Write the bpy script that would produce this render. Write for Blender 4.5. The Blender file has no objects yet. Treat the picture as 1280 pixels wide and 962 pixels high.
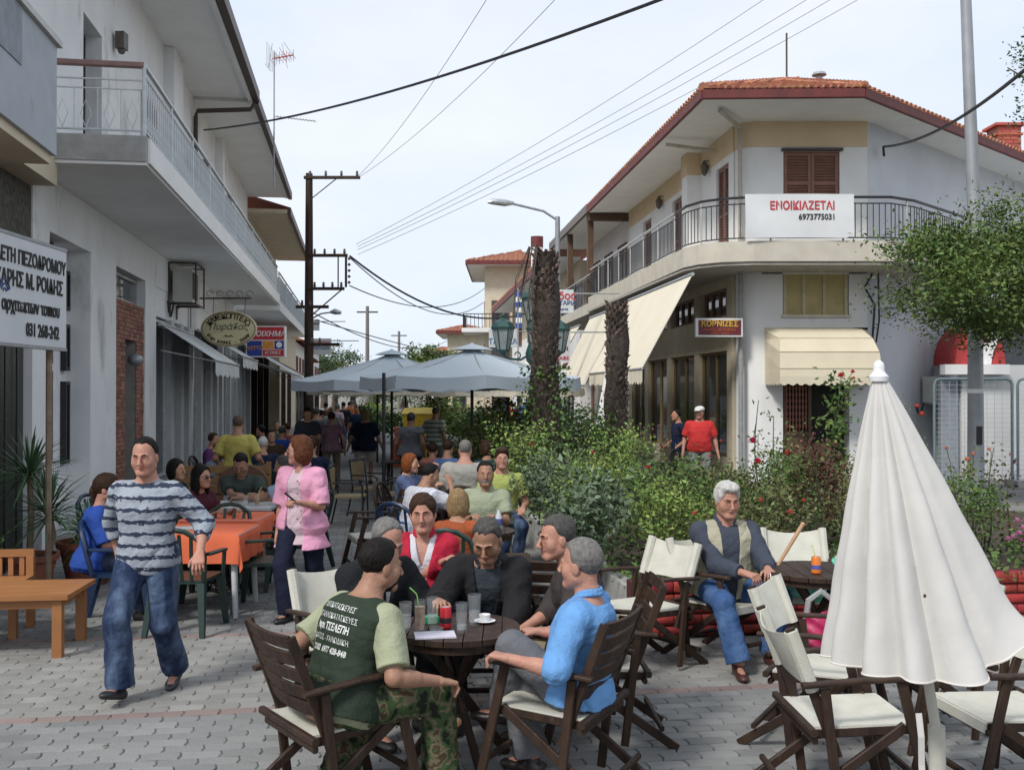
import bpy, math, random
import numpy as np
from math import radians as R, sin, cos, pi, sqrt
from mathutils import Vector, Matrix
from mathutils.bvhtree import BVHTree
random.seed(7); rng = np.random.default_rng(7)
SC = bpy.context.scene
COL = SC.collection
F = 1250.0                      # focal length in photo pixels
# ---------------------------------------------------------------- camera
cd = bpy.data.cameras.new('camera'); cam = bpy.data.objects.new('camera', cd); COL.objects.link(cam)
cam.location = (0, 0, 2.0); cam.rotation_euler = (R(90.41), 0, 0)
cd.sensor_width = 36; cd.lens = 36*F/1280; cd.clip_start = .05; cd.clip_end = 2000
SC.camera = cam
# ---------------------------------------------------------------- sky, sun, exposure
SUN_EL, SUN_AZ = R(46), R(-142)      # azimuth of the sun measured from +Y, towards -X and behind the camera
w = bpy.data.worlds.new('World'); SC.world = w; w.use_nodes = True
nt = w.node_tree; nt.nodes.clear()
def N(nt, t, **kw):
    n = nt.nodes.new(t)
    for k, v in kw.items():
        if k in n.inputs: n.inputs[k].default_value = v
        else: setattr(n, k, v)
    return n
sky = N(nt, 'ShaderNodeTexSky', sky_type='NISHITA', sun_disc=False, sun_elevation=SUN_EL, sun_rotation=SUN_AZ)
bg = N(nt, 'ShaderNodeBackground'); bg.inputs['Strength'].default_value = .1
cl = N(nt, 'ShaderNodeBackground')
tc = N(nt, 'ShaderNodeTexCoord'); mp = N(nt, 'ShaderNodeMapping'); mp.inputs['Scale'].default_value = (1, 1, 2.6)
n1 = N(nt, 'ShaderNodeTexNoise'); n1.inputs['Scale'].default_value = 2.2; n1.inputs['Detail'].default_value = 7; n1.inputs['Roughness'].default_value = .55
cr = N(nt, 'ShaderNodeValToRGB'); cr.color_ramp.elements[0].position = .3; cr.color_ramp.elements[1].position = .7
cr.color_ramp.elements[0].color = (.54, .61, .72, 1); cr.color_ramp.elements[1].color = (.71, .735, .77, 1)
cl.inputs['Strength'].default_value = .98
mx = N(nt, 'ShaderNodeMixShader'); mx.inputs[0].default_value = .9
ow = N(nt, 'ShaderNodeOutputWorld')
L = nt.links.new
L(tc.outputs['Generated'], mp.inputs[0]); L(mp.outputs[0], n1.inputs[0]); L(n1.outputs[0], cr.inputs[0]); L(cr.outputs[0], cl.inputs[0])
L(sky.outputs[0], bg.inputs[0]); L(bg.outputs[0], mx.inputs[1]); L(cl.outputs[0], mx.inputs[2]); L(mx.outputs[0], ow.inputs[0])
sd = bpy.data.lights.new('sun', 'SUN'); so = bpy.data.objects.new('sun', sd); COL.objects.link(so)
sd.energy = 2.0; sd.angle = R(11); sd.color = (1, .96, .9)
_d = Vector((sin(SUN_AZ)*cos(SUN_EL), cos(SUN_AZ)*cos(SUN_EL), sin(SUN_EL)))
so.rotation_euler = (-_d).to_track_quat('-Z', 'Y').to_euler(); so.location = (0, 0, 30)
SC.view_settings.view_transform = 'Standard'; SC.view_settings.look = 'None'
SC.view_settings.exposure = .55; SC.view_settings.gamma = 1; SC.view_settings.use_curve_mapping = False
try: SC.cycles.max_bounces = 5; SC.cycles.transparent_max_bounces = 12; SC.cycles.caustics_reflective = False; SC.cycles.caustics_refractive = False
except Exception: pass
# ---------------------------------------------------------------- materials
MATS = {}
def mat(name, c, rough=.7, c2=None, scale=8, detail=4, bump=0, bscale=None, metal=0, spec=.5, isl=0, stretch=(1,1,1), trans=0, emit=None, alpha=1, dirt=None):
    """base colour broken up by noise; isl = random brightness per piece (per island and per object)"""
    if name in MATS: return MATS[name]
    m = bpy.data.materials.new(name); m.use_nodes = True; nt = m.node_tree; b = nt.nodes['Principled BSDF']; L = nt.links.new
    b.inputs['Roughness'].default_value = rough; b.inputs['Metallic'].default_value = metal; b.inputs['Specular IOR Level'].default_value = spec
    if trans: b.inputs['Transmission Weight'].default_value = trans
    if alpha < 1: b.inputs['Alpha'].default_value = alpha
    c = tuple(c)+(1,); 
    c2 = tuple(c2)+(1,) if c2 else tuple(min(1, v*.78) for v in c[:3])+(1,)
    tc = N(nt, 'ShaderNodeTexCoord'); mp = N(nt, 'ShaderNodeMapping'); mp.inputs['Scale'].default_value = stretch
    L(tc.outputs['Object'], mp.inputs[0])
    no = N(nt, 'ShaderNodeTexNoise'); no.inputs['Scale'].default_value = scale; no.inputs['Detail'].default_value = detail
    L(mp.outputs[0], no.inputs[0])
    mr = N(nt, 'ShaderNodeMapRange'); mr.inputs[1].default_value = .32; mr.inputs[2].default_value = .68; L(no.outputs[0], mr.inputs[0])
    mi = N(nt, 'ShaderNodeMix', data_type='RGBA'); mi.inputs[6].default_value = c; mi.inputs[7].default_value = c2; L(mr.outputs[0], mi.inputs[0])
    out = mi.outputs[2]
    if dirt:                       # (colour, scale, threshold): patches of stain
        n2 = N(nt, 'ShaderNodeTexNoise'); n2.inputs['Scale'].default_value = dirt[1]; n2.inputs['Detail'].default_value = 6; n2.inputs['Roughness'].default_value = .65
        mp2 = N(nt, 'ShaderNodeMapping'); mp2.inputs['Location'].default_value = (3.1, 7.7, 1.3); mp2.inputs['Scale'].default_value = (1, 1, .45)
        L(tc.outputs['Object'], mp2.inputs[0]); L(mp2.outputs[0], n2.inputs[0])
        r2 = N(nt, 'ShaderNodeMapRange'); r2.inputs[1].default_value = dirt[2]; r2.inputs[2].default_value = dirt[2]+.16; L(n2.outputs[0], r2.inputs[0])
        m2 = N(nt, 'ShaderNodeMix', data_type='RGBA'); m2.inputs[7].default_value = tuple(dirt[0])+(1,); L(out, m2.inputs[6]); L(r2.outputs[0], m2.inputs[0]); out = m2.outputs[2]
    if isl:
        g = N(nt, 'ShaderNodeNewGeometry'); oi = N(nt, 'ShaderNodeObjectInfo')
        ad = N(nt, 'ShaderNodeMath', operation='ADD'); L(g.outputs['Random Per Island'], ad.inputs[0]); L(oi.outputs['Random'], ad.inputs[1])
        fr = N(nt, 'ShaderNodeMath', operation='FRACT'); L(ad.outputs[0], fr.inputs[0])
        m3 = N(nt, 'ShaderNodeMapRange'); m3.inputs[3].default_value = 1-isl; m3.inputs[4].default_value = 1+isl; L(fr.outputs[0], m3.inputs[0])
        hs = N(nt, 'ShaderNodeHueSaturation'); L(out, hs.inputs['Color']); L(m3.outputs[0], hs.inputs['Value'])
        m4 = N(nt, 'ShaderNodeMapRange'); m4.inputs[3].default_value = .5-isl*.06; m4.inputs[4].default_value = .5+isl*.06
        ff = N(nt, 'ShaderNodeMath', operation='MULTIPLY'); ff.inputs[1].default_value = 7.31; L(fr.outputs[0], ff.inputs[0])
        f2 = N(nt, 'ShaderNodeMath', operation='FRACT'); L(ff.outputs[0], f2.inputs[0]); L(f2.outputs[0], m4.inputs[0]); L(m4.outputs[0], hs.inputs['Hue'])
        out = hs.outputs[0]
    L(out, b.inputs['Base Color'])
    if bump:
        nb = N(nt, 'ShaderNodeTexNoise'); nb.inputs['Scale'].default_value = bscale or scale*5; nb.inputs['Detail'].default_value = 3
        L(mp.outputs[0], nb.inputs[0]); bu = N(nt, 'ShaderNodeBump'); bu.inputs['Strength'].default_value = bump; bu.inputs['Distance'].default_value = .02
        L(nb.outputs[0], bu.inputs['Height']); L(bu.outputs[0], b.inputs['Normal'])
    if emit: b.inputs['Emission Color'].default_value = tuple(emit)+(1,); b.inputs['Emission Strength'].default_value = 1
    MATS[name] = m
    return m
def cloth(name, c, c2=None, rough=.85, **k):
    return mat('cloth_'+name, c, rough, c2 or tuple(v*.82 for v in c), scale=5, bump=.95, bscale=15, spec=.2, **k)
# ---------------------------------------------------------------- objects
def mesh_np(name, V, Q, smooth=True):
    me = bpy.data.meshes.new(name); V = np.asarray(V, np.float32); Q = np.asarray(Q, np.int32)
    k = Q.shape[1]
    me.vertices.add(len(V)); me.vertices.foreach_set('co', V.ravel())
    me.loops.add(Q.size); me.loops.foreach_set('vertex_index', Q.ravel())
    me.polygons.add(len(Q)); me.polygons.foreach_set('loop_start', np.arange(0, Q.size, k, dtype=np.int32))
    if smooth: me.polygons.foreach_set('use_smooth', np.ones(len(Q), bool))
    me.update(calc_edges=True)
    return me
def link(name, me, m=None, parent=None, loc=None, kind=None):
    o = bpy.data.objects.new(name, me); COL.objects.link(o)
    if m is not None and len(me.materials) == 0:
        for q in (m if isinstance(m, (list, tuple)) else [m]): me.materials.append(q)
    if parent is not None: o.parent = parent
    if loc is not None: o.location = loc
    if kind: o['kind'] = kind
    return o
def tag(o, label=None, cat=None, group=None, kind=None):
    if label: o['label'] = label
    if cat: o['category'] = cat
    if group: o['group'] = group
    if kind: o['kind'] = kind
    return o
def empty(name, loc, rz=0, label=None, cat=None, group=None):
    o = bpy.data.objects.new(name, None); COL.objects.link(o); o.location = loc; o.rotation_euler.z = rz
    o.empty_display_size = .1
    return tag(o, label, cat, group)
def kids(o): return [c for c in bpy.data.objects if c.parent == o]
def copy_tree(o, loc=None, rz=None, label=None, parent=None, _k=None):
    if _k is None:
        _k = {}
        for q in bpy.data.objects:
            if q.parent: _k.setdefault(q.parent.name, []).append(q)
    c = o.copy(); COL.objects.link(c); c.parent = parent
    if loc is not None: c.location = loc
    if rz is not None: c.rotation_euler.z = rz
    if label: c['label'] = label
    for ch in _k.get(o.name, []): copy_tree(ch, parent=c, _k=_k)
    return c
def V3(*a): return Vector(a)
class MB:
    """collects shapes and links them as ONE mesh object"""
    def __init__(s): s.v = []; s.f = []; s.mi = []; s.cur = 0
    def add(s, vs, fs):
        n = len(s.v); s.v += [tuple(v) for v in vs]; s.f += [[i+n for i in f] for f in fs]; s.mi += [s.cur]*len(fs); return s
    def box(s, x0, x1, y0, y1, z0, z1, b=0):
        if x0 > x1: x0, x1 = x1, x0
        if y0 > y1: y0, y1 = y1, y0
        if z0 > z1: z0, z1 = z1, z0
        return s.hexa([(x0,y0,z0),(x1,y0,z0),(x1,y1,z0),(x0,y1,z0),(x0,y0,z1),(x1,y0,z1),(x1,y1,z1),(x0,y1,z1)])
    def hexa(s, p): return s.add(p, [(0,3,2,1),(4,5,6,7),(0,1,5,4),(1,2,6,5),(2,3,7,6),(3,0,4,7)])
    def bar(s, a, b, wd, th, up=(0,0,1), ch=.2):
        """chamfered bar from a to b, wd across, th along up"""
        a = Vector(a); b = Vector(b); d = (b-a).normalized(); u = Vector(up); u = (u-d*u.dot(d))
        if u.length < 1e-4: u = Vector((0,1,0)); u = u-d*u.dot(d)
        u.normalize(); r = d.cross(u); c = min(wd, th)*ch
        W, T = wd/2, th/2
        sec = [(W,T-c),(W-c,T),(-W+c,T),(-W,T-c),(-W,-T+c),(-W+c,-T),(W-c,-T),(W,-T+c)]
        vs = [a+r*x+u*y for x, y in sec]+[b+r*x+u*y for x, y in sec]
        return s.add(vs, [tuple(range(7,-1,-1)), tuple(range(8,16))]+[(i,(i+1)%8,8+(i+1)%8,8+i) for i in range(8)])
    def tube(s, pts, r, n=8, cap=True):
        pts = [Vector(p) for p in pts]; rs = r if isinstance(r, (list, tuple)) else [r]*len(pts)
        base = len(s.v); vs = []; u = None
        for i, p in enumerate(pts):
            d = (pts[min(i+1, len(pts)-1)]-pts[max(i-1, 0)]).normalized()
            if u is None: u = d.orthogonal().normalized()
            u = (u-d*u.dot(d)).normalized(); v = d.cross(u)
            for k in range(n): a = 2*pi*k/n; vs.append(p+(u*cos(a)+v*sin(a))*rs[i])
        fs = []
        for i in range(len(pts)-1):
            for k in range(n): fs.append((i*n+k, i*n+(k+1)%n, (i+1)*n+(k+1)%n, (i+1)*n+k))
        if cap: fs += [tuple(range(n-1,-1,-1)), tuple(range((len(pts)-1)*n, len(pts)*n))]
        return s.add(vs, fs)
    def lathe(s, prof, n=16, c=(0,0,0), cap=True):
        vs = []; fs = []
        for r, z in prof:
            for k in range(n): a = 2*pi*k/n; vs.append((c[0]+r*cos(a), c[1]+r*sin(a), c[2]+z))
        m = len(prof)
        for i in range(m-1):
            for k in range(n): fs.append((i*n+k, i*n+(k+1)%n, (i+1)*n+(k+1)%n, (i+1)*n+k))
        if cap: fs += [tuple(range(n-1,-1,-1)), tuple(range((m-1)*n, m*n))]
        return s.add(vs, fs)
    def prism(s, poly, z0, z1):
        n = len(poly); vs = [(x,y,z0) for x,y in poly]+[(x,y,z1) for x,y in poly]
        return s.add(vs, [tuple(range(n-1,-1,-1)), tuple(range(n, 2*n))]+[(i,(i+1)%n,n+(i+1)%n,n+i) for i in range(n)])
    def sphere(s, c, r, n=10, sq=(1,1,1)):
        prof = [(max(r*sin(pi*i/n), 1e-4), -r*cos(pi*i/n)) for i in range(n+1)]
        k = len(s.v); s.lathe(prof, n*2, (0,0,0))
        for i in range(k, len(s.v)): x,y,z = s.v[i]; s.v[i] = (c[0]+x*sq[0], c[1]+y*sq[1], c[2]+z*sq[2])
        return s
    def xf(s, M, start=0):
        for i in range(start, len(s.v)): s.v[i] = tuple(M @ Vector(s.v[i]))
        return s
    def build(s, name, m, parent=None, smooth=False, loc=None, kind=None):
        me = bpy.data.meshes.new(name); me.from_pydata(s.v, [], s.f)
        if isinstance(m, (list, tuple)): me.polygons.foreach_set('material_index', s.mi)
        if smooth:
            me.polygons.foreach_set('use_smooth', [True]*len(s.f))
            try: me.set_sharp_from_angle(angle=R(40))
            except Exception: pass
        me.update(); return link(name, me, m, parent, loc, kind)
def P(px, py, Y): return Vector(((px-640)/F*Y, Y, 2.0-(py-490)/F*Y))     # photo pixel at depth Y
_fc = {}
def text(body, size, m, parent, loc, ux, uz, name='lettering', depth=.004, align='CENTER', bold=0, wscale=1.0, shear=0):
    """flat lettering with its baseline along ux and its height along uz"""
    cu = bpy.data.curves.new('t', 'FONT'); cu.body = body; cu.size = size; cu.extrude = depth; cu.align_x = align; cu.align_y = 'CENTER'; cu.offset = bold; cu.shear = shear; cu.resolution_u = 3
    t = bpy.data.objects.new('t', cu); COL.objects.link(t)
    me = bpy.data.meshes.new_from_object(t.evaluated_get(bpy.context.evaluated_depsgraph_get())); bpy.data.objects.remove(t); bpy.data.curves.remove(cu)
    ux = Vector(ux).normalized(); uz = Vector(uz).normalized(); n = ux.cross(uz)
    M = Matrix(((ux.x*wscale, uz.x, n.x, loc[0]), (ux.y*wscale, uz.y, n.y, loc[1]), (ux.z*wscale, uz.z, n.z, loc[2]), (0,0,0,1)))
    me.transform(M); me.materials.clear(); me.name = name
    return link(name, me, m, parent)
# ---------------------------------------------------------------- shared materials
M_white = mat('white_plaster', (.80,.81,.81), .85, (.72,.73,.74), scale=1.5, bump=.12, bscale=40, dirt=((.42,.43,.42), 1.3, .56))
M_white2 = mat('bright_plaster', (.82,.82,.81), .85, (.75,.75,.74), scale=1.5, bump=.1, bscale=40, dirt=((.5,.49,.45), 1.1, .64))
M_cream = mat('cream_plaster', (.62,.55,.42), .85, (.55,.48,.36), scale=2, bump=.1, bscale=40, dirt=((.4,.36,.28), 1.2, .63))
M_beige = mat('peach_plaster', (.70,.55,.36), .85, (.64,.50,.32), scale=2)
M_conc = mat('weathered_concrete', (.42,.42,.4), .9, (.3,.3,.29), scale=5, bump=.3, bscale=30, dirt=((.1,.1,.09), 3, .6))
M_soffit = mat('white_soffit', (.84,.84,.83), .9, (.78,.78,.77), scale=2, dirt=((.45,.43,.4), .7, .66))
M_slabw = mat('slab_edge_cream', (.6,.56,.47), .9, (.52,.48,.4), scale=3, dirt=((.25,.22,.17), 2.2, .62))
M_glass = mat('dark_room_pane', (.03,.04,.045), .06, (.05,.055,.06), scale=2, spec=.8)  # opaque panes; the unlit rooms behind are painted into this dark colour
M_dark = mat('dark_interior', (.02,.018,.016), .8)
M_alu = mat('aluminium', (.5,.52,.53), .35, metal=.7)
M_brownalu = mat('brown_gutter', (.07,.045,.04), .5)
M_redfas = mat('red_fascia', (.16,.03,.025), .6, (.1,.02,.02), scale=4)
M_tile = mat('terracotta_tile', (.43,.17,.095), .8, (.3,.13,.08), scale=5, isl=.3, dirt=((.25,.2,.13), 2.5, .58))
M_wrail = mat('white_painted_iron', (.6,.64,.66), .5, (.5,.53,.54), scale=12)
M_black = mat('black_iron', (.02,.02,.025), .45)
M_dwood = mat('dark_brown_wood', (.052,.030,.020), .55, (.024,.015,.011), scale=9, detail=8, bump=.35, bscale=34, stretch=(1,1,.3), spec=.25, dirt=((.10,.075,.055), 9, .62))
M_mwood = mat('brown_wood', (.13,.07,.04), .6, (.08,.045,.025), scale=6)
M_canvas = mat('cream_canvas', (.58,.57,.5), .9, (.5,.49,.42), scale=9, bump=.3, bscale=160)
M_shut = mat('brown_shutter', (.25,.12,.085), .6, (.2,.095,.07), scale=5)
M_awn = mat('cream_awning_cloth', (.72,.65,.49), .85, (.66,.59,.44), scale=2)
M_redbrick = mat('red_painted_brick', (.36,.035,.028), .75, (.24,.025,.022), scale=9, isl=.16, bump=.3, bscale=40)
M_mortar = mat('dark_mortar', (.09,.02,.02), .9)
M_steel = mat('galvanised_steel', (.36,.38,.4), .45, (.28,.3,.32), scale=7, metal=.3)
M_paper = mat('white_print', (.8,.8,.8), .5, (.76,.76,.76))
M_blk = mat('black_print', (.02,.02,.02), .6)
M_red = mat('red_print', (.55,.03,.04), .5)
# ================================================================ people: signed-distance figures meshed with surface nets
f32 = np.float32
def nets(Fd, lo, h):
    S = Fd < 0
    c = np.zeros(tuple(n-1 for n in S.shape), np.int8)
    for a in (0,1):
        for b in (0,1):
            for d in (0,1): c += S[a:S.shape[0]-1+a, b:S.shape[1]-1+b, d:S.shape[2]-1+d]
    m = (c > 0) & (c < 8); idx = np.argwhere(m)
    if len(idx) == 0: return np.zeros((0,3)), np.zeros((0,4), int)
    ids = np.full(m.shape, -1, np.int32); ids[m] = np.arange(len(idx))
    pos = np.zeros((len(idx),3), f32); cnt = np.zeros(len(idx), f32)
    cs = [(0,0,0),(1,0,0),(0,1,0),(1,1,0),(0,0,1),(1,0,1),(0,1,1),(1,1,1)]
    vals = {k: Fd[idx[:,0]+k[0], idx[:,1]+k[1], idx[:,2]+k[2]] for k in cs}
    for a in cs:
        for ax in range(3):
            if a[ax]: continue
            b = list(a); b[ax] = 1; b = tuple(b)
            va, vb = vals[a], vals[b]; cr = (va < 0) != (vb < 0); t = np.where(cr, va/np.where(cr, va-vb, 1), 0)
            for q in range(3): pos[:,q] += np.where(cr, a[q]+(t if q == ax else 0), 0)
            cnt += cr
    V = np.asarray(lo)+h*(idx+pos/cnt[:,None])
    Qs = []
    for ax in range(3):
        sl0 = [slice(None)]*3; sl1 = [slice(None)]*3; sl0[ax] = slice(0,-1); sl1[ax] = slice(1,None)
        A = S[tuple(sl0)]; B = S[tuple(sl1)]; o = [q for q in range(3) if q != ax]
        e = np.argwhere(A != B)
        e = e[(e[:,o[0]] > 0) & (e[:,o[1]] > 0) & (e[:,o[0]] < S.shape[o[0]]-1) & (e[:,o[1]] < S.shape[o[1]]-1)]
        ins = A[e[:,0], e[:,1], e[:,2]]
        def g(d0, d1):
            k = e.copy(); k[:,o[0]] += d0; k[:,o[1]] += d1; return ids[k[:,0],k[:,1],k[:,2]]
        q = np.stack([g(-1,-1), g(0,-1), g(0,0), g(-1,0)], 1)
        if ax == 1: ins = ~ins
        q[~ins] = q[~ins][:, ::-1]; Qs.append(q)
    return V, np.concatenate(Qs)
class SDF:
    def __init__(s, h): s.h = h; s.ops = []
    def add(s, fn, lo, hi, k=.02, op='u'): s.ops.append((fn, np.minimum(lo,hi), np.maximum(lo,hi), k, op)); return s
    # --- primitives
    def cap(s, a, b, ra, rb, k=.02, op='u', flat=0, disp=None):
        a = np.array(a, float); b = np.array(b, float); ab = b-a; L2 = max(ab@ab, 1e-9); u = ab/sqrt(L2)
        def fn(X, Y, Z):
            dx, dy, dz = X-a[0], Y-a[1], Z-a[2]; t = (dx*ab[0]+dy*ab[1]+dz*ab[2])/L2; tt = np.clip(t, 0, 1)
            ex, ey, ez = dx-tt*ab[0], dy-tt*ab[1], dz-tt*ab[2]; d = np.sqrt(ex*ex+ey*ey+ez*ez)-(ra+(rb-ra)*tt)
            if disp: d = d+disp(X, Y, Z)
            if flat: d = np.maximum(d, (t-1)*sqrt(L2))
            if flat == 2: d = np.maximum(d, -t*sqrt(L2))
            return d
        r = max(ra, rb); return s.add(fn, np.minimum(a,b)-r, np.maximum(a,b)+r, k, op)
    def ell(s, c, r, M=None, k=.02, op='u', disp=None, cut=None, taper=0):
        c = np.array(c, float); M = np.eye(3) if M is None else np.array(M, float)     # M columns = local axes
        def fn(X, Y, Z):
            d = (X-c[0], Y-c[1], Z-c[2]); q = [d[0]*M[0,i]+d[1]*M[1,i]+d[2]*M[2,i] for i in range(3)]
            k0 = np.sqrt((q[0]/r[0])**2+(q[1]/r[1])**2+(q[2]/r[2])**2); k1 = np.sqrt((q[0]/r[0]**2)**2+(q[1]/r[1]**2)**2+(q[2]/r[2]**2)**2)+1e-6
            o = k0*(k0-1)/k1
            if disp: o = o+disp(X, Y, Z)
            if cut:
                cv = cut(*q); o = np.maximum(o+taper*np.clip(1+cv/.03, 0, 1), cv)
            return o
        ext = np.abs(M)@np.array(r, float); return s.add(fn, c-ext, c+ext, k, op)
    def loft(s, o, u, sd, f, prof, g=0, k=.03, op='u', cut=None, disp=None):
        o = np.array(o, float); t, A, B, C = [np.array(q, float) for q in zip(*prof)]
        A = A+g; B = B+g
        def fn(X, Y, Z):
            dx, dy, dz = X-o[0], Y-o[1], Z-o[2]
            q = [dx*v[0]+dy*v[1]+dz*v[2] for v in (sd, f, u)]
            a = np.interp(q[2], t, A); b = np.interp(q[2], t, B); c = np.interp(q[2], t, C)
            x = q[0]; y = q[1]-c; k0 = ((np.abs(x)/a)**2.3+(np.abs(y)/b)**2.3)**(1/2.3)+1e-6; k1 = np.sqrt((x/a**2)**2+(y/b**2)**2)+1e-3
            d = np.minimum((k0-1)*np.minimum(a,b)*1.15, k0*(k0-1)/k1*1.2)
            d = np.maximum(d, np.maximum(q[2]-t[-1], t[0]-q[2]))
            if disp: d = d+disp(X, Y, Z)
            if cut: d = np.maximum(d, cut(*q))
            return d
        m = max(A.max(), B.max()+abs(C).max())
        lo = o+np.array(u)*t[0]; hi = o+np.array(u)*t[-1]; return s.add(fn, np.minimum(lo,hi)-m, np.maximum(lo,hi)+m, k, op)
    def mesh(s):
        us = [q for q in s.ops if q[4] == 'u']; m = 3*s.h
        LO = np.min([q[1] for q in us], 0)-m; HI = np.max([q[2] for q in us], 0)+m
        n = np.ceil((HI-LO)/s.h).astype(int)+1; Fd = np.full(tuple(n), .5, f32)
        ax = [(LO[i]+s.h*np.arange(n[i])).astype(f32) for i in range(3)]
        for fn, lo, hi, k, op in s.ops:
            pad = k+2.5*s.h
            i0 = np.clip(np.floor((lo-pad-LO)/s.h).astype(int), 0, n); i1 = np.clip(np.ceil((hi+pad-LO)/s.h).astype(int)+1, 0, n)
            if (i1 <= i0).any(): continue
            sl = tuple(slice(a, b) for a, b in zip(i0, i1))
            X = ax[0][sl[0]][:,None,None]; Y = ax[1][sl[1]][None,:,None]; Z = ax[2][sl[2]][None,None,:]
            d = fn(X, Y, Z).astype(f32); f = Fd[sl]
            if op == 'u': hh = np.clip(.5+.5*(f-d)/k, 0, 1); Fd[sl] = f*(1-hh)+d*hh-k*hh*(1-hh)
            else: hh = np.clip(.5-.5*(f+d)/k, 0, 1); Fd[sl] = f*(1-hh)-d*hh+k*hh*(1-hh)
        return nets(Fd, LO, s.h)
def wrinkle(amp, fr=30, seed=0):
    def d(X, Y, Z):
        a = np.sin(fr*(.55*X+.8*Z)+2.2*np.sin(fr*.4*Y+seed)+seed); b = np.sin(fr*(.7*Z-.5*Y+.35*X)*1.3+1.7*np.sin(fr*.5*X+2*seed))
        return amp*(a*b)+amp*.5*np.sin(fr*.33*(X+Y+Z*1.7)+seed)
    return d
def folds(amp, fr=20, seed=0):
    """soft hanging cloth with sharper creases"""
    w1 = wrinkle(amp*.6, fr, seed)
    def d(X, Y, Z):
        q = fr*.9*(.75*Z+.45*X-.35*Y)+2.6*np.sin(fr*.30*(X-Y)+seed)+1.9*np.sin(fr*.42*Z+1.3*seed+2*np.sin(fr*.2*(X+Y)))
        r = fr*.75*(.35*Z-.8*X+.5*Y)+2.4*np.sin(fr*.33*Z+seed*1.7)+1.5*np.sin(fr*.5*Y)
        m = .5+.5*np.sin(fr*.23*(X*1.3+Y-Z)+seed*.9)
        return w1(X, Y, Z)+amp*.95*m*np.exp(-(np.sin(q*.5)/.30)**2)+amp*.8*(1-m)*np.exp(-(np.sin(r*.5)/.28)**2)-amp*.3
    return d
def npv(v): return np.array(v, float)
def nrm(v): v = npv(v); return v/(np.linalg.norm(v)+1e-9)
def ik(a, t, l1, l2, pole):
    a, t = npv(a), npv(t); d = t-a; D = np.linalg.norm(d); D = min(D, (l1+l2)*.998); u = nrm(d); t = a+u*D
    x = (l1*l1-l2*l2+D*D)/(2*D); hgt = sqrt(max(l1*l1-x*x, 0)); p = npv(pole)-u*(npv(pole)@u); p = nrm(p)
    return a+u*x+p*hgt, t
SKIN = {}
def skin(tone):
    c = {'fair': (.52,.29,.2), 'mid': (.42,.225,.145), 'tan': (.35,.19,.125), 'red': (.46,.235,.17), 'dark': (.3,.15,.09)}[tone]
    return mat('skin_'+tone, c, .5, tuple(v*.84 for v in c), scale=16, bump=.22, bscale=70, spec=.3, dirt=((c[0]*.95,c[1]*.68,c[2]*.66), 9, .56))
def lips(): return mat('lips', (.33,.13,.10), .5)
HAIRC = {'black': (.012,.01,.009), 'brown': (.05,.026,.015), 'auburn': (.13,.045,.02), 'grey': (.2,.19,.18), 'dgrey': (.09,.085,.08), 'white': (.6,.59,.56), 'blond': (.3,.2,.1), 'ginger': (.24,.07,.02), 'shaved': (.12,.08,.06)}
def hairm(c): return mat('hair_'+c, HAIRC[c], .6, tuple(v*.55 for v in HAIRC[c]), scale=70, detail=6, bump=.35, bscale=150, stretch=(1,1,.3), spec=.15)
PM = [(-.13,.12,.085,-.01),(-.06,.155,.11,-.01),(.02,.162,.115,-.005),(.12,.148,.108,.008),(.21,.15,.112,.012),(.31,.17,.122,.008),(.39,.168,.112,-.002),(.43,.143,.095,-.008),(.47,.098,.074,-.012),(.50,.07,.06,-.01),(.54,.05,.05,-.004)]
PF = [(-.13,.13,.09,-.01),(-.06,.17,.12,-.015),(.02,.168,.118,-.01),(.12,.135,.1,.005),(.21,.132,.1,.01),(.31,.15,.112,.01),(.39,.146,.1,0),(.43,.122,.085,-.006),(.47,.085,.065,-.01),(.50,.06,.052,-.008),(.54,.045,.045,-.004)]
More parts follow.
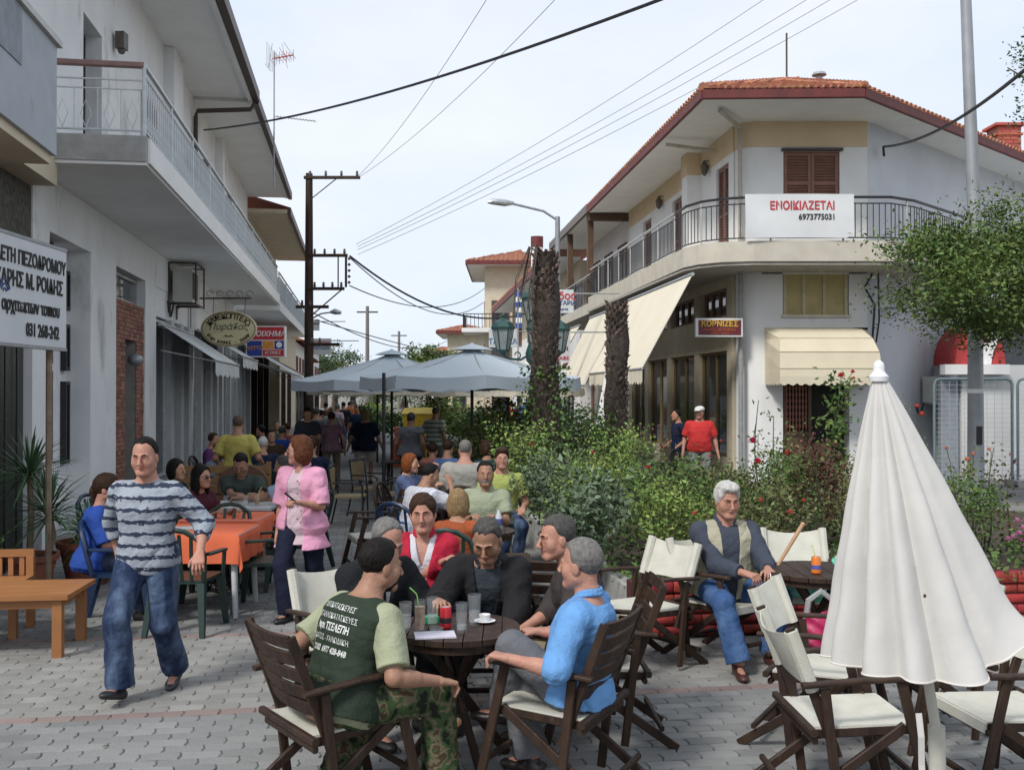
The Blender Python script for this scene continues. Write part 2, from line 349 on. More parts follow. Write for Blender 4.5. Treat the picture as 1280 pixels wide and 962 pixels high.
def person(label, x, y, face, H=1.74, wt=1.0, female=False, sit=False, seatz=.45, pz=None, lean=None, roll=0, twist=0, head=(0,0,0), hs=1.0,
           RH=None, LH=None, RF=None, LF=None, ftoe=(0,0), fpitch=(0,0), curl=(.5,.5), belly=0, res=None, tone='mid', hair='short', hc='brown', hairline=.075,
           top=None, jacket=None, legs=None, shoes=(.02,.018,.018), glasses=None, group=None, pole_R=None, pole_L=None, kneeo=0, extras=None, z=0, beard=None, smile=0, brow=True):
    """face: compass of the figure in degrees (0 = +X, -90 = towards the camera). Targets are in the figure's frame: x to its right, y forward."""
    hs *= .955; dist = math.hypot(x, y-0); h = res or (.005 if dist < 7.8 else .007 if dist < 9.6 else .012 if dist < 13 else .018 if dist < 24 else .028)
    fine = h < .011
    root = empty('person', (x, y, z), R(face-90), label, 'person', group)
    s = H/1.75; C = npv
    hipz = pz if pz is not None else ((seatz+.085) if sit else .915*s)
    lean = (4 if sit else 2) if lean is None else lean
    P0 = C((0,0,hipz))
    u = nrm((sin(R(roll)), sin(R(lean)), cos(R(lean))*cos(R(roll)))); sx = C((cos(R(twist)), sin(R(twist)), 0)); sx = nrm(sx-u*(sx@u)); f = np.cross(u, sx)
    tl = .50*s; Nk = P0+u*tl
    prof = [(t*s, a*s*wt, b*s*wt+belly*math.exp(-((t-.12)/.11)**2)*.6, c*s+belly*math.exp(-((t-.12)/.11)**2)*.5) for t,a,b,c in (PF if female else PM)]
    shw = (.155 if female else .176)*s*(1+(wt-1)*.5)
    sh = {1: Nk-u*.088*s+sx*shw, -1: Nk-u*.088*s-sx*shw}
    # head frame
    yaw, pit, rl = head; hb = Nk+u*.032*s+f*.012
    hu = nrm(u*.4+C((0,0,1))*.6)
    fz = C((sin(R(-yaw))*cos(R(pit)), cos(R(yaw))*cos(R(pit)), sin(R(pit)))); fz = nrm(fz)       # yaw>0: turns to its left
    hx = nrm(np.cross(fz, C((sin(R(rl)),0,cos(R(rl)))))); hz_ = np.cross(hx, fz); HM = np.stack([hx, fz, hz_], 1)
    hcn = hb+hu*.115*s*hs+f*.02+fz*.012
    def HP(p): return hcn+HM@(npv(p)*hs)
    # legs
    hip = {i: P0+C((i*.09*s*wt,0,-.02)) for i in (1,-1)}; th, shn = .435*s, .425*s
    FT = {1: RF, -1: LF}; knee = {}; ank = {}
    for i in (1,-1):
        t = FT[i] if FT[i] is not None else ((i*.13, .40, 0) if sit else (i*.10, .0, 0))
        tz = t[2]+.085*s
        knee[i], ank[i] = ik(hip[i], (t[0], t[1], tz), th, shn, (i*(.25+kneeo) if sit else i*.08, .7 if not sit else .6, .9 if sit else .1))
    # arms
    ua, fa = .285*s, .25*s; HT = {1: RH, -1: LH}; elb = {}; wri = {}; hd = {}
    for i in (1,-1):
        t = HT[i]
        if t is None: t = (i*.22, .30, hipz+.12) if sit else (i*.27, .03, hipz-.06)
        pole = (pole_R if i == 1 else pole_L) or (i*.45, -.55, -.75)
        elb[i], wri[i] = ik(sh[i], t[:3], ua, fa, pole)
        hd[i] = nrm(t[3]) if len(t) > 3 and t[3] is not None else nrm(wri[i]-elb[i])
    # ---------- body
    B = SDF(h)
    B.loft(P0, u, sx, f, [(a, b-.008, c-.008, d) for a,b,c,d in prof], k=.03)
    B.cap(Nk-u*.03, hb+hu*.075*s, .062*s, .055*s*hs, k=.03)
    for i in (1,-1):
        B.cap(Nk-u*.035*s, sh[i], .04*s, .047*s, k=.03)
        B.cap(sh[i], elb[i], .05*s*sqrt(wt), .037*s*sqrt(wt), k=.025); B.cap(elb[i], wri[i], .039*s*sqrt(wt), .026*s, k=.012); B.cap(elb[i]*.75+wri[i]*.25, elb[i]*.55+wri[i]*.45, .04*s, .034*s, k=.02)
        B.cap(hip[i], knee[i], .078*s*wt, .052*s, k=.03); B.cap(knee[i], ank[i], .052*s, .038*s, k=.02)
        cm = knee[i]*.7+ank[i]*.3; B.ell(cm+C((0,-.012,0)), (.048*s,.05*s,.09*s), k=.02)
        # hand
        d = hd[i]; side = nrm(np.cross(d, nrm((0,.3,1)) if abs(d[2]) < .8 else (0,1,0)))*i     # towards little finger / thumb axis
        pn = nrm(np.cross(side, d))*(-1 if i == 1 else 1)
        if pn[2] > .2 : pn = -pn
        if abs(d[2]) > .8: pn = C((-i, 0, 0)); pn = nrm(pn-d*(pn@d)); side = np.cross(d, pn); side = side*(1 if side[1] > 0 else -1)
        else: side = side*(1 if (side[0]*-i) > 0 else -1)                                         # side now points to the thumb
        w0 = wri[i]; hl = s*1.0
        if h > .0155: B.cap(w0, w0+d*.14*hl, .03, .022, k=.02)
        else:
            for q, (off, ln, r) in enumerate(((.028,.072,.0088),(.009,.08,.009),(-.010,.075,.0086),(-.028,.06,.0078))):
                r = max(r, h*.95); kn = w0+d*.085*hl+side*off*hl*1.08
                B.cap(w0+d*.012+side*off*.55, kn, .016, .0125, k=.012)
                c = curl[0 if i == 1 else 1]*(1+.12*q)
                d1 = nrm(d*cos(c*.9)+pn*sin(c*.9)+side*off*2.2); d2 = nrm(d*cos(c*2.0)+pn*sin(c*2.0)+side*off*1.0)
                m1 = kn+d1*ln*.52; B.cap(kn, m1, r, r*.95, k=.004); B.cap(m1, m1+d2*ln*.5, r*.95, r*.8, k=.003)
            ts = w0+d*.03+side*.022; tm = ts+nrm(d*.62+side*.72+pn*.35)*.042; B.cap(w0+d*.015+side*.01, tm, .017, .0115, k=.012); B.cap(tm, tm+nrm(d*.85+side*.28+pn*.45)*.034, max(.0105,h*.95), .0085, k=.004)
    # feet
    toe = {}
    for i in (1,-1):
        a = R(ftoe[0 if i == 1 else 1])*1.0; fp = R(fpitch[0 if i == 1 else 1]); fd = C((sin(a+i*.14)*cos(fp), cos(a+i*.14)*cos(fp), sin(fp))); toe[i] = fd
        B.cap(ank[i]-fd*.02+C((0,0,-.045)), ank[i]+fd*.13*s+C((0,0,-.055)), .034, .03, k=.02)
    # head
    E = lambda c, r, **kw: B.ell(HP(c), npv(r)*hs, HM, **kw)
    E((0,-.018,.038), (.075,.096,.088), k=.01); E((0,.020,-.025), (.067,.068,.090), k=.03)
    for q in (1,-1):
        B.cap(HP((q*.042,.0,-.058)), HP((q*.018,.060,-.093)), .034*hs, .026*hs, k=.02)
        if h < .02: E((q*.077,-.008,-.012), (.011,.021,.032), k=.008)
    B.cap(HP((-.012,.068,-.098)), HP((.012,.068,-.098)), .019*hs, .019*hs, k=.018)
    if h < .013:
        for q in (1,-1):
            E((q*.031,.100,.001), (.018,.016,.012), k=.014, op='s')
            E((q*.031,.0700,.0), (.0165,.0155,.0145), k=.007)
            E((q*.031,.0880,-.0005), (.0120,.0085,.0046), k=.002, op='s')
            B.cap(HP((q*.012,.087,.021)), HP((q*.044,.077,.02)), .0095*hs, .0075*hs, k=.012)
            E((q*.042,.052,-.030), (.027,.024,.030), k=.028)
            E((q*.0125,.104,-.036), (.0085,.009,.007), k=.006)
        B.cap(HP((0,.087,.012)), HP((0,.112,-.028)), .0085*hs, .0115*hs, k=.008); E((0,.112,-.033), (.012,.011,.009), k=.006)
        m = -.061; ml = .021+.006*smile
        for q in (1,-1):
            B.cap(HP((0,.0885,m+.0035)), HP((q*ml,.079,m+.001+.006*smile)), .0062*hs, .004*hs, k=.004); B.cap(HP((0,.087,m-.0075)), HP((q*ml*.8,.079,m-.004+.006*smile)), .0068*hs, .0045*hs, k=.004)
        B.cap(HP((-ml,.0925,m-.002+.004*smile)), HP((ml,.0925,m-.002+.004*smile)), .003*hs, .003*hs, k=.003, op='s')
    elif h < .02:
        B.cap(HP((0,.085,.01)), HP((0,.108,-.03)), .011, .014, k=.01); 
    V, Q = B.mesh()
    me = mesh_np('body', V, Q); sm = skin(tone); me.materials.append(sm); me.materials.append(lips())
    if fine:
        q = (V-hcn)@HM/hs; fc = q[Q].mean(1); mm = (fc[:,1] > .072) & (np.abs(fc[:,2]+.0635-.002*smile-smile*4*fc[:,0]**2) < .0088*(1-(np.abs(fc[:,0])/.026)**2))
        me.polygons.foreach_set('material_index', mm.astype(np.int32))
    link('body', me, None, root)
    if h < .013:
        we = mat('eye_white', (.62,.58,.54), .25); ir = mat('iris', (.03,.018,.012), .15)
        for q in (1,-1):
            e = MB(); e.cur = 0; n0 = 0; e.sphere((0,0,0), .0118*hs, 6)
            ec = HP((q*.031,.0712,-.0005)); 
            e2 = MB(); e2.sphere((0,.0072,-.001), .0062*hs, 5)
            o1 = MB(); o1.v, o1.f, o1.mi = e.v+e2.v, e.f+[[i+len(e.v) for i in fq] for fq in e2.f], [0]*len(e.f)+[1]*len(e2.f)
            Mx = Matrix([list(HM[r])+[ec[r]] for r in range(3)]+[[0,0,0,1]]); o1.xf(Mx); o1.build('eye', [we, ir], root, True)
        if brow and hc not in ('none',):
            for q in (1,-1):
                bb = SDF(h*.6); bb.cap(HP((q*.014,.094,.024)), HP((q*.033,.091,.0275)), .0042*hs, .0045*hs, k=.004); bb.cap(HP((q*.033,.091,.0275)), HP((q*.05,.075,.021)), .0045*hs, .003*hs, k=.004)
                link('eyebrow', mesh_np('eyebrow', *bb.mesh()), hairm('dgrey' if hc in ('white','grey') else 'brown' if hc in ('auburn','blond','ginger','brown') else 'black'), root)
    # ---------- hair
    if hair and hair != 'none':
        hh = min(h, .009) if fine else min(h,.016); Hs = SDF(hh); t = .0085 if hair in ('short','bald','thin') else .015
        fl = hairline
        d1_, d2_ = wrinkle(.0016*hs, 150 if fine else 50, len(label)%7), wrinkle(.0022*hs, 60, len(label)%5)
        dn = lambda X, Y, Z: d1_(X, Z, Y)+d2_(Z, Y, X)
        def zl(yy): return np.interp(yy, [-.12,-.05,-.015,.012,.035,.06,.10], [-.075,-.07,-.03,-.012,.03,fl-.012,fl+.004])
        cutf = lambda a, b, c: zl(b/hs)*hs+.75*np.clip(np.abs(a)-.022*hs, 0, .034*hs)*np.clip((b-.03*hs)/(.03*hs), 0, 1)+.004*np.sin(a*170)-(c+.038*hs)
        if hair == 'bald':
            cutf = lambda a, b, c: np.maximum(zl(b/hs)*hs-(c+.038*hs), .5*(hs*.085-np.sqrt(a*a+((b-.055*hs))**2*.7+(c-.085*hs)**2)))
        if hair == 'thin':
            cutf = lambda a, b, c: np.maximum(zl(b/hs)*hs-(c+.038*hs), .6*(hs*.055-np.sqrt(a*a*1.2+((b-.085*hs))**2*.7+(c-.065*hs)**2)))
        Hs.ell(HP((0,-.018,.038)), npv((.075+t,.096+t,.088+t))*hs, HM, k=.006, disp=dn, taper=.009*hs, cut=(cutf if hair in ('short','bald','thin') else (lambda a,b,c: np.interp(b/hs+.03*np.cos(a*38),[-.05,0,.03,.07,.1],[-.2,-.05,.01,fl-.03,fl])*hs*1.0-(c+.038*hs))))
        if hair == 'puff': Hs.ell(HP((0,.03,.1)), npv((.07,.065,.035))*hs, HM, k=.02, disp=dn)
        if hair in ('bob','long'):
            L_ = .11 if hair == 'bob' else .2
            def fc_(a, b, c): return np.minimum(.068*hs-np.abs(a), b+.0*hs-(-.012*hs))    # keep out of the face
            Hs.ell(HP((0,-.025,-.02-(L_-.11)*.5)), npv((.104,.10,L_+.02))*hs, HM, k=.02, disp=dn, cut=lambda a,b,c: np.maximum(np.minimum(.066*hs-np.abs(a)+.0*b, b-.0*hs), b-.07*hs))
        if hair == 'pony':
            Hs.ell(HP((0,-.12,-.02)), npv((.028,.035,.05))*hs, HM, k=.02, disp=dn); Hs.cap(HP((0,-.125,-.03)), HP((0,-.115,-.14)), .026*hs, .015*hs, k=.02, disp=dn)
        Vh, Qh = Hs.mesh()
        if len(Vh): link('hair', mesh_np('hair', Vh, Qh), hairm(hc), root)
    if beard:
        Bs = SDF(min(h,.01)); Bs.ell(HP((0,.025,-.07)), npv((.062,.066,.055))*hs, HM, k=.005, disp=wrinkle(.002,90), cut=lambda a,b,c: np.maximum(c-.022*hs-.0*b, .012*hs-np.abs(c-.006*hs)+.0 if False else c-.03*hs))
        Vh, Qh = Bs.mesh(); link('beard', mesh_np('beard', Vh, Qh), hairm(beard), root)
    if glasses:
        g = MB(); 
        for q in (1,-1):
            ring = [HP((q*.033+.021*cos(a)*1.1, .108, -.001+.015*sin(a))) for a in np.linspace(0, 2*pi, 17)]
            g.tube(ring, .0018, 6, False)
            if glasses == 'sun': c = HP((q*.033,.109,-.001)); g.add([c]+[HP((q*.033+.022*cos(a), .109, -.001+.015*sin(a))) for a in np.linspace(0, 2*pi, 13)[:-1]], [(0,1+k,1+(k+1)%12) for k in range(12)])
            g.tube([HP((q*.055,.106,.004)), HP((q*.078,.06,.006)), HP((q*.08,-.005,.004))], .0018, 6)
        g.tube([HP((-.012,.11,.003)), HP((.012,.11,.003))], .0018, 6)
        g.build('glasses', M_black, root, True)
    # ---------- clothes
    hcz = max(h, .0065)
    def garment(name, g, sleeve, hem, m, cutv=None, collar=None, ext=0, amp=.006, seed=1, tuck=False, neck=.06):
        G = SDF(hcz); dz = folds(amp*(1.15 if h < .013 else .8 if h < .02 else 0), 27, seed)
        pr = [(t, a, b, c) for t,a,b,c in prof if t < .50*s]
        if hem < pr[0][0]: pr = [(hem, pr[0][1]+.03+ext, pr[0][2]+.03+ext, pr[0][3])]+pr
        pr = [(hem, np.interp(hem, [q[0] for q in pr], [q[1] for q in pr]), np.interp(hem, [q[0] for q in pr], [q[2] for q in pr]), np.interp(hem, [q[0] for q in pr], [q[3] for q in pr]))]+[q for q in pr if q[0] > hem]
        pr = [(t, a+ext*max(0, min(1, (.12-t)/.18)), b+ext*max(0, min(1, (.12-t)/.18)), c) for t,a,b,c in pr]
        pr[-1] = (pr[-1][0], pr[-1][1]*.95, pr[-1][2]*.9, pr[-1][3])
        G.loft(P0, u, sx, f, pr, g=g, k=.025, disp=dz)
        if sit and hem < -.03:      # skirt of the garment spills on the lap, keep it above the seat
            pass
        if female:
            for i in (1,-1): G.ell(P0+u*.335*s+sx*i*.07*s+f*.085*s, npv((.062,.055,.062))*s*wt+g*.5, np.stack([sx,f,u],1), k=.04)
        for i in (1,-1):
            G.cap(Nk-u*.045*s, sh[i]-u*.002, .038*s+g*.5, .046*s+g*.7, k=.035, disp=dz)
            if sleeve > 0:
                e1 = sh[i]+(elb[i]-sh[i])*min(1, sleeve)
                if sleeve <= 1: G.cap(sh[i], e1, .05*s*sqrt(wt)+g, .053*s*sqrt(wt)+g, k=.03, flat=1, disp=dz)
                else:
                    G.cap(sh[i], elb[i], .05*s*sqrt(wt)+g, .044*s*sqrt(wt)+g, k=.03, disp=dz)
                    G.cap(elb[i], elb[i]+(wri[i]-elb[i])*(sleeve-1), .046*s*sqrt(wt)+g, .034*s+g*.8, k=.02, flat=1, disp=dz)
        if sleeve == 0:
            for i in (1,-1): G.cap(sh[i]+sx*i*.125-u*.04, sh[i]+sx*i*.23-u*.05, .085, .12, k=.012, op='s')
        # neck opening
        G.cap(Nk+f*.012+u*.0, Nk+u*.15, neck*s, neck*s*1.35, k=.008, op='s')
        if cutv:
            t0, t1, w0_, w1_ = cutv     # open front between t0..t1 with half widths w0..w1
            def fv(X, Y, Z):
                dx, dy, dz2 = X-P0[0], Y-P0[1], Z-P0[2]; q = [dx*v[0]+dy*v[1]+dz2*v[2] for v in (sx, f, u)]
                return np.maximum(np.maximum(np.abs(q[0])-np.interp(q[2], [t0,t1], [w0_,w1_]), -q[1]), t0-q[2])
            G.add(fv, P0-.35, P0+.7, k=.004, op='s')
        V2, Q2 = G.mesh(); o = link(name, mesh_np(name, V2, Q2), m, root)
        if collar and h < .02:
            K = SDF(min(hcz,.008)); kb = Nk+u*.012-f*.006
            ring = []
            for a in np.linspace(-2.45, 2.45, 15):
                rr = .074*s; pt = kb+sx*sin(a)*rr*1.0-f*cos(a)*rr*.95-u*(.0+.028*max(0, abs(a)-1.2))*s; ring.append(pt)
            for a, b in zip(ring[:-1], ring[1:]): K.cap(a+u*.004, b+u*.004, .011, .011, k=.006); K.cap(a+u*.024-nrm(a-kb)*.006, b+u*.024-nrm(b-kb)*.006, .007, .007, k=.012)
            if collar == 'collar':
                for e in (ring[0], ring[-1]):
                    sg = 1 if (e-Nk)@sx > 0 else -1
                    K.cap(e+u*.01, e+f*.02-u*.018+sx*sg*.016, .009, .006, k=.01)
            V3_, Q3 = K.mesh(); link('collar', mesh_np('collar', V3_, Q3), m, root)
        return o
    res_o = {}
    if top:
        d = dict(g=.016, sleeve=.6, hem=-.1, m=None, ext=.03); d.update(top); res_o['top'] = garment(d.get('name','shirt'), d['g'], d['sleeve'], d['hem'], d['m'], d.get('cutv'), d.get('collar'), d.get('ext',0), d.get('amp',.006), 1, neck=d.get('neck',.06))
    if jacket:
        d = dict(g=.028, sleeve=1.95, hem=-.13, m=None, ext=.034); d.update(jacket); res_o['jacket'] = garment(d.get('name','jacket'), d['g'], d['sleeve'], d['hem'], d['m'], d.get('cutv'), d.get('collar'), d.get('ext',.01), d.get('amp',.006), 1, neck=d.get('neck',.07))
    if legs:
        d = dict(kind='trousers', m=None, flare=0, to=.97); d.update(legs); G = SDF(hcz); dz = folds(.0065*(1.1 if h < .013 else .8 if h < .02 else 0), 23, 5); g = d.get('g', .012)
        pr = [(t, a, b, c) for t,a,b,c in prof if t < .06*s]; pr += [(.075*s, pr[-1][1]*.97, pr[-1][2]*.98, pr[-1][3])]
        G.loft(P0, (0,0,1) if not sit else u, (1,0,0), (0,1,0), pr, g=.004, k=.03, disp=dz)
        if d['kind'] == 'skirt':
            G.cap(P0+C((0,.0,-.02)), (knee[1]+knee[-1])/2*1.0+C((0,0,.02)), .17*s*wt, .165*s*wt, k=.04, flat=1, disp=dz)
        else:
            for i in (1,-1):
                if d['kind'] == 'shorts':
                    G.cap(hip[i]+C((0,0,.01)), hip[i]+(knee[i]-hip[i])*.9, .088*s*wt+g, .074*s*wt+g, k=.03, flat=1, disp=dz)
                else:
                    G.cap(hip[i]+C((0,0,.01)), knee[i], .085*s*wt+g, .058*s*sqrt(wt)+g, k=.025, disp=dz)
                    e1 = knee[i]+(ank[i]-knee[i])*d['to']
                    G.cap(knee[i], e1, .058*s*sqrt(wt)+g, .046*s+g+d['flare'], k=.02, flat=1, disp=dz)
        V2, Q2 = G.mesh(); res_o['legs'] = link(d.get('name', d['kind']), mesh_np('trousers', V2, Q2), d['m'], root)
    if shoes:
        for i in (1,-1):
            S_ = SDF(min(h,.008) if fine else min(h, .014)); fd = toe[i]; a = ank[i]; dn_ = C((0,0,-.085*s))
            rt = nrm(np.cross(fd, (0,0,1))); up = np.cross(rt, fd)
            S_.cap(a-up*.052-fd*.035, a-up*.058+fd*.05, .037, .037, k=.02); S_.ell(a-up*.06+fd*.115*s, (.045,.085,.032), np.stack([rt, fd, up], 1), k=.025); S_.cap(a-up*.05, a-up*.0, .04, .04, k=.02, flat=1)
            def fl_(X, Y, Z, a=a, up=up): return (X-a[0])*up[0]+(Y-a[1])*up[1]+(Z-a[2])*up[2]+.083*s
            S_.add(fl_, a-.25, a+.25, k=.003, op='s')
            V2, Q2 = S_.mesh(); link('shoe', mesh_np('shoe', V2, Q2), mat('shoe_%d%d%d' % tuple(int(v*255) for v in shoes), shoes, .4), root)
    info = dict(root=root, P0=P0, u=u, sx=sx, f=f, Nk=Nk, sh=sh, elb=elb, wri=wri, hd=hd, HP=HP, HM=HM, knee=knee, ank=ank, s=s, hcn=hcn, objs=res_o)
    if extras: extras(info)
    return info
# ================================================================ ground
GD = Vector((-.150, .989, 0)); GR = Vector((.989, .150, 0))       # street direction, paving-row direction
BED = [(.98,8.15),(8.6,9.22),(8.2,12.2),(5.2,15.6),(3.5,17.2),(2.9,20),(1.8,26),(.2,32),(-2.6,32)]
def in_bed(x, y, grow=0):
    n = len(BED)
    for i in range(n):
        (x0,y0),(x1,y1) = BED[i], BED[(i+1)%n]; d = sqrt((x1-x0)**2+(y1-y0)**2)
        if ((x1-x0)*(y-y0)-(y1-y0)*(x-x0))/d < -grow*-1*1.0: return False
    return True
def build_ground():
    g = MB(); g.box(-400, 400, -60, 900, -.6, -.035); gm = mat('far_ground', (.2,.19,.17), .95, scale=.3); g.build('ground', gm, kind='structure')
    mp_ = mat('paver_grey', (.225,.227,.222), .85, (.175,.178,.176), scale=3, detail=8, isl=.16, bump=.25, bscale=60, dirt=((.1,.1,.1), .8, .6))
    mq_ = mat('paver_buff', (.265,.26,.245), .85, (.21,.207,.195), scale=3, detail=8, isl=.14, bump=.25, bscale=60, dirt=((.14,.14,.13), .8, .62))
    mr_ = mat('paver_red', (.25,.19,.175), .85, (.2,.15,.14), scale=3, detail=8, isl=.14, bump=.25, bscale=60)
    b = MB(); b.box(-14, 16, 1.5, 70, -.034, -.010); pv = b.build('pavement', mat('paving_joint_sand', (.105,.105,.098), .95, scale=20), kind='structure')
    # far paving, where single stones can no longer be told apart
    fb = MB(); fb.add([(-14,24,-.004),(16,24,-.004),(16,70,-.004),(-14,70,-.004)], [(0,1,2,3)]); fm = mat('far_paving', (.22,.225,.225), .9, (.17,.175,.18), scale=2.5, detail=8)
    fb.build('far_paving', fm, kind='structure')
    LX, LY = .218, .107; gp = .006
    def stone(bev=.006):
        x, y = LX-gp, LY-gp; e = .012
        top = [(0,0),(x*.5,e*.5),(x,0),(x+e,y*.5),(x,y),(x*.5,y+e*.5),(0,y),(e,y*.5)]
        c = (x/2, y/2); ins = [(c[0]+(px-c[0])*.955, c[1]+(py-c[1])*.91) for px, py in top]
        v = [(px,py,-.011) for px,py in top]+[(px,py,-.006) for px,py in top]+[(px,py,0) for px,py in ins]
        f = [tuple(range(16,24))]+[(i,(i+1)%8,8+(i+1)%8,8+i) for i in range(8)]+[(8+i,8+(i+1)%8,16+(i+1)%8,16+i) for i in range(8)]
        return np.array(v, float), f
    v, f = stone()
    s0 = GD.dot(Vector((.77,6.63,0)))
    rows = {}
    far = {0: ([], []), 1: ([], []), 2: ([], [])}; near = []
    for j in range(-40, 185):
        sp = s0+j*LY                                        # along the street
        m = j % 19
        kind = 2 if m == 0 else (1 if (j//19) % 2 == 0 else 0)
        if kind == 1 and j > 19: kind = 0 if (j//19) % 4 else 1
        for i in range(-75, 80):
            rp = i*LX+(LX/2 if j % 2 else 0)
            x = GR.x*rp+GD.x*sp; y = GR.y*rp+GD.y*sp
            if y < 3.6 or y > 24.2 or abs(x) > .56*y+.5: continue
            if in_bed(x, y, -.12): continue
            dz = random.uniform(-.0035, .0015); a = random.uniform(-.012, .012)
            if y < 12: near.append((x, y, dz, a, kind, rp, sp))
            else: far[kind][0].append((x, y, dz, a)); 
    near.sort(key=lambda q: (0 if abs(q[0]) < .5*q[1] and q[1] > 5.15 else 1, q[1]))
    mats = {0: mp_, 1: mq_, 2: mr_}; meshes = {}
    for k in mats:
        me = bpy.data.meshes.new('paving_stone'); me.from_pydata([(GR.x*a+GD.x*b_, GR.y*a+GD.y*b_, c) for a,b_,c in v], [], f); me.materials.append(mats[k]); meshes[k] = me
    for x, y, dz, a, k, rp, sp in near[:300]:
        o = bpy.data.objects.new('paving_stone', meshes[k]); COL.objects.link(o); o.parent = pv; o.location = (x, y, dz); o.rotation_euler.z = a*.5
    for x, y, dz, a, k, rp, sp in near[300:]: far[k][0].append((x, y, dz, a))
    for k in far:
        pts = np.array(far[k][0]); n = len(pts)
        ww = np.stack([GR.x*v[:,0]+GD.x*v[:,1], GR.y*v[:,0]+GD.y*v[:,1], v[:,2]], 1)
        VV = ww[None]+pts[:,None,:3]; VV[:,:,2] = ww[None,:,2]+pts[:,None,2]
        me = bpy.data.meshes.new('paving_stone'); FF = []
        for q in range(n): o = q*24; FF += [[i+o for i in fc] for fc in f]
        me.from_pydata(VV.reshape(-1,3).tolist(), [], FF); link('paving_stone', me, mats[k], pv, kind='stuff')
    # a raised pavement by the left shops and the right shops
    lp = MB(); lp.hexa([(-20,-6,-.03),(-5.9+.152*6,-6,-.03),(-4.3-.152*42,40,-.03),(-22,40,-.03),(-20,-6,.04),(-4.15+.9,-6,.04),(-4.05-.152*40,40,.04),(-22,40,.04)])
    return pv
build_ground()
# ================================================================ facade frames
class Fr:
    def __init__(s, x0, k, sg): s.x0, s.k, s.sg = x0, k, sg; n = sqrt(1+k*k); s.nx, s.ny = sg/n, -sg*k/n
    def pt(s, Y, o, z): return Vector((s.x0+s.k*Y+o*s.nx, Y+o*s.ny, z))
    def box(s, mb, y0, y1, o0, o1, z0, z1):
        if y0 > y1: y0, y1 = y1, y0
        if o0 > o1: o0, o1 = o1, o0
        p = s.pt; q = [(y0,o0),(y1,o0),(y1,o1),(y0,o1)]
        if s.sg > 0: q = q[::-1]
        return mb.hexa([p(a,b,z0) for a,b in q]+[p(a,b,z1) for a,b in q])
LF = Fr(-3.86, -.152, 1); RF_ = Fr(7.3, -.104, -1)
def part(fr, name, m, parent, *boxes, kind=None):
    mb = MB()
    for b in boxes: fr.box(mb, *b)
    return mb.build(name, m, parent, kind=kind)
def railing(fr, y0, y1, o, z0, z1, parent, m, mtop, sp=.12, r=.008, posts=1.8):
    """straight railing along a facade: rails + single balusters sharing one mesh"""
    mb = MB(); mb.bar(fr.pt(y0,o,z1), fr.pt(y1,o,z1), .05, .04); mb.build('handrail', mtop, parent)
    mb = MB(); mb.bar(fr.pt(y0,o,z0+.08), fr.pt(y1,o,z0+.08), .025, .025); mb.bar(fr.pt(y0,o,z1-.12), fr.pt(y1,o,z1-.12), .025, .025); mb.build('rail', m, parent)
    n = int((y1-y0)/sp); b = MB(); b.tube([(0,0,z0+.08),(0,0,z1-.12)], r, 6); me = None
    for i in range(n+1):
        p = fr.pt(y0+(y1-y0)*i/n, o, 0)
        if i % int(posts/sp) == 0:
            q = MB(); q.bar((0,0,z0), (0,0,z1), .035, .035); q.build('railing_post', m, parent, loc=p); continue
        if me is None: o_ = b.build('baluster', m, parent, loc=p); me = o_.data
        else: link('baluster', me, None, parent, loc=p)
def window(fr, parent, y0, y1, z0, z1, o=0, m=None, nm=1, glass=M_glass, depth=.06, name='window'):
    m = m or M_alu; f = MB(); t = .05
    fr.box(f, y0, y0+t, o-.02, o+depth, z0, z1); fr.box(f, y1-t, y1, o-.02, o+depth, z0, z1); fr.box(f, y0+t, y1-t, o-.02, o+depth, z0, z0+t); fr.box(f, y0+t, y1-t, o-.02, o+depth, z1-t, z1)
    for i in range(1, nm): yy = y0+(y1-y0)*i/nm; fr.box(f, yy-.025, yy+.025, o-.02, o+depth-.005, z0+t, z1-t)
    w_ = f.build(name, m, parent)
    for i in range(nm):
        g = MB(); a = y0+(y1-y0)*i/nm; b = y0+(y1-y0)*(i+1)/nm; fr.box(g, a+.03, b-.03, o-.012, o+.012, z0+.03, z1-.03); g.build('pane', glass, w_)
    return w_
def shutter(fr, parent, y0, y1, z0, z1, o, m=M_shut, leaves=2):
    f = MB(); w_ = (y1-y0)/leaves
    for i in range(leaves):
        a = y0+i*w_; b = a+w_; t = .07
        fr.box(f, a+.005, a+t, o, o+.05, z0, z1); fr.box(f, b-t, b-.005, o, o+.05, z0, z1); fr.box(f, a+t, b-t, o, o+.05, z1-t, z1); fr.box(f, a+t, b-t, o, o+.05, z0, z0+t); zm = (z0+z1)/2; fr.box(f, a+t, b-t, o, o+.05, zm-t/2, zm+t/2)
        fr.box(f, a+t, b-t, o+.001, o+.008, z0+t, z1-t)
    sh = f.build('shutter', m, parent)
    n = int((z1-z0)/.07); me = None
    for i in range(leaves):
        a = y0+i*w_+.07; b = y0+(i+1)*w_-.07
        for k in range(n):
            z = z0+.08+(z1-z0-.16)*k/n
            s_ = MB(); s_.hexa([fr.pt(*q) for q in ([(a,o+.045,z),(b,o+.045,z),(b,o+.012,z+.02),(a,o+.012,z+.02),(a,o+.045,z+.012),(b,o+.045,z+.012),(b,o+.012,z+.05),(a,o+.012,z+.05)] if fr.sg < 0 else [(b,o+.045,z),(a,o+.045,z),(a,o+.012,z+.02),(b,o+.012,z+.02),(b,o+.045,z+.012),(a,o+.045,z+.012),(a,o+.012,z+.05),(b,o+.012,z+.05)])])
            s_.build('slat', m, sh)
    return sh
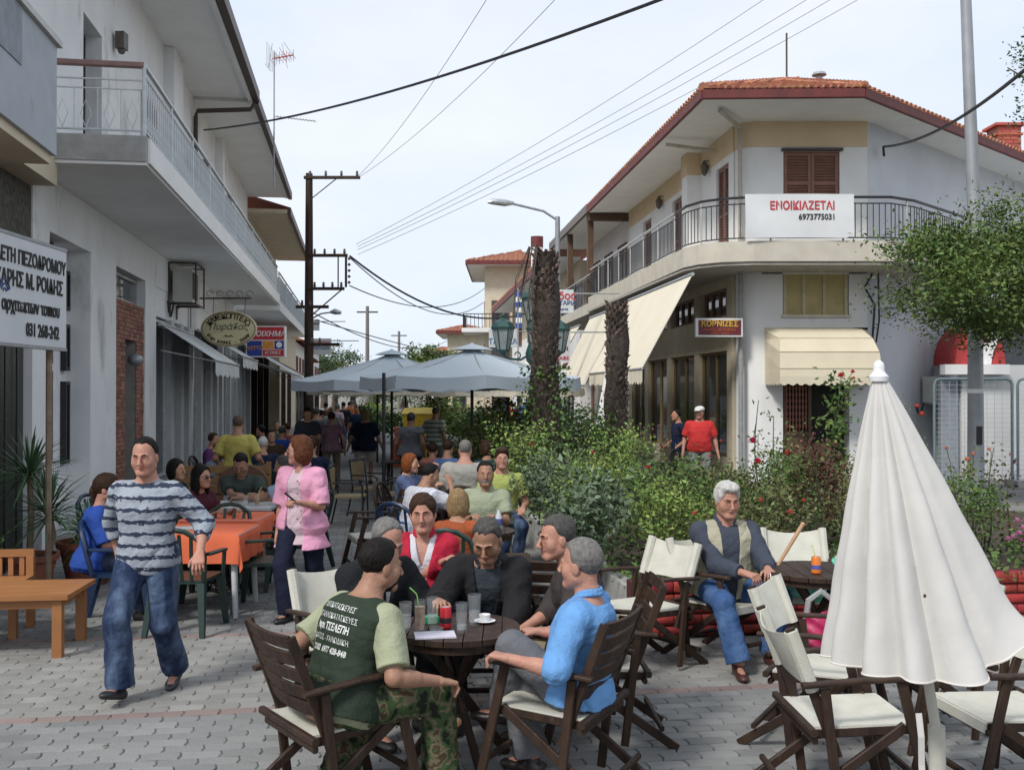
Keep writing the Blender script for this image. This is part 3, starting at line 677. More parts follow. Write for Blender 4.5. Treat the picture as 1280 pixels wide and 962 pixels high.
def tiled(a, b, c, d, parent, sp=.17, rl=.36, asparts=False, m=M_tile, r=.06):
    """barrel tiles over the roof facet with eave a-b and ridge d-c (may meet in a point)"""
    a, b, c, d = map(Vector, (a, b, c, d)); e = b-a; L_ = e.length; up = ((d+c)/2-(a+b)/2); nrm_ = e.cross(up).normalized()
    if nrm_.z < 0: nrm_ = -nrm_
    eu = e.normalized(); su = (up-eu*up.dot(eu)); H_ = su.length; su.normalize()
    pd = (d-a); pc = (c-a); xd, xc = pd.dot(eu), pc.dot(eu)
    def tile():
        v = []; fs = []; n = 6
        for t_, rr, lift in ((0, r*1.05, .028), (rl*1.06, r*.85, .0)):
            for k in range(n+1):
                an = pi*k/n; v.append(-eu*rr*cos(an)+nrm_*(rr*sin(an)*.9+lift)+su*t_)
        for k in range(n): fs.append((k, k+1, n+2+k, n+1+k))
        fs.append(tuple(range(n, -1, -1)))
        return v, fs
    v, fs = tile(); big = MB(); me = None; cnt = 0
    for j in range(int(H_/rl)+1):
        h_ = j*rl; x0 = xd*h_/H_; x1 = L_+(xc-L_)*h_/H_
        for i in range(int(L_/sp)+1):
            x = (i+.5)*sp
            if x < x0 or x > x1 or h_+rl*.6 > H_: continue
            p = a+eu*x+su*(h_-.05)
            if asparts and cnt < 290:
                if me is None: q = MB(); q.add(v, fs); o_ = q.build('roof_tile', m, parent, True, loc=p); me = o_.data
                else: link('roof_tile', me, None, parent, loc=p)
                cnt += 1
            else: big.add([p+k for k in v], fs)
    if big.v: big.build('roof_tile', m, parent, True, kind='stuff')
    pl = MB(); off = nrm_*.0; pl.add([a+off, b+off, c+off, d+off] if (c-d).length > 1e-3 else [a+off, b+off, c+off], [(0,1,2,3)] if (c-d).length > 1e-3 else [(0,1,2)]); 
    pl.build('roof_underlay', mat('underlay_clay', (.3,.11,.06), .9, scale=6), parent)  # one even clay colour, a little darker than the tiles
# ================================================================ left building (white, with the long balcony)
def left_building():
    t = empty('white_shop_building', LF.pt(12.3,0,0), 0, 'long white two storey building with a running balcony and brick pillar on the left', 'building')
    inv = Matrix.Translation(-LF.pt(12.3,0,0))
    before = set(bpy.data.objects)
    W = M_white
    part(LF, 'beam', W, t, (12.3, 34, -.5, 0, 4.0, 4.68))
    part(LF, 'recessed_wall', W, t, (12.3, 14.3, -.6, -.32, 0, 4.0), (12.3, 12.42, -.33, .0, 0, 4.0))
    part(LF, 'pier', W, t, (14.3, 15.8, -.6, .004, 0, 3.998)); part(LF, 'pier', W, t, (17.95, 18.9, -.6, .004, 0, 3.998))
    for z0, z1 in ((3.3,4.02),(2.38,3.2),(1.1,2.28)): window(LF, t, 12.75, 13.4, z0, z1, -.30, M_black)
    for z0, z1 in ((3.15,3.7),(2.3,2.95),(1.0,2.15)): window(LF, t, 14.0, 14.2, z0, z1, -.30, M_black)
    # brick bay
    part(LF, 'brick_backing', mat('mortar_grey', (.3,.28,.26), .9), t, (15.85, 16.55, -.5, -.04, 0, 3.5), (17.35, 17.95, -.5, -.04, 0, 3.5), (16.55, 17.35, -.5, -.04, 2.9, 3.5), (15.85,17.95,-.5,-.45,0,2.9))
    bm = mat('facing_brick', (.3,.13,.085), .85, (.22,.11,.08), scale=7, isl=.35); bb = MB()
    for j in range(50):
        z = .01+j*.07
        for a0, a1 in (((15.85,16.55),(17.35,17.95)) if z < 2.88 else ((15.85,17.95),)):
            yy = a0-(.11 if j % 2 else 0)
            while yy < a1:
                q0, q1 = max(yy, a0), min(yy+.215, a1); yy += .225
                if q1-q0 > .03: LF.box(bb, q0, q1, -.045, -.028+random.uniform(0,.012), z, z+.06)
    bb.build('brick', bm, t, kind='stuff')
    window(LF, t, 15.82, 17.93, 3.52, 3.98, -.2, M_alu); window(LF, t, 16.6, 17.3, 0.02, 2.86, -.4, M_dwood)
    l_ = MB(); l_.sphere(LF.pt(16.95, .05, 2.55), .13, 6, (1,1,.8)); l_.build('wall_lamp', M_steel, t, True)
    # shop fronts
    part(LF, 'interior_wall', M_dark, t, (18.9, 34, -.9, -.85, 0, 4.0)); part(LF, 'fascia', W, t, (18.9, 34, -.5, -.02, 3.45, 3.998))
    yy = 18.95; k = 0
    while yy < 33.6:
        wd = [1.15,.75,.6,1.3][k % 4]; window(LF, t, yy, yy+wd, .35 if k % 4 != 1 else .02, 3.4, -.1, mat('white_alu', (.62,.65,.67), .4)); k += 1; yy += wd+.02
        part(LF, 'mullion_pier', mat('pale_stone_pier', (.52,.54,.55), .8, (.44,.46,.47), scale=5), t, (yy, yy+.34, -.4, .06, 0, 3.448)); yy += .36
    part(LF, 'plinth', mat('grey_marble', (.3,.3,.3), .5), t, (18.95, 34, -.16, -.03, 0, .33))
    # balcony
    part(LF, 'balcony_slab', M_conc, t, (11.5, 30.6, 0, 1.34, 4.7, 5.0))
    part(LF, 'balcony_edge', M_white2, t, (11.56, 30.62, 1.342, 1.372, 4.69, 4.985))
    part(LF, 'balcony_soffit', M_soffit, t, (11.52, 30.58, .004, 1.335, 4.66, 4.699))
    railing(LF, 11.55, 30.5, 1.30, 5.0, 5.84, t, M_wrail, M_alu, .13, .011)
    dm = None
    for i in range(0, 145):          # small lozenge ornaments at the foot of the balusters
        p = LF.pt(11.68+i*.13, 1.3, 5.1); q = MB()
        if dm is None:
            q.tube([LF.pt(0,0,0)-LF.pt(0,0,0)+Vector(v) for v in ((0,-.055,.1),(0,0,.0),(0,.055,.1),(0,0,.2),(0,-.055,.1))], .006, 5, False); o_ = q.build('lozenge', M_wrail, t, loc=p); dm = o_.data
        else: link('lozenge', dm, None, t, loc=p)
    q = MB(); a, b = LF.pt(11.55, .0, 0), LF.pt(11.55, 1.3, 0)
    q.bar(a+V3(0,0,5.84), b+V3(0,0,5.84), .07, .07); q.build('end_handrail', mat('faded_red_paint', (.28,.17,.15), .6), t)
    q = MB(); q.bar(a+V3(0,0,5.07), b+V3(0,0,5.07), .025,.025); q.bar(a+V3(0,0,5.66), b+V3(0,0,5.66), .02,.02); q.bar(a+V3(0,0,5.55), b+V3(0,0,5.55), .015,.015)
    for i in range(1, 5): p = a.lerp(b, i/5); q.tube([p+V3(0,0,5.07), p+V3(0,0,5.55)], .007, 6); 
    for i in range(5):
        p = a.lerp(b, (i+.5)/5); d_ = (b-a).normalized()*.06; q.tube([p+V3(0,0,5.09), p+d_+V3(0,0,5.25), p+V3(0,0,5.42), p-d_+V3(0,0,5.25), p+V3(0,0,5.09)], .006, 5, False)
    q.tube([b+V3(0,0,5), b+V3(0,0,5.86)], .025, 8); q.build('end_railing', M_wrail, t)
    # upper storey
    part(LF, 'upper_wall', W, t, (11.0, 13.9, -.4, 0, 4.98, 8.9), (14.9, 34.2, -.4, 0, 4.98, 8.9), (13.9, 14.9, -.4, 0, 7.3, 8.9), (13.9,14.9,-.4,-.3,5,7.3))
    part(LF, 'pilaster', W, t, (19.6, 20.6, 0, .2, 5.0, 8.79)); part(LF, 'pilaster', W, t, (26.6, 27.4, 0, .2, 5.0, 8.79))
    for y0, y1 in ((13.95,14.85),(17.6,18.6),(22,23),(25,26),(29,30),(32,33)):
        if y0 < 15: window(LF, t, y0, y1, 5.02, 7.28, -.28, M_black, 2)
        else: part(LF, 'opening_frame', M_alu, t, (y0-.06, y1+.06, .0, .03, 5.0, 7.3)); window(LF, t, y0, y1, 5.02, 7.24, .02, M_shut, 2)
    for y in (15.6, 24.2, 28.4):
        l_ = MB(); c = LF.pt(y, .12, 7.5); l_.box(c.x-.07, c.x+.07, c.y-.09, c.y+.09, 7.36, 7.62); l_.sphere((c.x, c.y, 7.34), .06, 5); l_.build('wall_lamp', mat('bronze', (.12,.1,.08), .5), t)
    part(LF, 'roof_soffit', M_soffit, t, (9.0, 22.95, -.4, 1.34, 8.8, 8.95)); part(LF, 'roof_soffit', M_soffit, t, (23.1, 34.6, -.4, 1.34, 8.76, 8.9))
    part(LF, 'gutter', M_brownalu, t, (9.0, 23.0, 1.345, 1.50, 8.74, 8.98)); part(LF, 'gutter', M_brownalu, t, (23.05, 34.6, 1.345, 1.47, 8.70, 8.94))
    part(LF, 'eave_trim', M_white2, t, (9.0, 34.5, 1.25, 1.343, 8.72, 8.80))
    q = MB(); q.tube([LF.pt(22.95,1.4,8.7), LF.pt(22.95,1.3,8.55), LF.pt(22.9,.12,8.45), LF.pt(22.9,.08,8.3), LF.pt(22.9,.08,5.0)], .055, 8); q.build('downpipe', M_brownalu, t, True)
    q = MB(); q.tube([LF.pt(22.6,.06,4.66), LF.pt(22.6,.06,.0)], .05, 8); q.build('downpipe', M_alu, t, True)
    q = MB(); A = [LF.pt(9,1.45,8.98), LF.pt(34.6,1.45,8.94), LF.pt(34.6,-4,10.6), LF.pt(9,-4,10.6)]; q.add(A, [(0,1,2,3)]); q.build('roof', M_tile, t)
    part(LF, 'end_wall', W, t, (12.3, 12.5, -6, -.6, 0, 4.66), (11.0, 11.3, -6, -.4, 4.98, 8.9), (33.9,34.2,-6,-.4,0,8.9))
    for o in set(bpy.data.objects)-before:
        if o.parent == t: o.location = Vector(o.location)-Vector(t.location)
    return t
def rebase(t, before):
    for o in set(bpy.data.objects)-before:
        if o.parent == t: o.location = Vector(o.location)-Vector(t.location)
left_building()
def thing_at(name, loc, label, cat, group=None):
    return empty(name, loc, 0, label, cat, group), set(bpy.data.objects)
# ---- nearest left house: grey parapet box, stone clad wall
t, bf = thing_at('corner_house', LF.pt(11,0,0), 'grey rendered house at the left edge with a stone clad wall and boxed balcony', 'building')
part(LF, 'stone_cladding', mat('rough_stone', (.12,.11,.09), .95, (.045,.045,.04), scale=14, detail=8, bump=1, bscale=25), t, (8, 11.65, -.5, .02, 2.9, 4.4))
part(LF, 'dark_shutter', mat('dark_green_glass', (.03,.035,.03), .4, (.02,.025,.02), scale=6, bump=.4), t, (8, 11.65, -.5, -.06, 0, 2.9))
for k in range(9):
    q = MB(); y = 8.3+k*.38; q.bar(LF.pt(y, -.03, .02), LF.pt(y, -.03, 2.88), .02, .02); q.build('grille_bar', M_black, t)
part(LF, 'corner_strip', M_white, t, (11.68, 11.98, -.5, .03, 0, 4.6)); part(LF, 'corner_strip', M_white, t, (12.02, 12.28, -.5, .01, 0, 4.6))
part(LF, 'corner_base', mat('grey_marble', (.3,.3,.3), .5), t, (11.66, 12.0, .03, .045, 0, 1.3))
part(LF, 'lintel', M_cream, t, (8, 11.6, -.5, .32, 4.4, 4.72))
gb = mat('grey_blue_render', (.42,.45,.49), .9, (.36,.39,.43), scale=3, dirt=((.22,.24,.25), 1.4, .6))
part(LF, 'balcony_box', gb, t, (6.5, 9.25, -.5, .99, 4.22, 5.25)); part(LF, 'coping', mat('marble_coping', (.5,.5,.48), .5), t, (6.5, 9.3, -.5, 1.03, 5.252, 5.31))
part(LF, 'inset_panel', mat('darker_render', (.3,.33,.37), .9), t, (6.5, 8.25, .992, 1.0, 4.75, 5.22))
part(LF, 'balcony_underside', M_cream, t, (6.5, 9.2, -.45, .95, 4.13, 4.218))
part(LF, 'upper_wall', M_white, t, (9.3, 12.0, -.6, -.02, 4.74, 9.6)); part(LF, 'brown_door', M_shut, t, (9.6, 10.5, -.01, .03, 4.8, 7.2))
rebase(t, bf)
# ---- sign board on a post
t, bf = thing_at('sign_board', (-4.36, 9.6, 0), 'white board on a post lettered for the pedestrian street design, at the left edge', 'sign')
q = MB(); q.box(-4.43,-4.38, 8.35, 9.82, 2.43, 3.37); q.build('panel', mat('sign_white', (.6,.63,.66), .6, (.55,.58,.6), scale=3, dirt=((.4,.42,.42), 3, .66)), t)
q = MB(); q.box(-4.436,-4.374, 8.34, 9.83, 3.372, 3.40); q.build('rim', M_steel, t)
q = MB(); q.box(-4.436,-4.374, 8.34, 9.83, 2.40, 2.428); q.build('rim', M_steel, t)
for i, (s_, z, sz, y) in enumerate((('ΜΕΛΕΤΗ ΠΕΖΟΔΡΟΜΟΥ', 3.19, .17, 9.03), ('ΧΑΡΗΣ Μ. ΡΟΙΔΗΣ', 2.99, .185, 9.10), ('αρχιτεκτων τοπιου', 2.765, .16, 9.12), ('031 268-242', 2.56, .165, 9.33))):
    text(s_, sz, M_blk, t, (-4.376, y, z), (0,1,0), (0,0,1), bold=.004, wscale=.78)
q = MB(); 
for k, r_ in enumerate((.09,.06,.03)): q.tube([(-4.376, 8.62+r_*cos(a), 2.86+r_*1.3*sin(a)) for a in np.linspace(.3, 2.8, 9)], .008, 5)
q.build('emblem', mat('blue_print', (.05,.1,.25), .5), t)
q = MB(); q.tube([(-4.46, 9.63, 0), (-4.46, 9.63, 3.3)], .03, 8); q.build('post', mat('rusty_post', (.25,.2,.14), .7, (.16,.1,.06), scale=8), t, True)
rebase(t, bf)
# ---- air conditioner on the left wall
def aircon(loc, ux, un, label, w_=.8, h_=.62, d_=.32, group='air conditioners on the walls', cage=False):
    t = empty('air_conditioner', loc, 0, label, 'air conditioner', group); ux = Vector(ux).normalized(); un = Vector(un).normalized(); Z = V3(0,0,1)
    def B(mb, a0,a1,b0,b1,c0,c1): 
        pts = [ux*a+un*b+Z*c for c in (c0,c1) for a,b in ((a0,b0),(a1,b0),(a1,b1),(a0,b1))]
        if ux.cross(un).z < 0: pts = [pts[i] for i in (3,2,1,0,7,6,5,4)]
        return mb.hexa(pts)
    q = MB(); B(q, -w_/2, w_/2, .08, .08+d_, 0, h_); q.build('casing', mat('aircon_grey', (.5,.5,.46), .6, (.42,.42,.38), scale=4), t)
    q = MB(); n = 9
    for k in range(n): B(q, -w_*.44+k*w_*.62/n, -w_*.44+k*w_*.62/n+.03, .081+d_, .095+d_, h_*.12, h_*.88)
    q.build('grille', M_brownalu, t); q = MB(); B(q, -w_*.46, w_*.2, .0805+d_, .083+d_, h_*.1, h_*.9); q.build('fan_opening', M_dark, t)
    q = MB()
    for a in (-w_*.4, w_*.4): B(q, a-.02, a+.02, 0, .12+d_, -.05, -.005); B(q, a-.02, a+.02, .0, .03, -.3, -.05)
    if cage:
        for a in (-w_*.56, w_*.56):
            for b in (.02, .16+d_): B(q, a-.015, a+.015, b-.015, b+.015, -.06, h_+.1)
            B(q, a-.015, a+.015, 0, .17+d_, h_+.085, h_+.115)
        B(q, -w_*.58, w_*.58, .15+d_, .18+d_, h_+.085, h_+.115); B(q, -w_*.58, w_*.58, .15+d_, .18+d_, -.06, -.03)
    q.build('bracket', M_brownalu if cage else M_steel, t)
    q = MB(); q.tube([ux*-w_*.45+un*.1+Z*.05, ux*-w_*.6+un*.1-Z*.15, ux*-w_*.5+un*.05-Z*.3, ux*-w_*.7+un*.04-Z*.22, ux*-w_*.75+un*.03+Z*.0], .02, 6); q.build('pipe', M_black, t, True)
    return t
aircon(LF.pt(20.6,0,3.82), (-.152,1,0), (1,.15,0), 'air conditioner in a metal cage under the long balcony', .95, .68, .38, cage=True)
# ---- awnings on the left
def awning(fr, y0, y1, z0, o1, z1, val, m, label, group, name='awning', ribs=0, edge=None, o0=.05):
    t, bf = thing_at(name, fr.pt(y0, 0, z0), label, 'awning', group)
    q = MB(); n = max(2, int((y1-y0)/.25))
    for i in range(n):
        a, b = y0+(y1-y0)*i/n, y0+(y1-y0)*(i+1)/n
        sag = .0
        q.add([fr.pt(a,o0,z0), fr.pt(b,o0,z0), fr.pt(b,o1,z1), fr.pt(a,o1,z1), fr.pt(a,o0,z0-.012), fr.pt(b,o0,z0-.012), fr.pt(b,o1,z1-.012), fr.pt(a,o1,z1-.012)], [(0,1,2,3),(7,6,5,4)])
    q.build('canopy', m, t)
    q = MB(); n = max(4, int((y1-y0)/.05)); vs = []
    for i in range(n+1):
        y = y0+(y1-y0)*i/n; zz = z1-val*(.82+.18*abs(sin(i*.05/.25*pi))); oo = o1+.012*sin(i*.8); vs += [fr.pt(y,o1,z1), fr.pt(y,oo,zz)]
    q.add(vs, [(2*i,2*i+2,2*i+3,2*i+1) for i in range(n)]); q.build('valance', edge or m, t)
    q = MB(); q.tube([fr.pt(y0,o1,z1-.01), fr.pt(y1,o1,z1-.01)], .025, 8); q.tube([fr.pt(y0,o0,z0), fr.pt(y1,o0,z0)], .04, 8)
    for y in (y0+.15, y1-.15): q.bar(fr.pt(y,o0,z0-(.5 if o0 < .1 else .05)), fr.pt(y,o1-.02,z1-.03), .03, .03)
    q.build('awning_frame', M_alu, t); rebase(t, bf); return t
wa = mat('white_awning', (.6,.63,.64), .8, (.5,.53,.54), scale=2)
awning(LF, 19.0, 22.7, 3.3, 1.08, 2.62, .32, wa, 'nearest long pale awning beside the oval sign on the left shops', 'pale awnings over the left shops')
awning(LF, 23.5, 26.9, 3.45, 1.08, 2.85, .28, wa, 'second pale awning just under the red betting sign', 'pale awnings over the left shops')
# ---- oval coffee sign on a bracket
t, bf = thing_at('oval_sign', LF.pt(22.2, .0, 3.4), 'cream oval coffee shop sign hanging from a scrolled bracket', 'sign')
oc = V3((286-640)*22.0/1250, 22.0, 2+79*22/1250); q = MB(); q.lathe([(0.001,-.03),(.60,-.03),(.62,-.015),(.62,.015),(.60,.03),(.001,.03)], 40)
q.xf(Matrix.Translation(oc) @ Matrix.Diagonal((1,1,.64,1)) @ Matrix.Rotation(R(90),4,'X')); q.build('panel', mat('sign_cream', (.62,.55,.32), .6, (.57,.5,.3), scale=3), t, True)
q = MB(); q.tube([oc+V3(.585*cos(a), -.034, .37*sin(a)) for a in np.linspace(0, 2*pi, 49)], .008, 5, False); q.build('rim_line', M_mwood, t)
def arc_text(s_, c, rx, rz, a0, a1, size, m, par, y):
    for i, ch in enumerate(s_):
        a = R(a0+(a1-a0)*i/(len(s_)-1)); up = Vector((cos(a)/rx, 0, sin(a)/rz)).normalized()
        if a0 < a1: up = -up
        ux = up.cross(V3(0,1,0)) ; ux = V3(up.z, 0, -up.x)
        if ch != ' ': text(ch, size, m, par, (c.x+rx*cos(a), y, c.z+rz*sin(a)), ux, up, bold=.003)
arc_text('ΚΑΦΕΚΟΠΤΕΙΟ', oc, .47, .275, 152, 28, .17, M_dwood, t, oc.y-.036); arc_text('ΕΙΔΗ ΚΑΦΕΣ - ΖΑΧΑΡ', oc, .5, .31, 207, 333, .085, M_dwood, t, oc.y-.036)
text('Πυράδας', .2, mat('green_print', (.08,.12,.08), .6), t, (oc.x, oc.y-.036, oc.z+.04), (1,0,0), (0,0,1), shear=.3)
q = MB(); q.tube([oc+V3(.07*cos(a)-.0, -.036, -.13+.035*sin(a)) for a in np.linspace(pi, 2*pi, 9)], .008, 5); q.tube([oc+V3(-.12,-.036,-.17), oc+V3(.12,-.036,-.17)], .005, 5); q.build('cup_emblem', M_dwood, t)
q = MB(); w0 = LF.pt(22.1, 0, 4.07); q.tube([w0, V3(-5.75,22.05,4.07)], .02, 6)
for a_ in (-.35, .35): q.tube([oc+V3(a_,0,.32), V3(oc.x+a_,22.05,4.06)], .008, 5)
for k in range(5):
    cx = oc.x-.45+k*.22; q.tube([V3(cx+.09*cos(a)*(1-a/9), 22.05, 4.16+.09*sin(a)*(1-a/9)) for a in np.linspace(0, 5, 12)], .007, 5)
q.build('bracket', M_brownalu, t, True); rebase(t, bf)
# ---- red betting sign
t, bf = thing_at('shop_sign', LF.pt(27,0,3.0), 'red blue and white lightbox sign past the oval one', 'sign')
c = V3((334-640)*27/1250, 27, 2+63*27/1250); q = MB(); q.box(c.x-.55,c.x+.5,26.9,27.1,c.z-.42,c.z+.42); q.build('box', M_paper, t)
q = MB(); q.box(c.x-.52,c.x+.47,26.89,26.9,c.z+.05,c.z+.39); q.build('red_panel', M_red, t); text('ΣΤΟΙΧΗΜΑ', .2, M_paper, t, (c.x-.02,26.885,c.z+.2), (1,0,0), (0,0,1), bold=.003, shear=.2)
q = MB(); q.box(c.x-.52,c.x-.12,26.89,26.9,c.z-.39,c.z+.02); q.build('blue_panel', mat('blue_sign', (.02,.05,.3), .5), t); q = MB(); q.box(c.x-.1,c.x+.2,26.89,26.9,c.z-.2,c.z+.02); q.build('orange_panel', mat('orange_sign', (.7,.3,.05), .5), t)
text('ΛΟΤΤΟ', .13, mat('orange_sign', (.7,.3,.05), .5), t, (c.x-.32,26.885,c.z-.18), (1,0,0), (0,0,1), bold=.002)
q = MB(); q.box(c.x+.22,c.x+.47,26.89,26.9,c.z-.2,c.z+.02); q.build('emblem_panel', mat('blue_sign', (.02,.05,.3), .5), t); q = MB(); q.lathe([(.001,0),(.08,0),(.08,.01),(.001,.01)], 12); q.xf(Matrix.Translation((c.x+.345,26.892,c.z-.09)) @ Matrix.Rotation(R(90),4,'X')); q.build('emblem_disc', M_paper, t)
q = MB(); q.box(c.x-.1,c.x+.47,26.89,26.9,c.z-.39,c.z-.22); q.build('red_strip', M_red, t); text('ΑΓΩΝΕΣ', .11, M_paper, t, (c.x+.18,26.885,c.z-.305), (1,0,0), (0,0,1))
q = MB(); q.box(LF.pt(27,0,0).x-.05, c.x-.5, 26.97, 27.03, c.z+.1, c.z+.16); q.build('arm', M_steel, t); rebase(t, bf)
# ---- second left building, cream
t, bf = thing_at('cream_building', LF.pt(34.3,0,0), 'cream two storey building behind the utility pole on the left', 'building')
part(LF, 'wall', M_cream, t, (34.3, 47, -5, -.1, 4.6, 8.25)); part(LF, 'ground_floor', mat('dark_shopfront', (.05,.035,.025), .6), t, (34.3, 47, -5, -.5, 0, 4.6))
part(LF, 'roof_soffit', M_cream, t, (34.7, 47.5, -.1, 1.3, 8.25, 8.38)); part(LF, 'gutter', M_brownalu, t, (34.7, 47.5, 1.3, 1.42, 8.2, 8.45))
q = MB(); q.add([LF.pt(34.7,1.4,8.45), LF.pt(47.5,1.4,8.45), LF.pt(47.5,-4,10), LF.pt(34.7,-4,10)], [(0,1,2,3)]); q.build('roof', M_tile, t)
part(LF, 'balcony_slab', M_white2, t, (31.0, 46.5, -.1, 1.34, 4.55, 4.85)); railing(LF, 31.1, 46.4, 1.3, 4.85, 5.75, t, M_wrail, M_alu, .3, .012, 3)
part(LF, 'balcony_screen', mat('pale_blue_screen', (.38,.45,.47), .7), t, (31.1, 46.3, 1.26, 1.27, 4.9, 5.6))
for y in (35.5, 38.5, 41.5, 44): window(LF, t, y, y+1.2, 4.9, 7.2, -.09, M_shut, 2)
for y in (34.5, 37, 39.5, 42, 44.5): part(LF, 'post', M_dwood, t, (y, y+.2, -.48, -.2, 0, 4.5)); window(LF, t, y+.3, y+2.3, .1, 2.9, -.48, M_dwood, 2)
rebase(t, bf)
for (y0, y1, z0, o1, z1, lab, mm) in ((30.9, 35.5, 3.6, 1.7, 2.6, 'striped pale awning in shade behind the red sign', wa), (36, 41, 3.5, 2.2, 2.4, 'brown sloping canopy below the utility pole', mat('brown_canopy', (.17,.08,.05), .8)), (42, 48, 3.3, 2.6, 2.2, 'cream canopy farther down the left side', M_awn)):
    awning(LF, y0, y1, z0, o1, z1, .3, mm, lab, 'canopies over the far left cafes')
t, bf = thing_at('tiled_house', LF.pt(48,0,0), 'low house with an old tiled roof beyond the cream building', 'building')
part(LF, 'wall', M_cream, t, (48, 60, -6, 0, 0, 5.6)); part(LF, 'fascia', M_brownalu, t, (47.6, 60.4, .0, .9, 5.5, 5.7))
tiled(LF.pt(47.6,.95,5.7), LF.pt(60.4,.95,5.7), LF.pt(60.4,-3,7.2), LF.pt(47.6,-3,7.2), t, .3, .5)
window(LF, t, 49, 51, .1, 3, .01, M_dwood, 2); window(LF, t, 53, 55, .1, 3, .01, M_dwood, 2); rebase(t, bf)
for i, (y, h_, cm) in enumerate(((62, 5.2, M_white2), (74, 4.5, M_cream), (88, 6, M_white2))):
    t, bf = thing_at('far_shop', LF.pt(y,0,0), ['white','cream','tall white'][i]+' far shop house down the left of the street, '+['first','second','third'][i]+' past the tiled one', 'building')
    part(LF, 'wall', cm, t, (y, y+11, -7, -.2, 0, h_)); q = MB(); q.add([LF.pt(y-.4,.5,h_), LF.pt(y+11.4,.5,h_), LF.pt(y+11.4,-3.4,h_+1.4), LF.pt(y-.4,-3.4,h_+1.4), LF.pt(y+11.4,-7,h_), LF.pt(y-.4,-7,h_)], [(0,1,2,3),(3,2,4,5),(0,3,5),(1,4,2)]); q.build('roof', M_tile, t)
    for k in range(3): window(LF, t, y+1+k*3.3, y+3+k*3.3, .1, 2.8, -.19, M_dwood, 1); window(LF, t, y+1.3+k*3.3, y+2.6+k*3.3, 3.3, 4.3, -.19, M_shut, 1)
    rebase(t, bf)
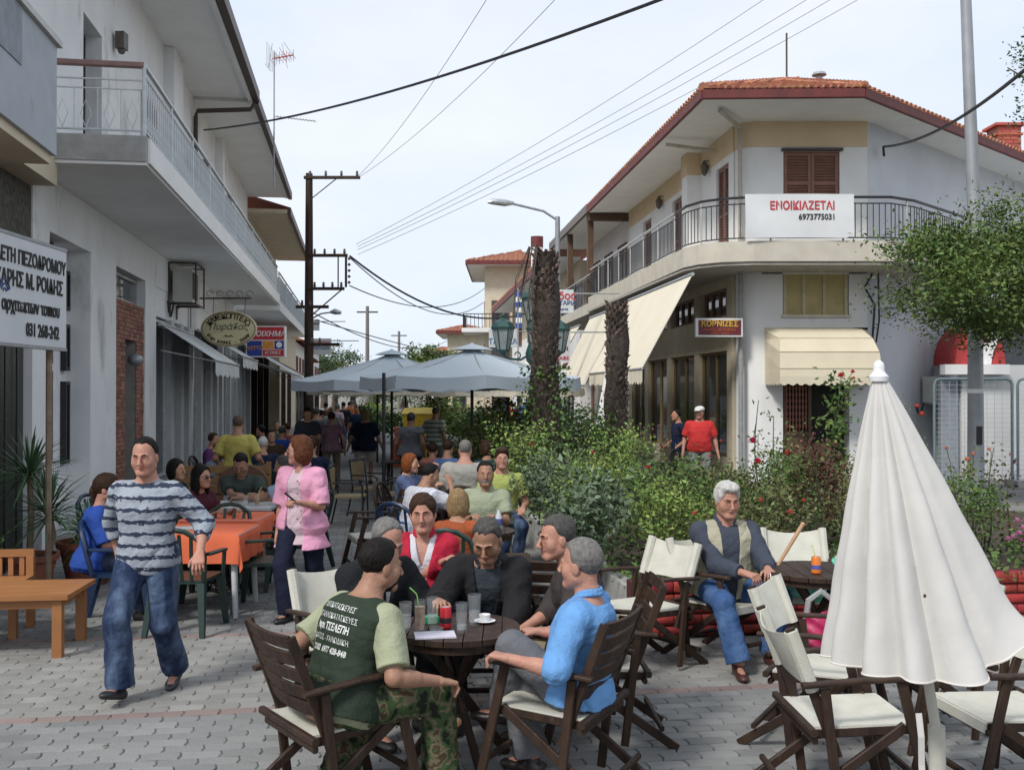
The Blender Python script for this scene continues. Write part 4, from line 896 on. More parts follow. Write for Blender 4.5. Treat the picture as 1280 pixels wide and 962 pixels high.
# ================================================================ right corner building
def right_building():
    t, bf = thing_at('corner_building', (5.25,22,0), 'white and peach corner building with a wraparound black railed balcony and a to-let banner', 'building')
    W = M_white2; Z = V3(0,0,1)
    c1, c2, c3 = (5.02,22.0), (7.83,22.0), (21.5,35.2)
    def wall(mb, a, b, z0, z1, th=.4, back=0):
        a, b = Vector(a+(0,)), Vector(b+(0,)); d = (b-a).normalized(); n = V3(-d.y, d.x, 0)*-1      # outward = right of travel
        i = -n*th; a = a-n*back; b = b-n*back
        return mb.hexa([a+Z*z0, b+Z*z0, b+i+Z*z0, a+i+Z*z0, a+Z*z1, b+Z*z1, b+i+Z*z1, a+i+Z*z1])
    # front face, upper storey
    q = MB(); q.box(5.42, 5.98, 22, 22.4, 4.98, 7.4); q.box(7.22, 7.83, 22, 22.4, 4.98, 7.4); q.box(5.98,7.22,22,22.4,7.3,7.4); q.box(5.98,7.22,22,22.4,4.98,5.9); q.build('front_wall', W, t)
    q = MB(); q.box(5.42, 7.83, 21.985, 22.38, 7.402, 7.96); q.build('peach_band', M_beige, t)
    # rounded corner
    arc = [(5.42-.42*sin(R(a))*1.0, 22.42-.42*cos(R(a))) for a in np.linspace(0, 84, 8)]
    q = MB(); q.prism([(5.42,22.42)]+arc[::-1], 4.98, 7.4); q.build('rounded_corner', W, t, True)
    arc2 = [(5.42-.435*sin(R(a)), 22.42-.435*cos(R(a))) for a in np.linspace(0, 84, 8)]
    q = MB(); q.prism([(5.42,22.42)]+arc2[::-1], 7.402, 7.96); q.build('peach_band', M_beige, t, True)
    class FF:                           # little frame so that window()/shutter() can be used on the front face
        sg = -1
        def pt(s, Y, o, z): return V3(Y, 22-o, z)
        def box(s, mb, a, b, o0, o1, z0, z1): return mb.box(a, b, 22-o1, 22-o0, z0, z1)
    class SF(FF):
        sg = 1
    ff = FF(); ff.sg = 1
    shutter(ff, t, 6.0, 7.2, 5.92, 7.28, -.08); window(ff, t, 5.98, 7.22, 5.9, 7.3, -.12, M_shut)
    q = MB(); q.box(5.93, 7.27, 21.9, 22.0, 7.30, 7.36); q.build('shutter_box', M_brownalu, t)
    # left wing upper
    q = RF_
    part(q, 'wing_wall', W, t, (22.4, 22.75, -.4, 0, 4.98, 7.4), (23.65, 26.6, -.4, 0, 4.98, 7.4), (27.6, 30, -.4, 0, 4.98, 7.4), (31, 33, -.4, 0, 4.98, 7.4), (22.75,23.65,-.4,0,7.25,7.4), (26.6,27.6,-.4,0,7.25,7.4), (30,31,-.4,0,7.25,7.4))
    part(q, 'peach_band', M_beige, t, (22.4, 33, -.4, .012, 7.402, 7.96)); part(q, 'step_pier', W, t, (24.9, 25.4, 0, .35, 4.98, 7.4)); part(q, 'peach_pier', M_beige, t, (24.9, 25.42, .013, .36, 7.402, 7.96))
    for y in (22.77, 26.62, 30.02): shutter(q, t, y, y+.86, 5.0, 7.22, -.1, leaves=2); window(q, t, y-.02, y+.9, 4.99, 7.25, -.2, M_shut)
    for y in (24.2, 28.6):
        m_ = MB(); c = q.pt(y, .12, 7.35); m_.lathe([(.03,.25),(.1,.12),(.08,-.05),(.02,-.12)], 8, c); m_.tube([q.pt(y,0,7.6), q.pt(y,.12,7.6), q.pt(y,.12,7.55)], .015, 6); m_.build('wall_lantern', mat('bronze', (.12,.1,.08), .5), t)
    # right wing
    q = MB(); wall(q, c2, c3, 0, 7.96); q.build('side_wall', mat('shaded_side_plaster', (.6,.62,.65), .9, (.54,.56,.6), scale=1.2, dirt=((.42,.44,.46), .8, .6)), t)  # white wall coloured darker and bluer to paint in this wing's shade
    # ground floor front
    q = MB(); q.box(5.5,5.96,22.0,22.4,0,4.6); q.box(7.42,7.83,22.0,22.4,0,4.6); q.box(5.96,7.42,22.0,22.4,2.6,3.7); q.box(5.96,7.42,22.0,22.4,4.6,4.68); q.build('ground_wall', W, t)
    q = MB(); arc = [(5.5-.48*sin(R(a)), 22.48-.48*cos(R(a))) for a in np.linspace(0, 84, 8)]; q.prism([(5.5,22.48)]+arc[::-1], 0, 4.68); q.build('rounded_pier', W, t, True)
    # boarded yellow window
    q = MB(); q.box(5.97,7.41,22.06,22.1,3.7,4.6); q.build('boarding', mat('yellow_board', (.5,.42,.2), .8, (.42,.35,.17), scale=3, dirt=((.2,.15,.08), 4, .66)), t)
    for x in (5.98, 6.4, 6.85, 7.33): q = MB(); q.box(x, x+.07, 22.02, 22.07, 3.7, 4.6); q.build('board_strip', mat('pale_board', (.55,.5,.33), .8), t)
    q = MB(); q.box(5.93,7.45,21.95,22.0,3.64,3.70); q.build('window_sill', M_slabw, t)
    # shop opening below the awning
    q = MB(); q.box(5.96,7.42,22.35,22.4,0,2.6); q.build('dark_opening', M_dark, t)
    q = MB(); q.box(6.0,6.05,22.1,22.2,0,2.6); q.box(6.55,6.62,22.1,22.2,0,2.6); q.box(6.05,6.55,22.1,22.2,1.05,1.12); q.box(6.05,6.55,22.13,22.18,0,1.05); q.build('wooden_door_frame', M_mwood, t)
    me = None
    for i in range(7):                  # turned spindle lattice
        x = 6.08+i*.072; q = MB(); q.lathe([(.012,0)]+[(.012+.02*abs(sin(k*pi/2)), .06+k*.07) for k in range(21)]+[(.012,1.5)], 6)
        if me is None: me = q.build('spindle', mat('spindle_wood', (.3,.12,.08), .5), t, True, loc=(x,22.15,1.12)).data
        else: link('spindle', me, None, t, loc=(x,22.15,1.12))
    q = MB(); q.box(6.62,7.1,22.0,22.4,0,.9); q.build('wooden_crate_stand', M_mwood, t)
    # ground floor of the left wing: beige piers, windows, spandrel
    part(RF_, 'spandrel', M_cream, t, (22.5, 33, -.4, .0, 2.95, 3.75)); part(RF_, 'upper_spandrel', M_cream, t, (22.5, 33, -.4, .0, 4.4, 4.68))
    for y in (22.5, 25.1, 27.8, 30.4, 32.6): part(RF_, 'pier', M_cream, t, (y, y+.4, -.4, .0, 0, 2.948), (y, y+.4, -.4, 0, 3.752, 4.398))
    for y, y1 in ((22.9,25.1),(25.5,27.8),(28.2,30.4),(30.8,32.6)):
        window(RF_, t, y, y1, .5, 2.94, -.15, mat('ochre_frame', (.32,.22,.09), .6), 2); window(RF_, t, y+.2, y1-.3, 3.76, 4.39, -.12, M_shut, 3)
        part(RF_, 'stall_riser', M_cream, t, (y+.001, y1-.001, -.4, -.02, 0, .498))
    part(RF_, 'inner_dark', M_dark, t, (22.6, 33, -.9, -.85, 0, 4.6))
    # balcony slab round the corner
    outl = [(3.62,22.6),(3.72,21.7),(3.95,21.15),(4.35,20.78),(5.0,20.62),(7.9,20.6),(8.6,21.05),(12.4,24.9),(11.5,25.9),(7.9,22.3),(5.2,22.3)]
    q = MB(); q.prism([(5.95-.104*33,33)]+outl+[(7.3-.104*33,33)], 4.7, 5.12); q.build('balcony_slab', M_slabw, t)
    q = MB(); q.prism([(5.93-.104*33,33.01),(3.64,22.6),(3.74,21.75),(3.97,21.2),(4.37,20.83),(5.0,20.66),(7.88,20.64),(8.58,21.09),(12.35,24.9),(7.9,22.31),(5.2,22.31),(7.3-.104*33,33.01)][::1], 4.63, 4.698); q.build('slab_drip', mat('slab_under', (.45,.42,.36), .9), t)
    # balustrade
    path = [(5.97-.104*33+.06,33),(3.70,22.6),(3.80,21.75),(4.03,21.22),(4.42,20.88),(5.0,20.72),(7.85,20.7),(8.5,21.1),(12.2,24.85)]
    H0, H1 = 5.12, 6.04
    for a, b in zip(path[:-1], path[1:]):
        A, Bp = V3(*a,0), V3(*b,0); m_ = MB(); m_.bar(A+Z*H1, Bp+Z*H1, .06, .05); m_.build('handrail', M_black if a[1] < 25 else M_alu, t)
        m_ = MB(); m_.bar(A+Z*(H0+.08), Bp+Z*(H0+.08), .025, .025); m_.bar(A+Z*(H1-.13), Bp+Z*(H1-.13), .025, .025); m_.build('rail', M_black, t)
    b_ = MB(); b_.tube([(0,0,H0+.08),(0,0,H1-.13)], .010, 6); me = None; acc = 0; pm = MB(); pm.bar((0,0,H0),(0,0,H1),.035,.035); pme = None; k = 0
    for a, b in zip(path[:-1], path[1:]):
        A, Bp = V3(*a,0), V3(*b,0); L_ = (Bp-A).length; x = acc
        while x < L_:
            p = A.lerp(Bp, x/L_); k += 1
            if k % 12 == 0:
                if pme is None: pme = pm.build('railing_post', mat('white_post', (.5,.5,.48), .5), t, loc=p).data
                else: link('railing_post', pme, None, t, loc=p)
            elif me is None: me = b_.build('baluster', M_black, t, loc=p).data
            else: link('baluster', me, None, t, loc=p)
            x += .125
        acc = x-L_
    # roof
    E0, E1, E2, E3 = V3(5.95-.104*33.2,33.2,7.96), V3(3.86,20.2,7.96), V3(7.1,20.1,7.96), V3(21.5,33.4,7.96); PK = V3(7.3,26.6,10.25); PL = V3(7.0,33.2,10.25); PR = V3(19.0,38.0,10.4)
    q = MB()
    inner = [V3(7.3-.104*33.2+.1,33.2,7.965), V3(5.0,22.5,7.965), V3(5.4,22.1,7.965), V3(7.83,22.1,7.965), V3(21.5,35.3,7.965)]
    o_ = [E0,E1,E2,E3]; up_ = V3(0,0,.0)
    q.add([E0,E1,E2,E3,V3(15,36,7.96),V3(5,33,7.96)], [(0,1,2,3,4,5)]); q.build('soffit', M_soffit, t)
    q = MB()
    for a, b in ((E0,E1),(E1,E2),(E2,E3)): q.bar(a+Z*.06, b+Z*.06, .08, .2)
    q.build('fascia', M_redfas, t)
    lift = Z*.16
    tiled(E1+lift, E2+lift, PK, PK, t, .15, .3, True, r=.06); tiled(E0+lift, E1+lift, PK, PL, t, .2, .4); tiled(E2+lift, E3+lift, PR, PK, t, .2, .4)
    for a, b in ((E1+lift, PK), (E2+lift, PK)):
        n = 24
        for i in range(n):
            p0 = a.lerp(b, i/n); p1 = a.lerp(b, (i+1.1)/n); q = MB(); q.tube([p0+Z*.05-p0, p1+Z*.03-p0], [.1,.08], 8); q.build('ridge_tile', M_tile, t, True, loc=p0)
    for k_, (a, b) in enumerate(((E1,E2),)):
        pass
    q = MB(); q.tube([V3(4.35,20.9,7.9), V3(4.45,21.0,7.86), V3(5.0,21.95,7.82), V3(5.02,21.97,7.7), V3(5.02,21.97,5.1)], .05, 8); q.build('downpipe', mat('beige_pipe', (.5,.45,.38), .5), t, True)
    q = MB(); q.tube([V3(5.02,21.93,4.65), V3(5.02,21.93,0)], .055, 8); q.build('downpipe', mat('grey_pipe', (.33,.34,.34), .5), t, True)
    q = MB(); q.tube([V3(3.6,23.4,7.8), RF_.pt(23.6,.06,7.7)], .045, 8); q.build('gutter_outlet', mat('beige_pipe', (.5,.45,.38), .5), t, True)
    # roof furniture
    q = MB(); q.tube([(8.25,26.8,9.6),(8.25,26.8,10.45)], .09, 10); q.lathe([(.02,0),(.2,.0),(.16,.07),(.02,.1)], 10, (8.25,26.8,10.5)); q.build('vent_pipe', M_steel, t, True)
    q = MB(); q.tube([(7.35,26.7,10.0),(7.35,26.7,11.6)], .025, 6); q.build('aerial_rod', M_brownalu, t)
    q = MB(); 
    q.box(14.6,15.3,30,30.7,8.4,10.0); ch = q.build('chimney', mat('chimney_mortar', (.35,.2,.16), .9), t)
    bm = mat('chimney_brick', (.42,.11,.07), .85, (.34,.09,.06), scale=6, isl=.2); me = None
    for j in range(9):
        z = 9.05+j*.105
        for i in range(3):
            q = MB(); x = 14.6+(.235*i)-(.1 if j % 2 else 0); x0, x1 = max(x,14.59), min(x+.22, 15.31)
            if x1-x0 > .05: q.box(x0, x1, 29.97, 30.01, z, z+.09); q.build('brick', bm, ch)
    q = MB(); q.box(14.5,15.4,29.9,30.8,10.0,10.08); q.box(14.55,15.35,29.95,30.75,9.72,9.78); q.build('chimney_cap', mat('chimney_brick', (.42,.11,.07)), ch)
    # bits on the right wing wall
    q = MB(); p = V3(12.1,26.1,0)
    for dx in (0,.35): q.tube([p+V3(dx,dx-.15,5.6), p+V3(dx,dx-.15,6.9)], .02, 6)
    q.tube([p+V3(-.3,-.5,6.3), p+V3(.7,.5,6.35)], .02, 6); q.build('aerial_bracket', M_steel, t)
    q = MB(); q.tube([V3(7.9,21.9,4.6), V3(7.75,21.95,4.3), V3(7.95,21.9,3.9), V3(7.9,21.9,3.2), V3(7.95,21.9,2.4)], .025, 6); q.tube([V3(8.1,22.1,4.62), V3(8.12,22.1,3.6), V3(8.05,22.1,3.1)], .02, 6); q.build('wall_cables', M_black, t, True)
    q = MB(); q.box(8.35,8.75,21.4+.9,21.5+.95,3.85,3.9); q.build('cable_bracket', M_steel, t)
    rebase(t, bf)
right_building()
# banner on the balcony
t, bf = thing_at('banner', (4.78,20.6,5.2), 'white cloth to-let banner with red and black lettering tied to the corner balcony railing', 'banner')
nx_, nz_ = 40, 14; vs = []
for i in range(nx_+1):
    for j in range(nz_+1):
        u_, v_ = i/nx_, j/nz_; x = 4.80+u_*2.25; z = 5.16+v_*.92+.02*sin(u_*3.1)*(1-v_)-.0
        if u_ > .93: z += (1-v_)*(u_-.93)*1.6
        y = 20.57-.022*sin(u_*9+v_*3)*(.3+abs(u_-.5)*1.6)-.02*sin(v_*4+u_*20)*max(0, .25-u_)*4
        vs.append((x,y,z))
q = MB(); q.add(vs, [(i*(nz_+1)+j, (i+1)*(nz_+1)+j, (i+1)*(nz_+1)+j+1, i*(nz_+1)+j+1) for i in range(nx_) for j in range(nz_)])
q.build('cloth', mat('banner_cloth', (.72,.73,.73), .8, (.64,.65,.66), scale=1.5), t, True)
bvb = BVHTree.FromPolygons([Vector(v) for v in vs], [(i*(nz_+1)+j, (i+1)*(nz_+1)+j, (i+1)*(nz_+1)+j+1, i*(nz_+1)+j+1) for i in range(nx_) for j in range(nz_)])
for tx_ in (text('ΕΝΟΙΚΙΑΖΕΤΑΙ', .235, M_red, t, (5.98,20.3,5.83), (1,0,0), (0,0,1), bold=.006, wscale=.84, depth=0), text('6973775031', .165, M_blk, t, (6.28,20.3,5.60), (1,0,0), (0,0,1), bold=.004, wscale=.92, depth=0)):
    for v in tx_.data.vertices:
        h_ = bvb.ray_cast(v.co, V3(0,1,0))
        if h_[0] is not None: v.co = h_[0]-V3(0,.012,0)
rebase(t, bf)
# shop sign on the corner
t, bf = thing_at('shop_sign', (5.0,21.7,3.4), 'dark red picture framing sign with yellow letters on the corner pier', 'sign')
q = MB(); q.box(3.98,5.0,21.66,21.82,3.2,3.6); q.build('box', M_paper, t); q = MB(); q.box(4.04,4.96,21.645,21.66,3.24,3.56); q.build('panel', mat('maroon_panel', (.16,.02,.03), .5), t)
ym = mat('yellow_letters', (.75,.5,.06), .5); text('ΚΟΡΝΙΖΕΣ', .17, ym, t, (4.5,21.64,3.475), (1,0,0), (0,0,1), bold=.004, wscale=.95); text('ΠΙΝΑΚΕΣ ΖΩΓΡΑΦΙΚΗΣ', .085, mat('orange_letters', (.6,.15,.05), .5), t, (4.5,21.64,3.345), (1,0,0), (0,0,1), wscale=.75); text('ΚΑΔΡΑ - ΔΩΡΑ', .06, mat('orange_letters', (.6,.15,.05), .5), t, (4.5,21.64,3.27), (1,0,0), (0,0,1))
rebase(t, bf)
# bulging awning
t, bf = thing_at('bubble_awning', (6.6,22,3.3), 'cream rounded awning over the corner shop door', 'awning')
q = MB(); prof = [(0,3.42),(.35,3.36),(.7,3.15),(.92,2.85),(1.0,2.5),(1.02,2.33)]; x0, x1 = 5.62, 7.78
rings = []
for o, z in prof:
    rr = .55*min(1, o/.92)
    rings.append([(x0-.06+.0*rr, 22.0, z)]+[(x0+(.30*(1-o/1.02)), 22-o, z), (x1-(.30*(1-o/1.02)), 22-o, z)]+[(x1+.06, 22.0, z)])
vs = []; fs = []
for r_ in rings: vs += r_
for i in range(len(rings)-1):
    for k in range(3): a = i*4+k; fs.append((a, a+1, a+5, a+4))
q.add(vs, fs); q.build('cloth', M_awn, t)
q = MB(); n = 60
for k, (A, B_) in enumerate(((V3(x0-.06,22,2.33), V3(x0,20.98,2.33)), (V3(x0,20.98,2.33), V3(x1,20.98,2.33)), (V3(x1,20.98,2.33), V3(x1+.06,22,2.33)))):
    n = max(6, int((B_-A).length/.04)); vs = []
    for i in range(n+1): p = A.lerp(B_, i/n); vs += [p, p-V3(0,0,.14+.05*abs(sin(i*.04/.18*pi)))]
    q.add(vs, [(2*i,2*i+2,2*i+3,2*i+1) for i in range(n)])
q.build('scalloped_valance', M_awn, t)
for o, z in prof[1:5]: q = MB(); xx = .30*(1-o/1.02); q.tube([(x0+xx,22-o-.004,z),(x1-xx,22-o-.004,z)], .009, 5); q.build('seam', mat('awning_seam', (.55,.5,.38), .8), t)
rebase(t, bf)
# big drop awnings on the left wing of the corner building
def drop_awning(y0, y1, label, z0=4.45, z1=2.5, o0=1.38, o1=2.45):
    t = awning(RF_, y0, y1, z0, o1, z1, .34, mat('big_awning_cloth', (.78,.72,.58), .85, (.72,.66,.52), scale=1.2), label, 'big cream drop awnings on the right', o0=o0)
    return t
drop_awning(20.9, 26.9, 'large cream drop awning nearest the corner building', ); drop_awning(27.6, 32.6, 'second cream drop awning beyond the shorter palm trunk', z0=4.4, z1=2.2)
drop_awning(34.5, 39, 'third smaller cream awning behind the street lantern', z0=4.3, z1=2.9, o1=2.2)
drop_awning(44, 50, 'far cream awning on the right above the seated crowd', z0=3.6, z1=2.6, o1=2.0)
aircon((11.35,25.35,2.5), (1,.96,0), (.96,-1,0), 'larger air conditioner on the white side wall behind the lamp pole', 1.15, .8, .4)
aircon((10.0,24.1,1.75), (1,.96,0), (.96,-1,0), 'smaller air conditioner low on the white side wall', .85, .62, .35)
# ---------------- row of houses on the right beyond the corner
t, bf = thing_at('veranda_house', RF_.pt(33.2,0,0), 'two storey house with brown timber posts and grey balcony screen beside the corner building', 'building')
part(RF_, 'wall', M_white2, t, (33.2, 42, -6, -.3, 4.7, 8.0)); part(RF_, 'ground_floor', mat('brown_shopfront', (.16,.08,.06), .7), t, (33.2, 42, -6, -.4, 0, 4.6)); part(RF_, 'slab', M_slabw, t, (33.05, 42, -.4, 1.3, 4.6, 4.95))
part(RF_, 'soffit', M_soffit, t, (33.4, 42.2, -.3, 1.25, 8.02, 8.12)); part(RF_, 'fascia', mat('grey_brown_fascia', (.2,.18,.17), .7), t, (33.4, 42.2, 1.25, 1.36, 7.98, 8.26))
part(RF_, 'screen', mat('grey_screen', (.2,.2,.22), .7), t, (35.0, 41.8, 1.2, 1.22, 5.0, 5.85)); railing(RF_, 33.1, 41.9, 1.26, 4.95, 5.9, t, M_black, M_alu, .3, .012, 3)
for y in (34.0, 38.2): part(RF_, 'timber_post', M_mwood, t, (y, y+.22, 1.0, 1.2, 4.96, 8.0))
part(RF_, 'timber_beam', M_mwood, t, (33.5, 33.75, -.25, 1.24, 7.75, 8.0))
for y in (34.6, 37, 39.4): window(RF_, t, y, y+1.3, 5.0, 7.2, -.28, M_shut, 2); part(RF_, 'shop_pier', M_slabw, t, (y, y+.35, -.39, -.2, 0, 4.5)); window(RF_, t, y+.5, y+2, .1, 2.9, -.38, M_shut)
q = MB(); q.add([RF_.pt(33.4,1.3,8.26), RF_.pt(42.2,1.3,8.26), RF_.pt(42.2,-4,10), RF_.pt(33.4,-4,10)], [(0,1,2,3)]); q.build('roof', M_tile, t); rebase(t, bf)
t, bf = thing_at('red_eaved_house', RF_.pt(42.4,0,0), 'long cream house with a dark red eave running to the tiled house', 'building')
part(RF_, 'wall', M_white2, t, (42.4, 70, -6, 0, 0, 5.3)); part(RF_, 'upper_wall', M_cream, t, (42.4, 70, -6, 0, 5.3, 7.6)); part(RF_, 'soffit', M_soffit, t, (42.3, 71, 0, 1.25, 7.62, 7.72)); part(RF_, 'fascia', M_redfas, t, (42.3, 71.1, 1.25, 1.36, 7.58, 7.9))
tiled(RF_.pt(42.3,1.36,7.9), RF_.pt(71,1.36,7.9), RF_.pt(71,-3,9.8), RF_.pt(42.3,-3,9.8), t, .35, .6)
for y in (44, 49, 54, 59, 64): window(RF_, t, y, y+1.6, 5.0, 7.0, .01, M_shut, 2); window(RF_, t, y, y+2.4, .1, 2.9, .01, M_dwood, 2); part(RF_, 'band', M_redfas, t, (y-.5,y+3,.0,.02,3.2,3.35))
rebase(t, bf)
def block(name, x0, x1, Y, D, z1, ov, wallm, label, bal=None):
    t, bf = thing_at(name, (x0, Y, 0), label, 'building')
    q = MB(); q.box(x0, x1, Y, Y+D, 0, z1); q.build('wall', wallm, t)
    A = [V3(x0-ov, Y-ov, z1), V3(x1+ov, Y-ov, z1), V3(x1+ov, Y+D+ov, z1), V3(x0-ov, Y+D+ov, z1)]; rh = (x1-x0)*.28; P1, P2 = V3((x0+x1)/2, Y+(x1-x0)/2, z1+rh), V3((x0+x1)/2, Y+D-(x1-x0)/2, z1+rh)
    if P2.y < P1.y: P2 = V3(P1.x, P1.y+.3, P1.z)
    q = MB(); q.add(A, [(3,2,1,0)]); q.build('soffit', M_soffit, t); q = MB()
    for i in range(4): q.bar(A[i]+V3(0,0,.1), A[(i+1)%4]+V3(0,0,.1), .1, .28)
    q.build('fascia', M_redfas, t); U = V3(0,0,.25)
    tiled(A[0]+U, A[1]+U, P1, P1, t, .35, .6, True); tiled(A[3]+U, A[0]+U, P1, P2, t, .4, .7)
    q = MB(); q.add([A[1]+U, A[2]+U, P2, P1], [(0,1,2,3)]); q.add([A[2]+U, A[3]+U, P2], [(0,1,2)]); q.build('roof', M_tile, t)
    class G:
        sg = 1
        def pt(s, a, o, z): return V3(a, Y-o, z)
        def box(s, mb, a, b, o0, o1, z0, z1): return mb.box(a, b, Y-o1, Y-o0, z0, z1)
    g = G(); n = max(1, int((x1-x0)/2.4))
    for fl in np.arange(.4, z1-2, 3.1):
        for i in range(n): a = x0+.5+i*(x1-x0-.6)/n; window(g, t, a, a+1.3, fl+(.2 if fl > 1 else 0), fl+2.1, .01, M_shut, 2)
    class S:
        sg = 1
        def pt(s, a, o, z): return V3(x0-o, a, z)
        def box(s, mb, a, b, o0, o1, z0, z1): return mb.box(x0-o1, x0-o0, a, b, z0, z1)
    s_ = S()
    for fl in np.arange(.4, z1-2, 3.1):
        for i in range(max(1, int(D/3))): window(s_, t, Y+.8+i*3, Y+2.1+i*3, fl+.2, fl+2.1, .01, M_shut, 2)
    if bal:
        for zb in bal:
            q = MB(); q.box(x0-1.6, x0+1.5, Y-1.5, Y+3, zb-.3, zb); q.build('balcony_slab', M_white2, t)
            q = MB()
            for (a, b) in ((V3(x0-1.5,Y-1.45,0), V3(x0+1.5,Y-1.45,0)), (V3(x0-1.5,Y-1.45,0), V3(x0-1.5,Y+3,0))):
                q.bar(a+V3(0,0,zb+1), b+V3(0,0,zb+1), .06, .06); q.build('handrail', M_black, t) if False else None
                for i in range(12): p = a.lerp(b, i/11); q.bar(p+V3(0,0,zb), p+V3(0,0,zb+1), .04, .04)
            q.build('balcony_railing', M_black, t, kind='stuff')
    rebase(t, bf)
block('tiled_house', -2.0, 3.2, 73, 9, 11.2, 1.3, M_cream, 'tall yellow house with a tiled hip roof and a black railed balcony down the street', (6.6,))
q = MB()
t, bf = thing_at('chimney_stack', (1.4,56,9.2), 'white round chimney with a dark red cap above the tall palm trunk', 'chimney')
q = MB(); q.tube([(1.4,56,8.4),(1.4,56,10.1)], .34, 12); q.build('shaft', M_white2, t, True); q = MB(); q.tube([(1.4,56,10.102),(1.4,56,10.7)], .36, 12); q.build('cap', M_redfas, t, True); rebase(t, bf)
block('tiled_house', -6.2, -2.6, 96, 8, 7.6, 1.0, M_cream, 'lower yellow house with a small tiled roof behind the tall one', None)
block('white_house', -9.5, -6.5, 118, 8, 6.6, .8, M_white2, 'small white house closing the far end of the street', None)
# shop signs on the right
def flat_sign(x0, x1, z0, z1, Y, label, back, lines, dy=.06):
    t, bf = thing_at('hanging_sign', (x0, Y, z0), label, 'sign', None); q = MB(); q.box(x0, x1, Y, Y+dy, z0, z1); q.build('panel', back, t)
    for s_, fx, fz, sz, m in lines: text(s_, sz, m, t, (x0+(x1-x0)*fx, Y-.008, z0+(z1-z0)*fz), (1,0,0), (0,0,1), bold=sz*.02)
    q = MB(); q.tube([(x1-.05,Y+.03,z1-.1), (x1+1.2,Y+.03,z1-.1)], .02, 6); q.build('arm', M_steel, t); rebase(t, bf)
a, b = P(682,362,26), P(717,391,26)
flat_sign(a.x, b.x, b.z, a.z, 26, 'white grill house sign with red and blue letters just right of the tall palm', mat('sign_white', (.6,.63,.66)), [('Ροδος', .55, .72, .27, M_red), ('ΨΗΣΤΑΡΙΑ', .55, .42, .15, mat('blue_print', (.05,.1,.25))), ('ταβερνα', .55, .16, .09, mat('blue_print', (.05,.1,.25)))])
a, b = P(694,410,25), P(713,452,25)
flat_sign(a.x, b.x, b.z, a.z, 25, 'tall pale vertical sign below the grill house sign', mat('sign_pale', (.55,.55,.57)), [('ο', .5, .75, .3, M_red), ('αδι', .5, .4, .18, M_blk), ('ΚΑΦΕ', .5, .1, .11, M_red)])
a, b = P(611,411,40), P(646,434,40)
flat_sign(a.x, b.x, b.z, a.z, 40, 'white and blue shop panel behind the left lantern', mat('sign_white', (.6,.63,.66)), [('ΤΑΞΙΔΙΑ', .5, .3, .3, mat('sea_print', (.05,.2,.4)))])
a, b = P(386,423,44), P(414,443,44)
flat_sign(a.x, b.x, b.z, a.z, 44, 'white printed notice panel on the left utility pole, lower of two', mat('sign_white', (.6,.63,.66)), [('ΕΚΘΕΣΗ', .5, .7, .2, M_red), ('ΕΠΙΠΛΩΝ', .5, .4, .18, mat('blue_print', (.05,.1,.25)))])
a, b = P(387,399,46), P(399,413,46)
flat_sign(a.x, b.x, b.z, a.z, 46, 'small white notice panel on the left utility pole, upper of two', mat('sign_white', (.6,.63,.66)), [('ΦΑΡΜ', .5, .6, .16, mat('green_print', (.08,.12,.08)))])
# ---------------- low white building with red arch, at right
t, bf = thing_at('arched_building', (12.2,24,0), 'low white annex with a red arched canopy behind the metal fence', 'building')
q = MB(); q.box(10.25,22,22.8,27,0,2.62); q.build('white_wall', mat('old_white_wall', (.66,.67,.66), .9, (.58,.59,.58), scale=1.5, dirt=((.33,.31,.28), .9, .6)), t)
q = MB(); q.box(9.75,11.2,22.5,22.79,2.4,2.625); q.build('ledge', M_white2, t)
for (x0, x1, y, h_, m, nm) in ((9.85,11.0,22.9,.95, mat('red_canopy', (.5,.05,.05), .6), 'red_canopy'), (10.4,14.6,22.85,1.5, M_white2, 'white_arch')):
    q = MB(); cx = (x0+x1)/2+.3; rr = (x1-x0)/2; n = 14
    vs = [(cx+rr*cos(pi*k/n), y, 2.63+h_*sin(pi*k/n)) for k in range(n+1)]+[(cx+rr*.88*cos(pi*k/n), y, 2.63+h_*.88*sin(pi*k/n)) for k in range(n+1)]
    vs += [(a_,y+1.2,c_) for a_,b_,c_ in vs]; m1 = n+1; m2 = 2*m1
    if nm == 'white_arch':
        fs = [(k,k+1,m1+k+1,m1+k) for k in range(n)]+[(k+1,k,m2+k,m2+k+1) for k in range(n)]+[(m1+k,m1+k+1,m2+m1+k+1,m2+m1+k) for k in range(n)]; q.add(vs, fs)
    else: q.add([(cx,y,2.63)]+vs[:m1]+[(a_,y+1.2,c_) for a_,b_,c_ in vs[:m1]], [(0,k+2,k+1) for k in range(n)]+[(k+1,k+2,m1+k+2,m1+k+1) for k in range(n)])
    q.build(nm, m, t)
q = MB(); q.box(10.9,14.6,23.9,24,2.6,4.1); q.build('dark_back', mat('dark_room_pane', (.03,.04,.045)), t)
q = MB(); q.box(9.8,10.2,22.85,23.0,0,2.3); q.build('louvre_door', mat('grey_louvre', (.3,.34,.38), .6), t); rebase(t, bf)
